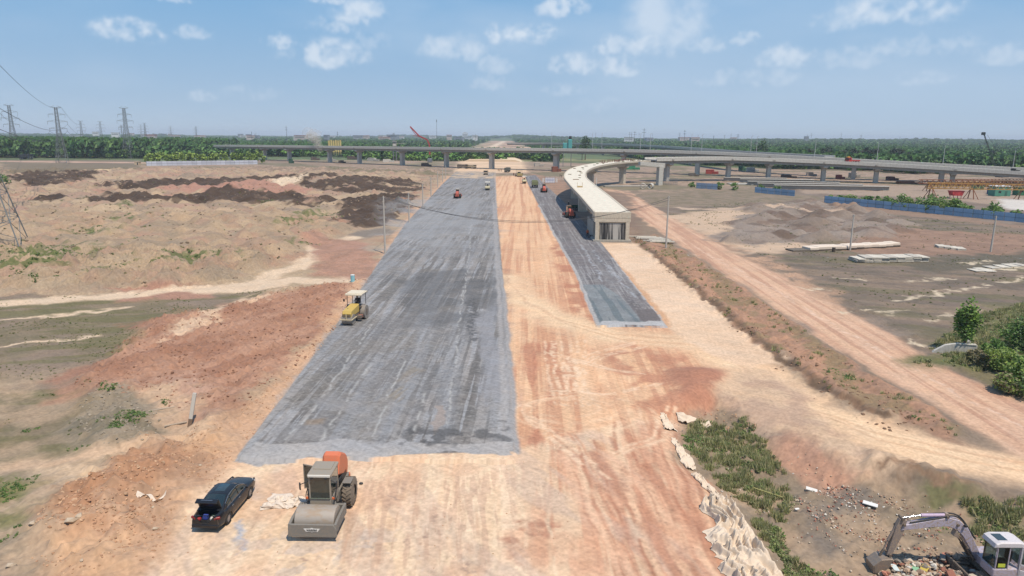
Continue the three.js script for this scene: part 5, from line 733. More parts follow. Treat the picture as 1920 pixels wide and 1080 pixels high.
// --- single drum soil compactors
function compactor(label, p, yaw, o) {
  const t = thing('soil_compactor', label, 'road roller', p, yaw, o.group), fine = o.fine;
  const dk = grime(o.frame ?? E(132, 130, 124), .12), hoodM = grime(o.hood, .10, .5), drumM = grime(E(182, 174, 164), .32, .6, { metalness: .15 }), cabM = grime(o.cab, .25, .6);
  part(t, 'drum', drumM, put(new THREE.LatheGeometry([[.05, -1.07], [.70, -1.07], [.75, -1.02], [.75, 1.02], [.70, 1.07], [.05, 1.07]].map((q) => new THREE.Vector2(...q)), 40), 0, .75, 1.5, 0, 0, Math.PI / 2));
  for (const s of [-1, 1]) part(t, 'side_frame', dk, ex([[.45, .55], [2.45, .55], [2.55, .7], [2.5, 1.0], [1.9, 1.08], [.45, 1.1]], .14, .02, s * 1.21, 0, 0, 0, -Math.PI / 2));
  const fp = part(t, 'front_plate', dk, ex([[-1.27, .34], [1.27, .34], [1.24, .82], [1.12, 1.02], [-1.12, 1.02], [-1.24, .82]], .12, .02, 0, 0, 2.52, .0)); const teeth = []; for (let k = 0; k < 21; k++) teeth.push(bx(.055, .09, .03, -1.1 + k * .11, .31, 2.52)); part(fp, 'scraper_teeth', dk, teeth);
  part(t, 'rear_beam', dk, rb(2.5, .4, .16, 0, .85, .42, .03));
  if (fine) { const bd = part(t, 'badge', mat(E(236, 236, 232)), ex([[-.43, .085], [-.08, .085], [-.05, .125], [.05, .125], [.08, .085], [.43, .085], [.3, -.1], [.05, -.1], [0, -.13], [-.05, -.1], [-.3, -.1]], .016, .003, 0, .74, 2.595)); part(bd, 'lettering', mat(E(24, 24, 26)), letters('HAMM', .125).translate(0, .735, 2.604)); }
  part(t, 'frame', dk, [rb(.9, .5, 1.2, 0, .85, -.1, .05), rb(1.2, .55, 2.6, 0, .95, -1.7, .06), rb(1.3, .3, .3, 0, .9, .3, .04)]);
  const cab = part(t, 'cab', cabM, [rb(1.2, .55, 1.5, 0, 1.35, .15, .06), ...[[-.56, .86], [.56, .86], [-.56, -.56], [.56, -.56]].map(([x, z]) => rb(.09, 1.4, .09, x, 2.25, z, .02)), rb(1.14, .5, .05, 0, 1.8, -.56, .02)]);
  part(t, 'cab_roof', cabM, [rb(1.32, .16, 1.66, 0, 2.98, .15, .07), rb(1.0, .08, .9, 0, 3.07, -.1, .03)]); part(t, 'roof_edge', mat(E(232, 230, 222)), rb(1.22, .14, .08, 0, 2.97, .97, .03));
  part(cab, 'windscreen', glassDk, rb(1.04, 1.24, .03, 0, 2.26, .885, .01)); part(cab, 'rear_window', glassDk, rb(1.04, .8, .03, 0, 2.46, -.6, .01)); part(cab, 'side_window', glassDk, rb(.03, 1.2, 1.3, .575, 2.25, .15, .01)); if (!fine) part(cab, 'side_window', glassDk, rb(.03, 1.2, 1.3, -.575, 2.25, .15, .01)); part(cab, 'sill', grime(E(62, 92, 84), .2), rb(1.1, .06, .06, 0, 1.62, .92, .02));
  for (const s of [-1, 1]) part(cab, 'work_lamp', blackP, rb(.14, .12, .1, s * .4, 2.86, 1.0, .03));
  const hood = part(t, 'engine_hood', hoodM, ex([[0, 0], [1.95, 0], [1.95, .95], [1.7, 1.12], [.5, 1.0], [.12, .72], [0, .4]], 1.0, .12, 0, 0, 0, 0, -Math.PI / 2)); hood.position.set(0, 1.18, -2.95); if (fine) { hood.position.set(0, 1.25, -2.9); hood.rotation.x = -.42; }
  part(t, 'engine_bay', blackP, rb(1.0, .6, 1.7, 0, 1.35, -1.9, .05)); part(t, 'tail_plate', hoodM, rb(1.3, .5, .2, 0, .95, -2.95, .06));
  for (const s of [-1, 1]) { const w = part(t, 'wheel', fine ? rubberDust : rubber, put(new THREE.LatheGeometry([[.4, -.28], [.72, -.28], [.8, -.18], [.8, .18], [.72, .28], [.4, .28]].map((q) => new THREE.Vector2(...q)), 28), s * .98, .8, -1.45, 0, 0, Math.PI / 2)); part(w, 'rim', grime(E(150, 140, 126), .3), cy(.42, .4, s * .98, .8, -1.45, 'x', 18)); if (fine) { const lug = []; for (let k = 0; k < 22; k++) for (const q of [-1, 1]) lug.push(put(bx(.3, .06, .07, q * .13, .81, 0, 0, q * .6, 0), s * .98, .8, -1.45, (k + (q > 0 ? .5 : 0)) * Math.PI / 11, 0, 0)); part(w, 'tread', rubberDust, lug); } part(t, 'fender', fine ? dk : hoodM, rb(.5, .06, .7, s * 1.0, 1.66, -1.1, .02)); }
  if (fine) {
    const door = part(t, 'open_door', cabM, [bx(.05, 1.5, .06, 0, 0, 0), bx(.05, .06, .8, 0, .72, .4), bx(.05, .06, .8, 0, -.7, .4), bx(.05, 1.5, .06, 0, 0, .8)]); door.position.set(-.62, 2.05, -.5); door.rotation.y = -1.9; part(door, 'pane', glassDk, bx(.015, 1.38, .76, 0, 0, .4));
    part(t, 'mirror', blackP, rb(.08, .38, .22, -1.06, 2.35, .95, .03, 0, .4), bar([-.6, 2.6, .85], [-1.06, 2.45, .95], .025)); part(t, 'mirror', blackP, rb(.08, .38, .22, .95, 2.45, .95, .03), bar([.6, 2.7, .85], [.95, 2.55, .95], .025));
    part(t, 'handrail', blackP, tube([[-.7, 1.2, .8], [-.85, 1.6, .7], [-.85, 2.0, .2]], .025), tube([[.7, 1.2, .8], [.8, 1.9, .6], [.75, 2.3, .2]], .025)); part(t, 'step', blackP, rb(.35, .06, .5, -.85, .85, .2, .02), rb(.35, .06, .5, .85, .85, .2, .02)); part(t, 'hose', blackP, tube([[-.4, 1.0, .5], [-.2, 1.25, .75], [.1, 1.05, .9], [.4, 1.2, .6]], .035), tube([[-.6, 1.0, .45], [-.3, 1.1, .7], [.3, 1.0, .7]], .03)); part(t, 'seat', blackP, rb(.5, .6, .15, 0, 1.95, -.2, .06), rb(.5, .12, .5, 0, 1.68, .05, .05)); part(t, 'indicator', mat(E(226, 110, 50)), rb(.14, .14, .06, .72, 1.66, .94, .03), rb(.14, .14, .06, -.72, 1.66, .94, .03));
  }
  return t;
}
compactor('grey and orange roller with raised hood and HAMM badge on the bare earth', [-10.35, 0, -35.35], -.02, { fine: true, hood: E(240, 124, 72), cab: E(164, 158, 144) });
compactor('red and white roller on the left side of the grey carriageway', [...((p) => [p[0], .17, p[1]])([-18.8, -238.2])], Math.PI, { hood: E(206, 84, 56), cab: E(220, 216, 206), frame: E(206, 80, 58) });
compactor('orange roller on the narrow dark strip near the ramp pier', [...((p) => [p[0], .17, p[1] + 2])([14.9, -184.5])], Math.PI + .15, { hood: E(226, 92, 56), cab: E(110, 96, 80), frame: E(190, 78, 54) });
compactor('orange roller beside the khaki truck on the dark strip', [...((p) => [p[0], .17, p[1]])([11.9, -266.2])], Math.PI, { hood: E(222, 88, 58), cab: E(84, 74, 66), frame: E(176, 70, 56) });
// --- people: one continuous surface each, from a field of tapered limbs
function personGeo(J, bones, head, tint, res = 46) {
  const lo = [1e9, 1e9, 1e9], hi = [-1e9, -1e9, -1e9]; for (const k in J) for (let c = 0; c < 3; c++) { lo[c] = Math.min(lo[c], J[k][c] - .22); hi[c] = Math.max(hi[c], J[k][c] + .22); }
  const cell = .035, n = [0, 1, 2].map((c) => Math.ceil((hi[c] - lo[c]) / cell)), d = (x, y, z) => {
    let s = 1e9; for (const [a, b, ra, rb2] of bones) { const A = J[a], B = J[b], bx2 = B[0] - A[0], by = B[1] - A[1], bz = B[2] - A[2], L = bx2 * bx2 + by * by + bz * bz + 1e-9; const t = clamp(((x - A[0]) * bx2 + (y - A[1]) * by + (z - A[2]) * bz) / L); const q = Math.hypot(x - A[0] - t * bx2, y - A[1] - t * by, z - A[2] - t * bz) - mix(ra, rb2, t); const h = clamp(.5 + .5 * (s - q) / .05); s = mix(s, q, h) - .05 * h * (1 - h); }
    const H2 = J.head; const e = Math.hypot((x - H2[0]) / .085, (y - H2[1]) / .115, (z - H2[2]) / .10); return Math.min(s, (e - 1) * .09);
  };
  // surface by dual points: one vertex per cell that the surface crosses
  const F = new Float32Array((n[0] + 1) * (n[1] + 1) * (n[2] + 1)), I = (i, j, k) => (k * (n[1] + 1) + j) * (n[0] + 1) + i; for (let k = 0; k <= n[2]; k++) for (let j = 0; j <= n[1]; j++) for (let i = 0; i <= n[0]; i++) F[I(i, j, k)] = d(lo[0] + i * cell, lo[1] + j * cell, lo[2] + k * cell);
  const vid = new Map(), pos = [], col = [], idx = []; const cv = (i, j, k) => { const key = I(i, j, k); if (vid.has(key)) return vid.get(key); let c = 0, p = [0, 0, 0]; for (let e = 0; e < 12; e++) { const ax = e >> 2, u = e & 1, v = (e >> 1) & 1, a = [i, j, k]; a[(ax + 1) % 3] += u; a[(ax + 2) % 3] += v; const b = [...a]; b[ax]++; const fa = F[I(...a)], fb2 = F[I(...b)]; if ((fa < 0) !== (fb2 < 0)) { const t = fa / (fa - fb2); for (let q = 0; q < 3; q++) p[q] += a[q] + (b[q] - a[q]) * t; c++; } } const P = p.map((v, q) => lo[q] + v / c * cell); pos.push(...P); col.push(...tint(P)); vid.set(key, pos.length / 3 - 1); return pos.length / 3 - 1; };
  for (let k = 1; k < n[2]; k++) for (let j = 1; j < n[1]; j++) for (let i = 1; i < n[0]; i++) { const f = F[I(i, j, k)]; for (let ax = 0; ax < 3; ax++) { const a = [i, j, k]; a[ax]++; const g = F[I(...a)]; if ((f < 0) === (g < 0)) continue; const u = [0, 0, 0], v = [0, 0, 0]; u[(ax + 1) % 3] = 1; v[(ax + 2) % 3] = 1; const q = [[0, 0], [1, 0], [1, 1], [0, 1]].map(([s, t]) => cv(i - s * u[0] - t * v[0], j - s * u[1] - t * v[1], k - s * u[2] - t * v[2])); f < 0 ? idx.push(q[0], q[1], q[2], q[0], q[2], q[3]) : idx.push(q[0], q[2], q[1], q[0], q[3], q[2]); } }
  const g = new THREE.BufferGeometry(); g.setAttribute('position', new THREE.Float32BufferAttribute(pos, 3)); g.setAttribute('color', new THREE.Float32BufferAttribute(col, 3)); g.setIndex(idx); g.computeVertexNormals(); return g;
}
const BONES = [['hip', 'chest', .15, .17], ['chest', 'neck', .15, .06], ['neck', 'head', .055, .06], ['sl', 'sr', .08, .08], ['sl', 'el', .065, .05], ['el', 'hl', .048, .036], ['sr', 'er', .065, .05], ['er', 'hr', .048, .036], ['pl', 'kl', .10, .07], ['kl', 'fl', .068, .045], ['pr', 'kr', .10, .07], ['kr', 'fr', .068, .045], ['pl', 'pr', .12, .12], ['fl', 'tl', .045, .04], ['fr', 'tr', .045, .04], ['hl', 'gl', .036, .03], ['hr', 'gr', .036, .03]];
const standJ = { hip: [0, .98, 0], chest: [0, 1.3, 0], neck: [0, 1.47, 0], head: [0, 1.62, .02], sl: [.19, 1.4, 0], sr: [-.19, 1.4, 0], el: [.27, 1.13, .02], hl: [.26, .9, .12], er: [-.27, 1.13, .02], hr: [-.27, .88, .1], gl: [.25, .82, .14], gr: [-.26, .8, .12], pl: [.1, .93, 0], pr: [-.1, .93, 0], kl: [.12, .5, .03], kr: [-.13, .5, 0], fl: [.13, .07, -.02], fr: [-.15, .07, -.06], tl: [.15, .04, .14], tr: [-.17, .04, .1] };
const sitJ = { ...standJ, hip: [0, .55, 0], chest: [0, .88, .02], neck: [0, 1.05, .03], head: [0, 1.2, .06], sl: [.19, .98, .02], sr: [-.19, .98, .02], el: [.26, .74, .12], hl: [.17, .72, .36], er: [-.26, .74, .12], hr: [-.17, .72, .36], gl: [.14, .73, .42], gr: [-.14, .73, .42], pl: [.1, .5, .02], pr: [-.1, .5, .02], kl: [.14, .5, .42], kr: [-.14, .5, .42], fl: [.14, .1, .46], fr: [-.14, .1, .46], tl: [.15, .06, .6], tr: [-.15, .06, .6] };
const figM = new THREE.MeshStandardMaterial({ vertexColors: true, roughness: .9 });
const outfit = (top, leg, seat = 0) => ([x, y, z]) => { const h = seat ? .0 : 0; const yy = seat ? y + .42 : y; if (yy > 1.50) return E(168, 122, 94); if (Math.abs(x) > .15 && yy < .95 + (seat ? .3 : 0) && yy > .7 && (!seat || z > .28)) return E(168, 122, 94); if (seat ? (y < .62 && (z > .1 || y < .5)) : yy < .97) return yy < .12 + (seat ? .42 : 0) ? E(50, 46, 42) : leg; return top; };
function person(label, p, yaw, top, leg, hat, sit) { const t = thing('person', label, 'person', p, yaw), J = sit ? sitJ : standJ; part(t, 'body', figM, personGeo(J, BONES, null, outfit(top, leg, sit))); part(t, 'hard_hat', mat(hat, { roughness: .4 }), put(new THREE.SphereGeometry(.125, 14, 7, 0, 6.3, 0, 1.55), J.head[0], J.head[1] + .035, J.head[2]), put(new THREE.CylinderGeometry(.15, .15, .015, 14), J.head[0], J.head[1] + .035, J.head[2] + .02)); return t; }
// --- three-wheel and tyre rollers with sun roofs
function sunRoof(t, m, w, l, y, z, posts) { part(t, 'canopy', m, [rb(w, .09, l, 0, y, z, .04), rb(w - .3, .08, l - .4, 0, y + .07, z, .03), rb(w, .16, .05, 0, y - .06, z + l / 2, .02), rb(w, .16, .05, 0, y - .06, z - l / 2, .02)]); for (const [a, b] of [[-1, -1], [-1, 1], [1, -1], [1, 1]]) part(t, 'post', blackP, rb(.06, posts, .06, a * (w / 2 - .18), y - posts / 2, z + b * (l / 2 - .2), .02)); }
{
  const p = [-18.0, -76.4], t = thing('road_roller', 'yellow roller with cream sun roof on the left edge of the grey road', 'road roller', [p[0] - .1, .17, p[1] - .5], -.12); const ye = grime(E(224, 190, 84), .1, .5), dk = grime(E(110, 100, 92), .2), dr = grime(E(150, 146, 140), .2, .5);
  for (const s of [-1, 1]) part(t, 'front_drum', dr, cy(.62, .58, s * .31, .62, 1.7, 'x', 30)); part(t, 'drum_yoke', grime(E(222, 206, 168), .1), [rb(.1, .1, 1.6, .66, .75, 1.7, .03), rb(.1, .1, 1.6, -.66, .75, 1.7, .03), rb(1.42, .12, .1, 0, .72, 2.48, .03), rb(.1, .7, .1, 0, 1.0, 2.45, .03), rb(1.3, .1, .1, 0, .72, .95, .03), rb(.12, .5, .5, 0, 1.35, 1.75, .04)]);
  const hd = part(t, 'hood', ye, ex([[-.5, 1.05], [2.05, 1.0], [2.15, 1.35], [2.0, 1.6], [-.5, 1.85]], 1.05, .07, 0, 0, .1, 0, -Math.PI / 2)); part(hd, 'grille', dk, rb(.9, .3, .06, 0, 1.2, 2.26, .02)); part(hd, 'filler_cap', blackP, cy(.06, .1, -.2, 1.72, 1.3));
  part(t, 'frame', dk, [rb(1.0, .5, 3.0, 0, .85, -.5, .05), rb(2.0, .35, .5, 0, .55, .2, .04)]); for (const s of [-1, 1]) { const w = part(t, 'rear_drum', dr, cy(.8, .55, s * .85, .8, -1.2, 'x', 32)); part(w, 'hub', dk, cy(.4, .58, s * .85, .8, -1.2, 'x', 20)); part(t, 'step', grime(E(150, 84, 70), .2), rb(.5, .3, .35, s * .8, .6, -.05, .03)); }
  part(t, 'operator_deck', dk, rb(1.5, .1, 1.5, 0, 1.5, -1.2, .03)); part(t, 'seat', blackP, rb(.5, .12, .5, 0, 1.75, -1.4, .04), rb(.5, .6, .12, 0, 2.05, -1.65, .04)); part(t, 'steering_wheel', blackP, put(new THREE.TorusGeometry(.2, .02, 6, 16), 0, 2.15, -.75, -.9), bar([0, 1.6, -.55], [0, 2.12, -.75], .03)); sunRoof(t, grime(E(244, 232, 206), .08, .6), 1.95, 2.1, 3.05, -1.1, 1.5);
  part(t, 'mirror', blackP, rb(.2, .3, .05, -1.1, 2.35, 0, .02), bar([-.8, 2.6, -.2], [-1.1, 2.45, 0], .02));
  const q = person('seated driver in dark clothes on the yellow roller', [p[0] - .1 + .17, .17 + 1.3, p[1] - .5 - 1.4], -.12, E(60, 58, 60), E(52, 52, 58), E(70, 60, 52), true);
}
function tyreRoller(label, p, yaw, c) {
  const t = thing('tyre_roller', label, 'road roller', p, yaw), m = grime(c, .12, .5), dk = grime(E(84, 80, 76), .2); part(t, 'body', m, [ex([[-2.1, .75], [2.1, .75], [2.2, 1.2], [1.9, 1.55], [.6, 1.6], [-2.0, 1.5], [-2.2, 1.1]], 1.8, .08, 0, 0, 0, 0, -Math.PI / 2)]); part(t, 'skirt', dk, rb(1.9, .3, 3.2, 0, .72, 0, .04)); for (const z of [1.5, -1.5]) for (let k = 0; k < 4; k++) part(t, 'wheel', rubber, cy(.5, .26, -.66 + k * .44, .5, z, 'x', 18));
  part(t, 'bumper', m, rb(1.9, .3, .15, 0, .95, 2.2, .04), rb(1.9, .3, .15, 0, .95, -2.2, .04)); part(t, 'seat', blackP, rb(.6, .7, .5, 0, 1.9, -.2, .06)); part(t, 'console', dk, rb(.7, .6, .2, 0, 1.85, .7, .04)); sunRoof(t, mat(E(240, 236, 224)), 2.0, 2.3, 3.1, .1, 1.6); for (const s of [-1, 1]) part(t, 'lamp', mat(E(236, 230, 210)), rb(.22, .14, .05, s * .6, 1.25, -2.25, .02)); return t;
}
tyreRoller('cream tyre roller with white sun roof on the right half of the carriageway', [...((p) => [p[0], .17, p[1]])([-9.9, -274.7])], Math.PI, E(214, 206, 168));
tyreRoller('cream tyre roller with white sun roof at the head of the dark strip', [...((p) => [p[0], .17, p[1]])([5.2, -317.1])], Math.PI + .05, E(222, 212, 166));
boxTruck('tipper_truck', 'khaki tipper truck between two rollers on the dark strip', [...((p) => [p[0], .17, p[1]])([9.2, -291.0])], Math.PI, E(120, 128, 84), E(132, 138, 96));
boxTruck('tipper_truck', 'grey green tipper truck on the orange strip near the viaduct', [...((p) => [p[0], 0, p[1]])([-3.3, -415.1])], Math.PI - .2, E(110, 118, 110), E(96, 100, 92));
boxTruck('flat_truck', 'dusty pale truck at the far end of the carriageway', [...((p) => [p[0], .1, p[1]])([-14.8, -384.8])], 0, E(196, 176, 152), E(186, 168, 148), .9);
boxTruck('flat_truck', 'dark green flatbed truck parked under the ramp', [...((p) => [p[0], 0, p[1]])([19.4, -202.5])], 1.5, E(28, 92, 64), E(34, 84, 62), .85, null, true);
boxTruck('tipper_truck', 'brown truck by the left foot of the viaduct', [...((p) => [p[0], 0, p[1]])([-33.3, -458.4])], 1.4, E(128, 112, 96), E(112, 100, 88), 1);
boxTruck('tipper_truck', 'pale truck right of the brown truck under the viaduct', [...((p) => [p[0], 0, p[1]])([-27.4, -459.3])], 1.2, E(206, 190, 160), E(196, 180, 152), .9);
{ // stone spreader
  const p = [3.5, -371.8], t = thing('stone_paver', 'yellow paving machine with masts at the end of the dark strip', 'paver', [p[0], 0, p[1]], .1), m = grime(E(176, 160, 84), .25), dk = grime(E(84, 78, 66), .2); part(t, 'hopper', m, [rb(3.0, .9, 1.6, 0, .9, 2, .05), rb(.15, .9, 1.8, 1.5, 1.6, 2, .04, 0, 0, -.3), rb(.15, .9, 1.8, -1.5, 1.6, 2, .04, 0, 0, .3)]); part(t, 'body', m, rb(2.3, 1.3, 2.8, 0, 1.1, -.2, .08)); part(t, 'screed', dk, rb(4.4, .5, .9, 0, .4, -2.4, .04)); for (const s of [-1, 1]) { part(t, 'track', rubber, rb(.4, .7, 2.8, s * 1.0, .38, -.2, .3)); part(t, 'mast', dk, bx(.12, 2.6, .12, s * 1.5, 2.4, -1.2)); } part(t, 'console', dk, rb(1.6, .8, .4, 0, 2.0, -1.2, .05)); part(t, 'canopy', m, rb(2.2, .08, 1.6, 0, 3.1, -.8, .03), bx(.06, 1.4, .06, .9, 2.4, -.8), bx(.06, 1.4, .06, -.9, 2.4, -.8));
  person('worker in brown clothes beside the paving machine', [...((q) => [q[0], 0, q[1]])([1.3, -371.5])], 1, E(130, 84, 62), E(70, 62, 58), E(200, 150, 60)); person('worker standing left of the paving machine', [...((q) => [q[0], 0, q[1]])([0.4, -376.4])], 0, E(150, 96, 70), E(80, 70, 62), E(220, 180, 70)); person('worker in an ochre vest behind the paving machine', [...((q) => [q[0], 0, q[1]])([5.3, -377.1])], 2, E(196, 168, 70), E(80, 70, 62), E(220, 180, 70));
  person('worker in dark clothes beside the green truck under the ramp', [...((q) => [q[0], GW(...q), q[1]])([17.0, -211.6])], 2, E(44, 42, 44), E(40, 40, 44), E(210, 206, 196)); person('person in an orange vest on the dark strip by the abutment', [...((q) => [q[0], .14, q[1]])([15.9, -145.9])], .3, E(226, 110, 56), E(50, 48, 52), E(214, 180, 90)); person('person in dark clothes left of the curved ramp', [...((q) => [q[0], GW(...q), q[1]])([24.9, -369.6])], 2, E(110, 74, 60), E(80, 62, 54), E(190, 150, 100)); person('second person standing left of the curved ramp', [...((q) => [q[0], GW(...q), q[1]])([25.4, -364.9])], 1, E(96, 66, 56), E(70, 60, 54), E(190, 150, 100));
  [[924, 0], [927, 1], [930, 0], [936, 2], [940, 1]].forEach(([u], i) => { const x = (u - 960) / 1300 * 428, z = -424 + i; person(['worker standing just left of the middle viaduct pier', 'worker beside the middle viaduct pier', 'worker right of the middle viaduct pier', 'worker on the sand beyond the carriageway, nearer the truck', 'worker nearest the grey green truck'][i], [x + 3, 0, z], i, E(170, 120, 96), E(90, 80, 76), E(226, 200, 90)); });
  // motorbike beside the abutment
  const q = [16.9, -144.4], b = thing('motorbike', 'dark motorbike parked by the left side of the abutment', 'motorbike', [q[0], GW(...q), q[1]], 1.2); for (const z of [.62, -.62]) part(b, 'wheel', rubber, put(new THREE.TorusGeometry(.27, .05, 6, 18), 0, .3, z, 0, Math.PI / 2)); part(b, 'frame', mat(E(150, 150, 152), { roughness: .4 }), bar([0, .35, -.5], [0, .7, .35], .06), bar([0, .3, .62], [0, .95, .4], .035), rb(.3, .35, .5, 0, .45, 0, .08)); part(b, 'seat', blackP, rb(.24, .12, .7, 0, .78, -.25, .05)); part(b, 'handlebar', blackP, bar([-.32, 1.02, .36], [.32, 1.02, .36], .02), bar([.3, 1.02, .36], [.34, 1.18, .36], .015)); part(b, 'bodywork', mat(E(60, 58, 60), { roughness: .3 }), rb(.26, .3, .3, 0, .7, .3, .08), rb(.2, .15, .3, 0, .68, -.6, .05));
}
// --- small lilac excavator at the rubble
{
  const Y = -1.45, t = thing('excavator', 'pale lilac excavator with scratched boom working at the rubble heap', 'excavator', [25.5, Y, -32.6]); const li = grime(E(196, 190, 214), .34, .55), liD = grime(E(146, 132, 128), .45, .7), dk = grime(E(70, 62, 58), .3), wh = grime(E(232, 228, 232), .08, .5);
  for (const z of [-.85, .85]) { const tr = part(t, 'track', grime(E(92, 80, 70), .5), ex([[-1.45, .12], [-1.25, 0], [1.25, 0], [1.45, .12], [1.5, .35], [1.3, .58], [-1.3, .58], [-1.5, .35]], .45, .02, 0, 0, z)); const sh = []; for (let k = 0; k < 18; k++) sh.push(bx(.1, .05, .47, -1.3 + k * .153, .6, z)); part(tr, 'track_shoes', grime(E(110, 96, 84), .5), sh); part(tr, 'sprocket', dk, cy(.2, .5, 1.15, .3, z, 'z', 14), cy(.2, .5, -1.15, .3, z, 'z', 14)); }
  part(t, 'undercarriage', dk, rb(1.6, .4, 1.4, 0, .45, 0, .05)); part(t, 'blade', dk, rb(.12, .45, 2.1, -1.85, .3, 0, .04), rb(.9, .12, .2, -1.4, .3, .5, .03), rb(.9, .12, .2, -1.4, .3, -.5, .03));
  const W = new THREE.Matrix4(); const up = (n, m, ...g) => part(t, n, m, ...g.map((x) => x.translate(0, 0, 0)));
  part(t, 'upper_body', li, ex([[-.9, .7], [1.2, .7], [1.35, .95], [1.3, 1.5], [.5, 1.6], [.2, 1.05], [-.95, 1.05]], 1.9, .06, .1, 0, .05)); part(t, 'counterweight', li, rb(.5, .8, 1.95, 1.35, 1.05, .05, .15));
  const cx = -.45, cz = .95; const cab = part(t, 'cab', li, [rb(1.35, .5, 1.0, cx, 1.05, cz, .1), ...[[-.62, -.46], [-.62, .46], [.62, -.46], [.62, .46], [.05, .46]].map(([a, b]) => rb(.07, 1.3, .07, cx + a * .97 + (a < -.5 ? .04 : 0), 1.9, cz + b * .97, .025))]); part(t, 'cab_roof', wh, ex([[-.72, 0], [.66, 0], [.72, .1], [.5, .2], [-.5, .2], [-.68, .12]], 1.06, .06, cx, 2.52, cz)); part(cab, 'roof_hatch', glassDk, rb(.5, .04, .62, cx - .28, 2.77, cz, .02, 0, 0, .0));
  const gl = new THREE.MeshPhysicalMaterial({ color: 0x9fb0a8, transmission: 1, thickness: 0, roughness: .03, ior: 1.45 }); part(cab, 'windscreen', gl, rb(.02, 1.2, .86, cx - .62, 1.9, cz, .005)); part(cab, 'side_window', gl, rb(.55, 1.15, .02, cx - .28, 1.9, cz + .47, .005)); part(cab, 'sticker', mat(E(214, 226, 60)), rb(.36, .2, .012, cx - .28, 1.48, cz + .485, .004)); part(cab, 'rear_window', gl, rb(.02, 1.0, .86, cx + .62, 2.0, cz, .005));
  const dr = part(t, 'open_door', wh, [bx(.06, 1.7, .05, 0, .1, 0), bx(.06, 1.7, .05, .66, .1, 0), bx(.66, .06, .05, .33, .95, 0), bx(.66, .5, .05, .33, -.55, 0), bx(.66, .06, .05, .33, .0, 0)]); dr.position.set(cx + .62, 1.55, cz + .52); dr.rotation.y = -.5; part(dr, 'pane', gl, bx(.58, .85, .012, .33, .48, 0));
  part(t, 'seat', blackP, rb(.42, .1, .45, cx + .1, 1.45, cz, .04), rb(.1, .6, .45, cx + .35, 1.8, cz, .04)); part(t, 'console', blackP, rb(.2, .4, .15, cx - .3, 1.4, cz + .25, .03), bar([cx - .35, 1.3, cz - .1], [cx - .38, 1.75, cz - .1], .02));
  const bz = -.35, boomPts = [[-.55, .8], [-.95, 1.55], [-1.55, 2.55], [-2.05, 2.98], [-2.6, 3.12], [-3.4, 3.0], [-4.9, 2.68], [-4.98, 2.42], [-3.5, 2.62], [-2.6, 2.68], [-2.1, 2.5], [-1.7, 2.1], [-1.2, 1.3], [-.9, .7]];
  part(t, 'boom', li, ex(boomPts, .34, .03, 0, 0, bz)); part(t, 'boom_cylinder', dk, bar([-1.0, .75, bz + .24], [-1.5, 1.5, bz + .24], .075, 10), bar([-1.5, 1.5, bz + .24], [-1.95, 2.15, bz + .24], .045, 8)); part(t, 'boom_cylinder', dk, bar([-1.0, .75, bz - .24], [-1.5, 1.5, bz - .24], .075, 10), bar([-1.5, 1.5, bz - .24], [-1.95, 2.15, bz - .24], .045, 8));
  part(t, 'stick', liD, ex([[-4.75, 2.95], [-5.1, 3.0], [-5.25, 2.6], [-5.55, .95], [-5.35, .85], [-4.9, 2.1]], .26, .02, 0, 0, bz)); part(t, 'stick_cylinder', grime(E(214, 190, 222), .15), bar([-2.7, 3.22, bz], [-4.0, 3.2, bz], .09, 10)); part(t, 'cylinder_rod', chrome, bar([-4.0, 3.2, bz], [-4.95, 3.05, bz], .04, 8)); part(t, 'bucket_cylinder', liD, bar([-5.15, 2.75, bz], [-5.55, 1.75, bz], .07, 8), bar([-5.55, 1.75, bz], [-5.72, 1.2, bz], .04, 8)); part(t, 'link', dk, bar([-5.72, 1.2, bz], [-5.9, .75, bz], .06, 6), bar([-5.72, 1.2, bz], [-5.42, 1.05, bz], .05, 6));
  const bk = part(t, 'bucket', grime(E(150, 140, 132), .4, .5, { metalness: .3 }), [ex([[-5.35, .85], [-5.95, .8], [-6.35, .45], [-6.3, .05], [-5.95, -.1], [-5.9, .0], [-6.15, .12], [-6.2, .42], [-5.9, .68], [-5.4, .72]], .78, .01, 0, 0, bz), ...[-.39, .39].map((z) => ex([[-5.4, .8], [-5.95, .78], [-6.3, .45], [-6.25, .08], [-5.95, -.08], [-5.5, .4]], .03, 0, 0, 0, bz + z))]); const th = []; for (let k = 0; k < 5; k++) th.push(bx(.2, .05, .08, -5.86, -.1, bz - .32 + k * .16, 0, 0, -.3)); part(bk, 'teeth', dk, th); part(t, 'pin', dk, ...[[-.75, .78], [-2.1, 2.75], [-4.9, 2.72], [-5.42, .95], [-2.7, 3.2], [-5.0, 3.05]].map(([x, y]) => cy(.075, .46, x, y, bz, 'z', 10))); part(t, 'bracket', liD, ex([[-2.5, 3.05], [-2.9, 3.0], [-2.75, 3.34], [-2.62, 3.34]], .2, .01, 0, 0, bz), ex([[-1.8, 1.9], [-2.1, 2.4], [-2.2, 2.1]], .3, .01, 0, 0, bz)); part(t, 'lamp', blackP, rb(.12, .12, .14, -1.75, 2.75, bz + .26, .02)); part(t, 'hose', blackP, tube([[-1.0, 1.9, bz], [-2.0, 3.15, bz - .1], [-3, 3.25, bz - .12], [-4.8, 2.95, bz - .1], [-5.3, 2.6, bz - .1]], .04), tube([[-1.0, 1.9, bz + .1], [-2.2, 3.2, bz + .1], [-3.2, 3.1, bz + .14], [-4.6, 2.85, bz + .14]], .04));
}

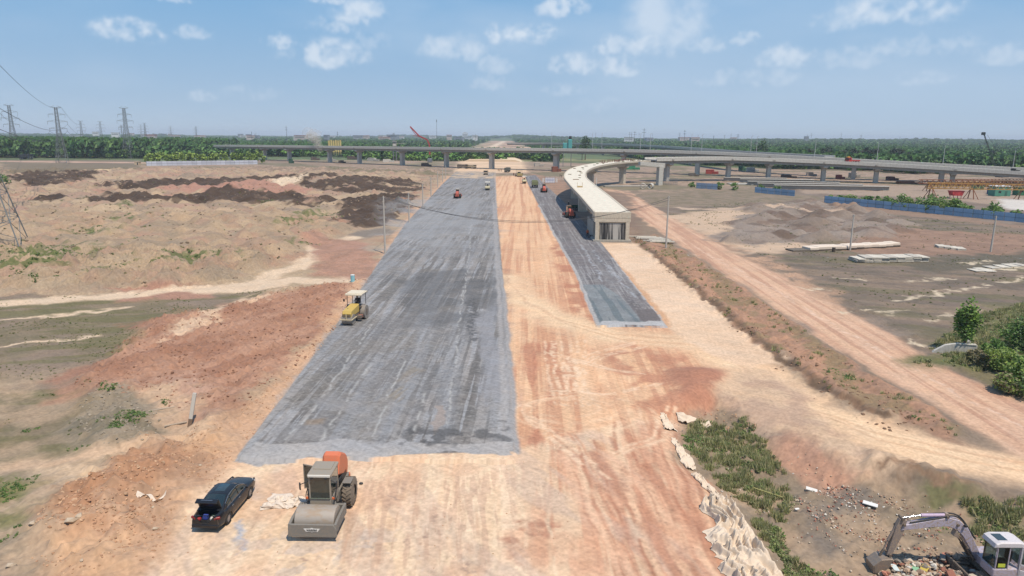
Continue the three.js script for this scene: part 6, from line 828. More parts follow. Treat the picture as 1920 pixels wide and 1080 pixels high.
// ---------------------------------------------------------------- cloth
function clothSheet(nu, nv, f, m, name, label, cat, parent = scene) { const rows = []; for (let j = 0; j <= nv; j++) { const r = []; for (let i = 0; i <= nu; i++) r.push(f(i / nu, j / nv)); rows.push(r); } const g = skin(rows); return tag(part(parent, name, m, g), label, cat); }
const clothM = new THREE.MeshStandardMaterial({ color: C(238, 218, 194), roughness: .95, side: THREE.DoubleSide }), clothPale = new THREE.MeshStandardMaterial({ color: C(238, 222, 204), roughness: .95, side: THREE.DoubleSide });
{
  const c = [-13.2, -36.7];
  clothSheet(44, 34, (u, v) => { const a = (u - .5) * 2.3, b = (v - .5) * 1.6, sq = 1 - .35 * fb(u * 2 + 4, 1), x = c[0] + .1 + a * sq + (fb(u * 3, v * 3) - .5) * .9, z = c[1] + b * (1 - .3 * u) + (fb(u * 3 + 7, v * 3) - .5) * .9, e = Math.min(1, 7 * Math.min(u, 1 - u, v, 1 - v)); return [x, .025 + e * (.26 * Math.pow(Math.abs(Math.sin(a * 4.1 + b * 2.7 + fb(u * 5, v * 5) * 5)), 2) * fb(u * 4 + 1, v * 4) + .5 * Math.max(0, fb(u * 3 + 2, v * 3 + 9) - .5)), z]; }, clothPale, 'tarpaulin', 'crumpled cream tarpaulin on the ground beside the big roller', 'tarpaulin');
  // geotextile over the edge of the platform
  const line = [[12.1, -51.4], [12.0, -48.1], [12.1, -43.7], [12.3, -40.6], [13.0, -38.3], [13.1, -36.2], [13.1, -33.7], [13.3, -31.5], [13.8, -29.8]], L = new THREE.CatmullRomCurve3(line.map(([x, z]) => new THREE.Vector3(x, 0, z)));
  const side = (p, d, s) => [p.x + (-d.z) * s * 1, p.z + d.x * s * 1];
  const bankCloth = (t0, t1, w0, w1, fold, name, label, m, nu = 26, nv = 90) => clothSheet(nu, nv, (u, v) => { const t = mix(t0, t1, v), p = L.getPoint(t), d = L.getTangent(t), w = mix(w0, w1, v) * (.75 + .5 * fb(v * 9, 2)), [x0, z0] = side(p, d, mix(-.25, w, u)), x = x0 + (fb(v * 12 * (t1 - t0) + t0, u * 1.5) - .5) * .7, z = z0 + (fb(v * 12 * (t1 - t0) + 5, u * 1.5) - .5) * .7, e = sst(0, .12, u) * sst(1, .9, u) * sst(0, .04, v); return [x, GW(x, z) + .035 + fold * e * (.5 * Math.pow(.5 + .5 * Math.sin(u * 30 + v * (t1 - t0) * 26 + fb(v * 6, u * 2) * 10), 2) * (.35 + fb(v * 5 + 2, u * 2)) + .9 * Math.max(0, fb(v * 11 + 3, u * 3) - .42) + .16 * fb(v * 40, u * 22)), z]; }, m, name, label, 'geotextile');
  bankCloth(.52, 1, 1.6, 3.2, .95, 'geotextile', 'broad folded tan geotextile draped over the platform edge', clothM, 60, 190);
  [[.0, .12, 'torn geotextile scrap at the upper corner of the platform edge'], [.15, .29, 'second torn geotextile scrap down the platform edge'], [.32, .53, 'long torn geotextile scrap above the broad folded sheet']].forEach(([a, b, l]) => bankCloth(a, b, .3, .5, .3, 'geotextile', l, clothM, 14, 60));
  const q = [14.3, -51.2]; clothSheet(20, 20, (u, v) => { const x = q[0] - 1.2 + u * 2.6, z = q[1] - .5 + v * .9; return [x, GW(x, z) + .08 + .35 * Math.max(0, fb(u * 5, v * 4 + 3) - .42), z + .3 * Math.sin(u * 9)]; }, clothM, 'geotextile', 'rumpled scrap of geotextile at the corner of the weed patch', 'geotextile');
  const s2 = [-21.0, -37.0]; clothSheet(16, 6, (u, v) => { const x = s2[0] - .7 + u * 1.4, z = s2[1] + .25 - u * .45 + (v - .5) * .24 + .12 * Math.sin(u * 12); return [x, GW(x, z) + .1 + .08 * Math.sin(u * 15 + v * 3), z]; }, clothPale, 'torn_sack', 'torn white sack lying on the broken bank', 'sack');
}
// ---------------------------------------------------------------- timber, slabs, signs
{
  const a = [-23.75, GW(-23.7, -47.6) - .2, -47.7]; const t = thing('leaning_post', 'pale square concrete post leaning out of the dug hole', 'post', a); t.rotation.set(-.20, .3, -.14); part(t, 'shaft', poleM, uvBox(rb(.26, 2.9, .26, 0, 1.25, 0, .03))); part(t, 'stained_end', mat(E(128, 106, 88)), rb(.28, .9, .28, 0, .35, 0, .03));
  const st = mat(E(196, 178, 156)); for (const [p, l, y] of [[[-26.8, -49.9], 1.8, .4], [[-24.8, -47.9], 1.5, .5]]) tag(part(scene, 'timber_batten', st, bx(l, .07, .1, p[0], GW(...p) + .05, p[1], 0, y, .03)), l > 1.6 ? 'long thin batten on the weedy ground near the leaning post' : 'short batten just left of the leaning post', 'batten');
  const slabM = [mat(E(232, 228, 218), { map: concTex }), mat(E(216, 212, 204), { map: concTex }), mat(E(240, 236, 226), { map: concTex })];
  // long low stack of slabs
  const A = [59.5, -118.5], B = [72.9, -120.1]; for (let k = 0; k < 9; k++) for (let j = 0; j < (k === 0 ? 3 : 4); j++) { const s = (k + .5) / 9, x = mix(A[0], B[0], s), z = mix(A[1], B[1], s); tag(part(scene, 'concrete_slab', slabM[(k + j) % 3], uvBox(rb(1.42, .17, 3.2, x + rr(-.08, .08), GW(x, z) + .15 + j * .23, z - 1 + rr(-.15, .15), .02, 0, rr(-.06, .06)))), 'pale precast slab in the long low stack on the dark field', 'slab', 'slabs of the long low stack'); if (j) tag(part(scene, 'stack_batten', mat(E(70, 60, 50)), bx(1.2, .06, .1, x, GW(x, z) + .15 + j * .23 - .115, z + .3)), 'dark batten between slabs of the long low stack', 'batten', 'battens in the long low stack'); }
  // covered row behind it
  const P = [56.2, -131.0], Q = [76.8, -137.9]; for (let k = 0; k < 12; k++) { const s = (k + .5) / 12, x = mix(P[0], Q[0], s), z = mix(P[1], Q[1], s), y = GW(x, z), t2 = thing('covered_bundle', 'white sheeted slab bundle in the long slanting row behind the stack', 'bundle', [x, y, z], .25 + rr(-.05, .05), 'white sheeted bundles'); part(t2, 'sheet', clothPale, rb(2.0, .75 + rr(-.1, .12), 2.6, 0, .4, 0, .16)); part(t2, 'slab', mat(E(96, 86, 76)), rb(1.9, .3, 2.7, 0, .14, 0, .03)); }
  tag(part(scene, 'concrete_slab', mat(E(120, 110, 98)), uvBox(rb(4, .35, 2.6, P[0] - 1.6, GW(P[0] - 1.6, P[1]) + .15, P[1] + .2, .04, 0, .2))), 'dark bare slab at the near end of the sheeted row', 'slab'); const hb = [60.6, -129.3]; tag(part(scene, 'rubbish_bin', mat(E(92, 80, 70)), cy(.32, .9, hb[0], GW(...hb) + .4, hb[1], 'y', 14)), 'small dark bin standing before the white sheeted row', 'bin');
  const U = [84.8, -136.9], V2 = [87.8, -133.7]; for (let k = 0; k < 4; k++) for (let j = 0; j < 2; j++) { const s = (k + .5) / 4, x = mix(U[0], V2[0], s), z = mix(U[1], V2[1], s); tag(part(scene, 'concrete_slab', slabM[k % 3], uvBox(rb(1.5, .16, 3, x, GW(x, z) + .12 + j * .2, z, .02, 0, -.3))), 'pale slab in the small stack before the right utility pole', 'slab', 'slabs of the small right stack'); }
  for (let k = 0; k < 7; k++) { const p = [[77.8, -112.8], [80.4, -114.4], [82.8, -115.4], [84.7, -116.0], [86.6, -116.6], [77.6, -111.4], [76.1, -111.8]][k]; tag(part(scene, 'concrete_slab', slabM[k % 3], uvBox(rb(1.7, .1, 2.4, p[0], GW(...p) + .08, p[1], .02, rr(-.02, .02), rr(-.3, .3)))), 'flat pale slab lying loose at the right picture edge', 'slab', 'loose slabs at the right edge'); }
  // planks beside the abutment
  for (let k = 0; k < 16; k++) { const r = Math.floor(k / 4), x = 25.4 + (k % 4) * .35 + r * .5 + rr(-.2, .6), z = -147.5 + r * 2.6 + (k % 4) * .55; tag(part(scene, 'concrete_plank', slabM[k % 3], uvBox(rb(rr(3.6, 5.4), .22, .5, x + 2, GW(x, z) + .14 + (k % 3) * .1, z, .02, 0, rr(-.08, .08)))), 'cream concrete plank in the spread beside the abutment', 'plank', 'planks beside the abutment'); }
  // banner by the dark strip
  const bt = (() => { const c = document.createElement('canvas'); c.width = 256; c.height = 128; const x = c.getContext('2d'); x.fillStyle = '#e6e8f2'; x.fillRect(0, 0, 256, 128); x.fillStyle = '#5a6fb0'; x.fillRect(16, 52, 224, 7); x.fillRect(30, 66, 196, 6); x.strokeStyle = '#7c84a8'; x.lineWidth = 3; for (let k = 1; k < 4; k++) { x.beginPath(); x.moveTo(k * 64, 0); x.lineTo(k * 64, 128); x.stroke(); } const t = new THREE.CanvasTexture(c); t.colorSpace = THREE.SRGBColorSpace; return t; })();
  const bp = [16.9, -318.4], b = thing('notice_board', 'white and blue notice board on thin posts beside the dark strip', 'notice board', [bp[0], 0, bp[1]], .05); const fm = mat(E(84, 84, 112)); part(b, 'board', mat(C(255, 255, 255), { map: bt }), new THREE.BoxGeometry(4.4, 2.2, .05).translate(0, 1.5, 0)); for (const x of [-2.25, 0, 2.25]) part(b, 'post', fm, bx(.1, 3.4, .1, x, 1.6, -.09)); for (const y of [.4, 2.62]) part(b, 'rail', fm, bx(4.6, .08, .08, 0, y, -.02 + .0)); for (const x of [-3.0, 3.0]) part(b, 'side_sheet', mat(E(228, 222, 216)), rb(.9, 1.8, .04, x, 1.4, 0, .01));
  // culvert by the young tree
  const cp = [44.1, -66.7], cu = thing('culvert', 'half-buried concrete culvert wall beside the young tree', 'culvert', [cp[0], GW(...cp), cp[1]], -.25); part(cu, 'head_wall', conc, uvBox(ex([[-1.9, -.3], [2.2, -.3], [2.2, 1.0], [.4, 1.1], [-.6, .85], [-1.5, .2]], .35, .03))); part(cu, 'wing', concDk, uvBox(ex([[-.1, -.2], [2.4, -.2], [2.4, .9], [.3, .9]], .3, .03, 1.9, 0, -1.2, 0, 1.2))); part(cu, 'rim', conc, uvBox(rb(1.7, .12, .45, 1.3, 1.08, 0, .03)));
  const wb = [-22.8, -97.1]; const wt = thing('water_can', 'small pale blue drum at the roadside above the yellow roller', 'drum', [wb[0], GW(...wb), wb[1]]); part(wt, 'barrel', mat(E(150, 214, 226)), cy(.3, .95, 0, .45, 0, 'y', 16)); part(wt, 'lid', mat(E(230, 236, 236)), cy(.31, .08, 0, .95, 0, 'y', 16));
  const pr = [57.8, -292.8]; for (let k = 0; k < 2; k++) tag(part(scene, 'concrete_pipe', conc, put(new THREE.LatheGeometry([[.9, -1.2], [1.1, -1.2], [1.1, 1.2], [.9, 1.2], [.9, -1.2]].map((v) => new THREE.Vector2(...v)), 24), pr[0] - k * 3.4, 1.0, pr[1] + k, Math.PI / 2, 0, .5 - k * .3)), ['round concrete pipe lying left of the bare pier', 'second concrete pipe beside the first, left of the bare pier'][k], 'pipe');
  const sp = [50.3, -301.4], sq = [42.8, -297.5]; tag(part(scene, 'concrete_beam', slabM[1], uvBox(rb(16, .5, 2, sp[0], .3, sp[1], .05, 0, .12))), 'long pale beam on the ground behind the ramp', 'beam'); tag(part(scene, 'concrete_beam', concDk, uvBox(rb(8, .6, 2.4, sq[0], .35, sq[1] - 1, .05, 0, .2))), 'short grey beam at the left end of the long pale beam', 'beam');
}
// ---------------------------------------------------------------- yard on the right: beams, gantry, cabins
{
  const bm = [[[115.1, -344.8], 30], [[121.6, -333.6], 34], [[122.3, -315.5], 40], [[124.3, -302.5], 44], [[128.4, -290.8], 46]]; bm.forEach(([p, l], k) => { const t = thing('precast_girder', ['farthest precast girder in the casting yard', 'second precast girder from the back of the yard', 'middle precast girder in the casting yard', 'fourth precast girder, before the middle one', 'nearest long precast girder behind the shrubs'][k], 'girder', [p[0] + 4, 0, p[1]], -.1); part(t, 'flange', conc, uvBox(rb(l, .25, 1.9, 0, 1.75, 0, .04))); part(t, 'web', concDk, uvBox(rb(l, 1.5, .7, 0, .9, 0, .05))); part(t, 'bearing', concDk, uvBox(rb(1.2, .4, 2, -l / 2 + 2, .1, 0, .04)), uvBox(rb(1.2, .4, 2, l / 2 - 2, .1, 0, .04))); });
  const sl = [123.7, -319.2]; tag(part(scene, 'casting_bed', mat(E(196, 194, 188), { map: concTex }), uvBox(rb(56, .5, 9, sl[0] + 4, .1, sl[1] - 2, .05, 0, -.08))), 'long pale casting bed in the girder yard', 'casting bed');
  const ye = mat(E(196, 146, 62), { roughness: .7 }), rust = mat(E(148, 92, 58));
  function truss(label, A, B, y, h, m, legs) { const t = thing('gantry_truss', label, 'gantry', [A[0], 0, A[1]], -Math.atan2(B[1] - A[1], B[0] - A[0])), L = Math.hypot(B[0] - A[0], B[1] - A[1]), n = Math.round(L / 2.2); part(t, 'lower_chord', m, bx(L, .22, .22, L / 2, y, .9), bx(L, .22, .22, L / 2, y, -.9)); part(t, 'upper_chord', m, bx(L, .26, .26, L / 2, y + h, 0)); for (let k = 0; k < n; k++) { const x0 = k * L / n, x1 = (k + 1) * L / n; part(t, 'lattice', m, [.9, -.9].map((z) => [bar([x0, y, z], [(x0 + x1) / 2, y + h, 0], .09, 4), bar([x1, y, z], [(x0 + x1) / 2, y + h, 0], .09, 4)]), bar([x0, y, -.9], [x0, y, .9], .07, 4)); } for (const s of legs) { part(t, 'leg', rust, bar([s * L, 0, -2], [s * L, y, -.9], .18, 5), bar([s * L, 0, 2], [s * L, y, .9], .18, 5), bar([s * L - 1.6, 0, -2], [s * L, y, -.9], .12, 5), bar([s * L + 1.6, 0, 2], [s * L, y, .9], .12, 5)); } }
  truss('long yellow lattice gantry on the right yard', [149.3, -252.2], [183.3, -248.5], 3.6, 1.9, ye, [.05, .45, .95]); truss('rust coloured lattice gantry behind the yellow one', [167.2, -288.7], [208.2, -281.5], 3.0, 1.7, rust, [.1, .8]); truss('ochre lattice segments lying before the yellow gantry', [182.6, -308.4], [239.3, -324.3], .5, 1.8, ye, []); truss('second row of ochre lattice segments in the yard', [206.8, -331.6], [255.3, -344.5], .5, 1.8, rust, []);
  const cab = (name, label, p, w, h, d, c, roof, yaw = 0) => { const t = thing(name, label, 'cabin', [p[0], 0, p[1]], yaw); part(t, 'wall', mat(c), rb(w, h, d, 0, h / 2, 0, .05)); part(t, 'roof', mat(roof), rb(w + .4, .22, d + .4, 0, h + .1, 0, .05)); part(t, 'door', mat(c.map((v) => v * .5)), rb(.9, 1.9, .06, w * .2, .98, d / 2 + .01, .02)); part(t, 'window', glassDk, rb(1, .8, .05, -w * .2, 1.6, d / 2 + .01, .02)); };
  cab('site_cabin', 'teal site cabin with white roof under the gantry', [185.9, -266.8], 6, 3.6, 4, E(84, 158, 136), E(232, 236, 238)); cab('site_cabin', 'green lattice-fronted cabin right of the teal one', [196.9, -270.2], 5, 3, 3, E(58, 130, 92), E(110, 120, 100)); cab('storage_container', 'small green container left of the teal cabin', [197.8, -297.5], 4, 2.2, 2.4, E(92, 148, 112), E(100, 152, 116)); cab('storage_container', 'blue box beside the teal cabin', [187.8, -274.4], 1.8, 2.2, 2, E(48, 86, 140), E(54, 92, 146));
  const rd = [160.7, -253.1], rt = thing('concrete_hopper', 'red hopper bin behind the tall shrubs', 'hopper', [rd[0], 0, rd[1]]); part(rt, 'bin', mat(E(214, 66, 70)), ex([[-1.6, 1.1], [1.6, 1.1], [2.2, 2.6], [-2.2, 2.6]], 2.6, .04)); part(rt, 'frame', mat(E(170, 56, 58)), bx(.15, 1.3, .15, -1.4, .6, 1), bx(.15, 1.3, .15, 1.4, .6, 1), bx(.15, 1.3, .15, -1.4, .6, -1), bx(.15, 1.3, .15, 1.4, .6, -1), bx(4.6, .2, 2.8, 0, 2.7, 0));
  // odds and ends under the viaducts
  const junk = [[0, 0, E(186, 70, 60), 8, 2.4], [0, 0, E(70, 120, 90), 5, 3], [0, 0, E(200, 200, 196), 8, 2.6], [0, 0, E(90, 70, 62), 9, 1.4], [0, 0, E(170, 160, 150), 6, 2], [0, 0, E(150, 72, 62), 5, 2.2], [0, 0, E(180, 172, 160), 6, 2.6], [0, 0, E(120, 60, 62), 6, 1.8], [0, 0, E(180, 110, 70), 14, 1], [0, 0, E(60, 100, 76), 4, 3], [0, 0, E(196, 190, 180), 8, 2.6], [0, 0, E(206, 200, 190), 12, 2.4], [0, 0, E(220, 216, 206), 10, 2.2], [0, 0, E(110, 88, 76), 8, 2.2], [0, 0, E(90, 80, 72), 6, 2], [0, 0, E(60, 150, 110), 10, 2.5], [0, 0, E(196, 182, 160), 8, 2.2], [0, 0, E(200, 190, 178), 7, 2.4], [0, 0, E(150, 90, 70), 6, 3], [0, 0, E(120, 110, 100), 6, 1.5], [0, 0, E(120, 100, 92), 10, 3], [0, 0, E(110, 96, 88), 8, 2.4]];
  const junkLabel = ['red sheeted crates under the front viaduct', 'green crates under the front viaduct', 'long white crates under the front viaduct', 'dark low crates between front viaduct piers', 'tan crates between front viaduct piers', 'rust red crates below the red truck', 'pale tall crates below the red truck', 'maroon crates under the right end of the front viaduct', 'long orange beams at the yard edge by the viaduct', 'dark green crates by the first pier beyond the bamboo hedge', 'pale crates under the left part of the long viaduct', 'long pale crates under the middle of the left viaduct', 'white crates beside the long pale crates', 'dark brown crates near the left foot of the viaduct', 'dark grey crates under the left part of the long viaduct', 'bright green crates behind the curved ramp', 'cream crates left of the curved ramp', 'white crates right of the sand fill', 'tall rust crates at the big right viaduct pier', 'grey low crates behind the bare pier', 'brown grey tall crates farthest left under the viaduct', 'brown crates by the second pier from the hedge']; const pxs = [[117, -414], [149, -457], [151, -444], [149, -380], [169, -398], [172, -369], [187, -385], [196, -363], [190, -337], [-165, -524], [-148, -572], [-115, -579], [-99, -558], [-60, -486], [-129, -531], [78, -461], [41, -455], [18, -500], [26, -426], [100, -389], [-140, -613], [-167, -594]]; junk.forEach(([, , c, w, h], k) => { const [x, z] = pxs[k]; const t = thing('material_pile', junkLabel[k], 'material', [x, 0, z], rr(-.4, .4), 'piles of material under the viaducts'); part(t, 'crate', mat(c), rb(w * .6, h, 2.5, -w * .1, h / 2, 0, .1)); part(t, 'crate', mat(c.map((v) => v * .8)), rb(w * .4, h * .6, 2.2, w * .3, h * .3, .6, .1)); part(t, 'cover', mat(c.map((v) => Math.min(.8, v * 1.25))), rb(w * .5, .15, 2.7, -w * .1, h + .06, 0, .05)); });
}
// ---------------------------------------------------------------- beyond the viaduct
{
  const red = mat(E(190, 62, 62)), pts = [[-66.0, 6.0, -560.0], [-66.2, 13.7, -560.0], [-67.8, 17.6, -560.0], [-74.1, 20.4, -560.0], [-81.1, 27.6, -560.0]];
  const t = thing('crane', 'red folding-boom crane behind the long viaduct', 'crane'); for (let k = 0; k + 1 < pts.length; k++) { const a = pts[k], b = pts[k + 1]; part(t, 'boom', red, beam(a, b, .9, 1.0)); if (k === 3) part(t, 'stay', red, bar([a[0], a[1] - .5, a[2]], [a[0] - 3.4, a[1] + 1.5, a[2]], .2), bar([a[0] - 3.4, a[1] + 1.5, a[2]], [b[0] + .3, b[1] - .8, b[2]], .16), bar([a[0] + .2, a[1] - 1, a[2]], [b[0] + 2.4, b[1] - 6.6, b[2] + .2], .14)); } part(t, 'carrier', steelGrey, rb(3, 3, 8, pts[0][0], 1.5, -560, .2));
  const dc = mat(E(50, 62, 64)), ba = [276.7, 4.3, -400.0], bb = [264.9, 24.0, -400.0], c2 = thing('crane', 'dark lattice-boom crane beyond the right viaduct', 'crane'); for (const [dx, dz] of [[-.6, 0], [.6, 0], [0, .7]]) part(c2, 'chord', dc, bar([ba[0] + dx, ba[1] - 4, ba[2] + dz], [bb[0] + dx * .4, bb[1], bb[2] + dz * .4], .12, 4)); const lc = []; for (let k = 0; k < 18; k++) { const s = k / 18, e = (k + 1) / 18, q = (s2, dx, dz) => [mix(ba[0], bb[0], s2) + dx * mix(1, .4, s2), mix(ba[1] - 4, bb[1], s2), ba[2] + dz]; lc.push(bar(q(s, -.6, 0), q(e, .6, 0), .08, 4), bar(q(s, .6, 0), q(e, 0, .6), .08, 4)); } part(c2, 'lattice', dc, lc); part(c2, 'head', dc, rb(2.0, 1.6, 1.2, bb[0] - .3, bb[1] + .2, bb[2], .3)); part(c2, 'cable', dc, bar(bb, [bb[0] + 2.4, bb[1] - 5, bb[2]], .06, 4), bar([bb[0] + 2, bb[1] - .5, bb[2]], [ba[0] + 8, ba[1] - 3, ba[2]], .06, 4)); part(c2, 'carrier', dc, rb(4, 3, 6, ba[0] + 2, 1.5, ba[2], .2));
  const yl = mat(E(226, 204, 130)); for (let k = 0; k < 6; k++) { const p = [-161.3, 10.7, -620.0], x = p[0] + k * 2.0, o = thing('silo', `pale yellow silo of the mixing plant, ${ORD[k]} from the left`, 'silo', [x, 0, -620], 0, 'silos of the mixing plant'); part(o, 'barrel', yl, cy(.85, 10, 0, 11 + (k % 2) * .4, 0, 'y', 14)); part(o, 'cone', yl, cy(.2, 2.4, 0, 4.9, 0, 'y', 12, .85)); part(o, 'frame', steelGrey, bx(.15, 6, .15, .6, 3, .6), bx(.15, 6, .15, -.6, 3, .6)); }
  const tw = [-98.7, 11.1, -590.0], t3 = thing('control_cabin', 'raised grey control cabin behind the long viaduct', 'cabin', [tw[0], 0, -590]); part(t3, 'wall', conc, rb(3, 4, 3, 0, 14, 0, .1)); part(t3, 'window_band', glassDk, rb(3.06, .9, 3.06, 0, 14.6, 0, .05)); part(t3, 'roof', concDk, rb(3.8, .4, 3.8, 0, 16.1, 0, .08), rb(8, .3, 3, 5, 14.2, 0, .08)); part(t3, 'leg', steelGrey, bx(.4, 12, .4, 1.2, 6, 1.2), bx(.4, 12, .4, -1.2, 6, 1.2), bx(.4, 12, .4, 1.2, 6, -1.2), bx(.4, 12, .4, -1.2, 6, -1.2)); part(t3, 'aerial', steelGrey, bar([0, 16, 0], [0, 22, 0], .08));
  const te = [39.2, 13.5, -500.0], t4 = thing('tank_tower', 'teal tank tower with dark top behind the viaduct', 'tower', [te[0], 0, -500]); const tl = mat(E(86, 178, 178)); part(t4, 'shell', tl, rb(3.0, 6.6, 3.4, .9, 15.7, 0, .6)); part(t4, 'annex', tl, rb(3.6, 4.2, 3, -2.2, 14.4, 0, .5)); for (const [a, b] of [[-3.6, -1.2], [-3.6, 1.2], [2, -1.2], [2, 1.2]]) part(t4, 'leg', steelGrey, bx(.3, 12.6, .3, a, 6.3, b)); part(t4, 'top', mat(E(52, 56, 64)), cy(1.0, 2.4, 1.2, 20, 0, 'y', 14)); part(t4, 'pipe', mat(E(60, 80, 90)), bx(.3, 8, .3, -.6, 15, 1.8)); part(t4, 'gangway', steelGrey, rb(8, .3, 2, -7, 14, 0, .05), bx(8, .1, .1, -7, 15, 1));
  const ms = [-75.3, 16.8, -700.0]; const t5 = thing('radio_mast', 'tall thin mast behind the long viaduct', 'mast', [ms[0], 0, -700]); part(t5, 'pole', steelGrey, bar([0, 0, 0], [0, 36, 0], .22, 6, .12)); part(t5, 'aerial', steelGrey, cy(.35, 2.4, 0, 35, 0, 'y', 8));
  // sand embankment and shapes under the viaduct
  const sm = mat(E(232, 210, 176)); const s0 = [-40.4, -582.0], s1 = [7.3, -591.7]; const L = s1[0] - s0[0]; tag(part(scene, 'sand_bank', earth[2] && mat(E(236, 212, 178), { roughness: 1 }), ex([[-L / 2, 0], [L / 2, 0], [L / 2 - 6, 1.6], [-L / 2 + 4, 1.6]], 60, .3, (s0[0] + s1[0]) / 2, 0, s0[1] - 34)), 'flat pale sand fill beyond the end of the carriageway', 'sand bank', null, 'structure');
  // skyline: small pale buildings, each on its own
  const kinds = [[E(226, 228, 230), E(190, 190, 190), 'small white building low on the far skyline'], [E(206, 190, 180), E(176, 96, 80), 'small far building with a reddish roof on the skyline'], [E(150, 158, 168), E(110, 116, 126), 'small grey building low on the far skyline']];
  for (let k = 0; k < 40; k++) { const left = k < 34, z = -rr(1700, 3000), u = left ? rr(-.62, -.05) : rr(.12, .5), q = kinds[Math.floor(rnd() * 3)], w = rr(12, 34), h = rr(9, 17), x = u * -z, t = thing('far_building', q[2], 'building', [x, hill(x, z) + 2, z], rr(-.3, .3), q[2].replace('small', 'group of small')); part(t, 'wall', mat(q[0]), rb(w, h + 6, w * .6, 0, (h + 6) / 2 - 3, 0, .2)); part(t, 'roof', mat(q[1]), rb(w + 1, 1.2, w * .6 + 1, 0, h + 3.6, 0, .3)); part(t, 'window_band', glassDk, rb(w * .8, 1.6, .3, 0, h - 1, w * .3 + .1, .05)); }
  const tb = [-216.5, 38.0, -3200.0], t6 = thing('tower_block', 'pale tower block standing highest on the far skyline', 'building', [tb[0], 0, -3200]); part(t6, 'wall', mat(E(224, 228, 234)), rb(24, 34, 16, 0, 17, 0, .3)); part(t6, 'roof', mat(E(190, 194, 200)), rb(14, 4, 10, 0, 35, 0, .3)); part(t6, 'window_band', glassDk, rb(20, 1.4, .3, 0, 26, 8.1, .05), rb(20, 1.4, .3, 0, 20, 8.1, .05));
  for (let k = 0; k < 8; k++) { const p = [[-463.1, -723.3], [-456.4, -798.0], [-428.8, -834.8], [-429.6, -691.1], [-417.8, -868.5], [-522.5, -896.3], [-544.7, -962.0], [-462.0, -853.1]][k]; const w = rr(10, 18); const t = thing('shed', ['white-roofed shed left of the dark pylon', 'white shed at the foot of the dark wood', 'long grey-roofed shed right of the dark pylon', 'low pale shed before the dark wood', 'pale shed behind the bamboo hedge', 'small white house between two pylons', 'white gabled house behind the dark pylon', 'low white shed beside the dark pylon'][k], 'shed', [p[0], 0, p[1]], rr(-.3, .3)); part(t, 'wall', mat(E(206, 204, 198)), rb(w, 5, 8, 0, 2.5, 0, .1)); part(t, 'roof', mat(E(222, 226, 228)), ex([[-w / 2 - .5, 5], [w / 2 + .5, 5], [0, 7.2]], 9, .05)); part(t, 'door', blackP, rb(3, 3.4, .1, 0, 1.7, 4.02, .03)); }
  for (let k = 0; k < 34; k++) { const u = k < 22 ? rr(.03, .55) : rr(-.45, -.02), z = -rr(900, 2300), h = rr(22, 34), o = thing('far_mast', 'faint thin mast on the far skyline', 'mast', [u * -z, hill(u * -z, z), z], rnd() * 3, 'faint masts on the skyline'); part(o, 'pole', galv, bar([0, 0, 0], [0, h, 0], .5, 4, .25)); part(o, 'crossarm', galv, bx(5, .4, .4, 0, h * .93, 0), bx(6, .4, .4, 0, h * .82, 0)); }
  const vt = [-352.1, 1.1, -520.0]; boxTruck('flat_truck', 'dark truck parked on the grass at the far left', [[-387.7, -0.5, -560.0][0], 0, -560], 1.4, E(60, 66, 70), E(56, 60, 66), 1.5);
  const hut = [-253.3, -478.6]; const ht = thing('site_hut', 'tiny cream hut at the left end of the white fence', 'hut', [hut[0] - 2, 0, hut[1]]); part(ht, 'wall', mat(E(226, 200, 164)), rb(3, 2.2, 3, 0, 1.1, 0, .05)); part(ht, 'roof', mat(E(236, 216, 182)), rb(3.4, .2, 3.4, 0, 2.3, 0, .05)); part(ht, 'door', blackP, rb(.8, 1.6, .05, .6, .85, 1.5, .01));
}
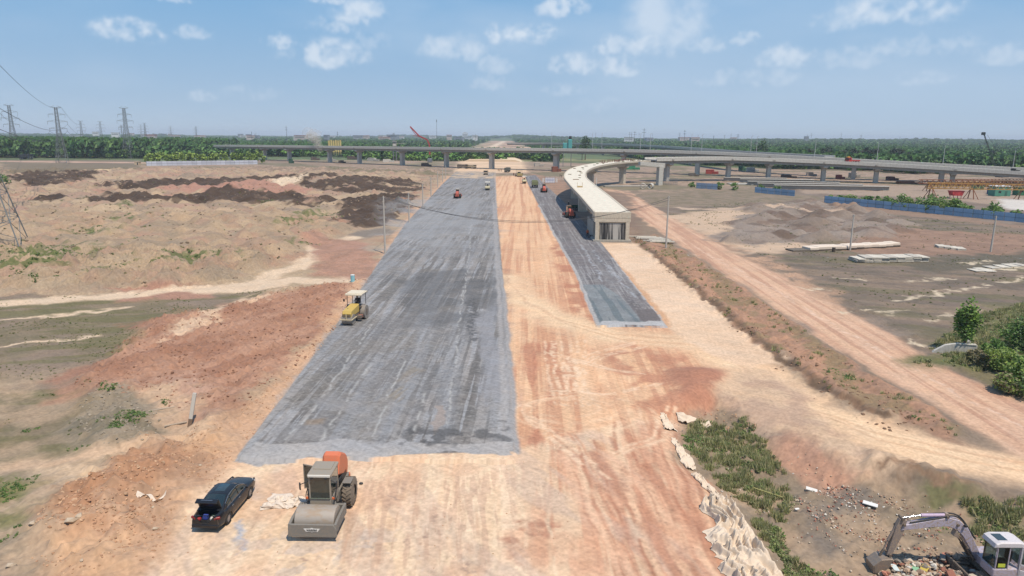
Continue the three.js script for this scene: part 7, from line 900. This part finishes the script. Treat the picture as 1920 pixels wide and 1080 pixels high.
// ---------------------------------------------------------------- weeds, grass, clods, rubble
{
  const grassG = [tuft(26, .5, .35, [E(118, 134, 60), E(134, 146, 72), E(96, 116, 52)]), tuft(22, .42, .3, [E(150, 148, 92), E(128, 132, 70), E(108, 124, 56)])], leafG = [foliage(90, .55, .4, .55, .11, 6, [E(112, 152, 60), E(128, 164, 70), E(98, 134, 54)]), foliage(80, .5, .34, .5, .10, 5, [E(120, 156, 64), E(140, 168, 80), E(150, 160, 96)])], scrubG = [foliage(260, .6, .5, .6, .075, 12, [E(172, 178, 112), E(150, 164, 92), E(190, 186, 134), E(130, 148, 78)], .9), foliage(240, .55, .55, .5, .07, 10, [E(168, 168, 112), E(186, 180, 134), E(136, 150, 84)], .9), foliage(240, .5, .6, .5, .08, 10, [E(140, 162, 84), E(120, 146, 70), E(166, 176, 104)], .9)], dryG = [tuft(30, .75, .4, [E(196, 188, 128), E(168, 172, 104), E(150, 162, 90), E(206, 194, 148)]), tuft(28, .65, .36, [E(176, 180, 112), E(200, 196, 140), E(160, 170, 98)])];
  let s = []; for (const [p, r, n] of [[[-83.5, -113.6], 9, 420], [[-76.3, -108.2], 6, 160], [[-75.6, -116.5], 4, 70], [[-88.5, -145.3], 5, 90], [[-95.6, -168.3], 4, 60], [[-54.8, -113.8], 4, 120], [[-50.4, -115.0], 2.6, 40], [[-110.4, -199.2], 3, 30], [[-51.9, -167.7], 6, 120], [[-111.6, -191.8], 3, 26], [[-74.3, -209.7], 4, 30], [[-82.6, -124.7], 3, 40], [[-52.2, -182.6], 4, 50], [[-39.9, -133.0], 3.5, 60], [[-56.8, -109.9], 3, 40], [[-61.5, -103.1], 3, 50], [[-127.8, -190.7], 3, 20], [[-90.1, -124.3], 6, 130], [[-43.8, -177.1], 3, 30], [[-67.6, -97.0], 2, 25], [[-72.8, -100.6], 2, 25], [[-73.4, -134.8], 3, 30], [[-63.5, -97.1], 2, 20], [[-49.4, -101.5], 2, 18], [[-94.8, -186.2], 3, 14], [[-52.9, -229.3], 3, 10], [[-198.4, -275.9], 7, 60]]) s.push(...around(p, r, Math.round(n * .7), .35, 1.05)); s.push(...within(field, 260, .25, .7, null, .55, 8));
  scatter('weeds', 'scattered green weeds on the tipped earth', leafG, leafMatSoft, s);
  s = []; for (const [p, r, n] of [[[-28.5, -47.9], 1.5, 110], [[-29.2, -46.6], 1.2, 70], [[-33.0, -53.7], .7, 24], [[-32.3, -51.6], .7, 20], [[-28.0, -48.9], .9, 26], [[-35.0, -47.3], .6, 8], [[-27.1, -51.0], .5, 8], [[-29.9, -37.3], 1.2, 60], [[-30.0, -39.0], 1.2, 30], [[-26.6, -32.9], .8, 12], [[-29.6, -44.2], .8, 12], [[30.0, -58.6], 1.0, 20], [[29.3, -60.3], .8, 16], [[30.9, -49.4], .7, 10], [[31.8, -57.6], .7, 8], [[31.4, -139.9], 1.2, 16], [[27.8, -36.4], 1.2, 30], [[27.8, -34.7], 1.2, 30], [[25.1, -37.5], 1, 16]]) s.push(...around(p, r, n, .25, .6)); scatter('weeds', 'green weeds in the nearer rough ground', leafG, leafMatSoft, s);
  const patch = [[12.9, -48.1], [14.3, -51.2], [16.2, -51.8], [18.6, -51.3], [18.7, -48.2], [18.8, -43.8], [17.9, -40.0], [16.2, -37.4], [14.8, -40.0], [13.6, -41.4], [13.1, -43.7]], patch2 = [[14.8, -38.0], [15.7, -36.2], [15.2, -34.0], [16.4, -31.6], [16.7, -29.9], [14.1, -29.8], [14.1, -33.5], [14.0, -36.2]];
  scatter('scrub', 'dry olive scrub in the rough patch beside the platform', scrubG, leafMatSoft, [...within(patch, 130, .3, .9, null, .44, 1.4), ...within(patch2, 110, .4, .9, null, .42, 1.4), ...within(pond, 240, .5, 1.1, null, .38), ...around([28.4, -36.4], 2.2, 50, .4, .8)]);
  s = [...within(patch, 620, .25, .75, null, .36, 1.2), ...within(patch2, 200, .3, .7, null, .45, 1.6), ...within(pond, 700, .4, .9, null, .4), ...within(verge, 160, .25, .6, null, .55, 2), ...around([28.8, -37.0], 2.2, 120, .4, .8)]; scatter('tall_grass', 'rough tall grass between the platform and the haul road', dryG, leafMatSoft, s);
  s = [...around([13.9, -48.1], 1.1, 26, .5, 1.1), ...around([13.1, -46.3], .9, 16, .5, 1.0), ...around([18.4, -49.7], .8, 10, .5, .9), ...around([15.8, -49.2], 1.2, 14, .5, .9), ...around([14.9, -35.6], .8, 20, .5, .9), ...around([16.1, -31.6], 1.2, 30, .5, 1)]; scatter('weeds', 'leafy weeds in the tall grass patch', leafG, leafMatSoft, s);
  scatter('grass', 'short dry grass on the flat ground', grassG, leafMatSoft, [...within(field, 2200, .4, 1.0, null, .5, 6), ...within(flat, 900, .15, .35, null, .56, 4), ...within(rfield, 1500, .25, .55, null, .56, 5)]);
  const t1 = E(198, 154, 118), t2 = E(184, 140, 108), t3 = E(208, 170, 134), pick = () => [t1, t2, t3][Math.floor(rnd() * 3)];
  scatter('clods', 'loose clods of earth on the broken bank', clodGeos, mat(0xffffff, { roughness: 1 }), [...within(bank, 1700, .02, .09, pick, .4, 2), ...within(ridge, 420, .03, .15, pick), ...within(spoil, 1800, .03, .15, () => [E(160, 116, 92), E(140, 100, 78), E(178, 134, 108)][Math.floor(rnd() * 3)], .42, 2), ...within(weed, 260, .04, .14, () => E(160, 148, 130)), ...within(verge, 700, .04, .16, () => E(168, 130, 104), .4, 2), ...scarp.flatMap((p) => around([p[0] + .8, p[1]], 2.6, 60, .06, .2, E(138, 108, 84))), ...within(field, 5200, .10, .38, () => [E(164, 142, 116), E(140, 120, 98), E(184, 162, 134), E(122, 104, 84)][Math.floor(rnd() * 4)], .44, 3), ...within([[12.6, -50.6], [16.7, -53.8], [19.5, -49.2], [15.3, -50.2]], 60, .04, .12, pick), ...within(apron, 120, .02, .05, pick), ...within(rfield, 500, .05, .14, () => E(130, 114, 98), .5, 3)]);
  const boulder = mat(E(206, 186, 160), { roughness: .95 }); [[[-23.5, -33.5], .3], [[-23.3, -33.9], .26], [[-25.6, -33.5], .2], [[-19.2, -33.8], .17], [[-20.1, -35.4], .12], [[-19.9, -40.9], .13], [[-24.6, -30.4], .22], [[-21.0, -30.3], .12]].forEach(([p, r], k) => { const g = clodGeos[k % 3].clone().scale(r, r, r).translate(p[0], GW(...p) + r * .3, p[1]); tag(part(scene, 'boulder', boulder, g), ['pale boulder right of the pair on the lower left bank', 'tan boulder of the pair on the lower left bank', 'grey stone left of the boulder pair', 'stone low on the bank near the platform edge', 'small stone high on the bank slope', 'stone on the bank above the car', 'flat stone in the lower left picture corner', 'small stone at the bottom of the bank'][k], 'stone'); });
  // rubble of broken brick and plaster round the excavator
  const rub = [E(196, 132, 108), E(214, 196, 172), E(226, 220, 208), E(180, 150, 126), E(166, 110, 90), E(206, 176, 148), E(150, 140, 128)], heap = [[18.8, -32.1], [21.5, -33.8], [24.2, -34.1], [26.1, -32.2], [24.2, -29.5], [17.0, -29.4]], wide = [[18.1, -41.4], [21.2, -42.2], [24.8, -39.8], [27.8, -36.4], [27.1, -33.6], [21.6, -34.1], [18.7, -34.0], [17.8, -37.4]];
  const bit = [new THREE.BoxGeometry(1, .45, .7), ...clodGeos, new THREE.BoxGeometry(1.4, .18, .9)]; const pc = () => rub[Math.floor(rnd() * rub.length)];
  const o = new THREE.Object3D(), sp = [...within(heap, 1100, .04, .2, pc), ...within(heap, 90, .18, .3, pc), ...within(heap, 900, .02, .07, pc), ...within(wide, 900, .02, .09, pc, .45, 1.2), ...within(pit, 700, .02, .07, pc, .4, 2)]; const lists = bit.map(() => []); sp.forEach((q, i) => lists[i % bit.length].push(q)); lists.forEach((l, k) => { const im = new THREE.InstancedMesh(bit[k], mat(0xffffff, { roughness: .95 }), l.length); im.name = numbered('rubble'); l.forEach(([x, z, sc, c], i) => { o.position.set(x, GW(x, z) + rnd() * sc * 1.4, z); o.rotation.set(rr(-.7, .7), rnd() * 6, rr(-.7, .7)); o.scale.setScalar(sc); o.updateMatrix(); im.setMatrixAt(i, o.matrix); im.setColorAt(i, new THREE.Color().setRGB(...c)); }); tag(im, 'rubble of broken brick and plaster', 'rubble', null, 'stuff'); scene.add(im); });
  [[[19.7, -41.5], .5, E(236, 234, 228), 'thin white sheet scrap beside the weedy rubble'], [[22.4, -39.3], .6, E(240, 240, 238), 'white board lying on the rubble slope'], [[21.7, -33.1], .55, E(150, 204, 160), 'pale green board on the rubble heap'], [[22.1, -32.9], .5, E(214, 190, 84), 'yellow board beside the green one on the rubble heap'], [[20.5, -32.9], .4, E(222, 236, 236), 'white scrap left of the green board'], [[17.6, -38.7], .2, E(240, 238, 232), 'small white scrap near the tall grass'], [[21.9, -31.8], .4, E(232, 226, 214), 'white board in front of the excavator boom']].forEach(([p, r, c, l]) => tag(part(scene, 'board_scrap', mat(c), rb(r * 1.4, .05, r * .7, p[0], GW(...p) + .18, p[1], .01, rr(-.2, .2), rnd() * 3, rr(-.15, .15))), l, 'board'));
  const bambo = [[15.7, -41.0], [17.2, -40.0]]; tag(part(scene, 'bamboo_pole', mat(E(196, 190, 120)), bar([bambo[0][0], GW(...bambo[0]) + .45, bambo[0][1]], [bambo[1][0], GW(...bambo[1]) + .3, bambo[1][1]], .03)), 'thin bamboo pole lying across the tall grass', 'pole');
  const ob = [-9.2, -39.1]; tag(part(scene, 'rag', blackP, put(new THREE.IcosahedronGeometry(.1, 1).scale(1.3, .6, 1), ob[0], .05, ob[1])), 'small dark rag on the pale earth right of the big roller', 'rag');
}

{ // drifting dust behind the viaduct
  const p = [-150.5, 13.9, -540.0], m = new THREE.MeshStandardMaterial({ color: C(232, 226, 218), transparent: true, opacity: .085, roughness: 1, depthWrite: false }), gs = [];
  for (let k = 0; k < 16; k++) { const s = k / 15, g = new THREE.IcosahedronGeometry(1, 2), q = g.attributes.position, r = mix(1.6, 4.6, s); for (let i = 0; i < q.count; i++) { const f = 1 + .5 * (fb(q.getX(i) * 1.3 + k, q.getY(i) * 1.3 + q.getZ(i)) - .5); q.setXYZ(i, q.getX(i) * f * r + p[0] + 4 - s * 7 + Math.sin(k * 2.4) * 2.6 * s, q.getY(i) * f * r + 9 + s * 13, q.getZ(i) * f * r - 540 + Math.cos(k * 2.4) * 2.6); } g.computeVertexNormals(); gs.push(g); }
  tag(part(scene, 'smoke', m, gs), 'thin pale dust plume behind the long viaduct', 'smoke', null, 'stuff');
}

renderer.render(scene, camera);
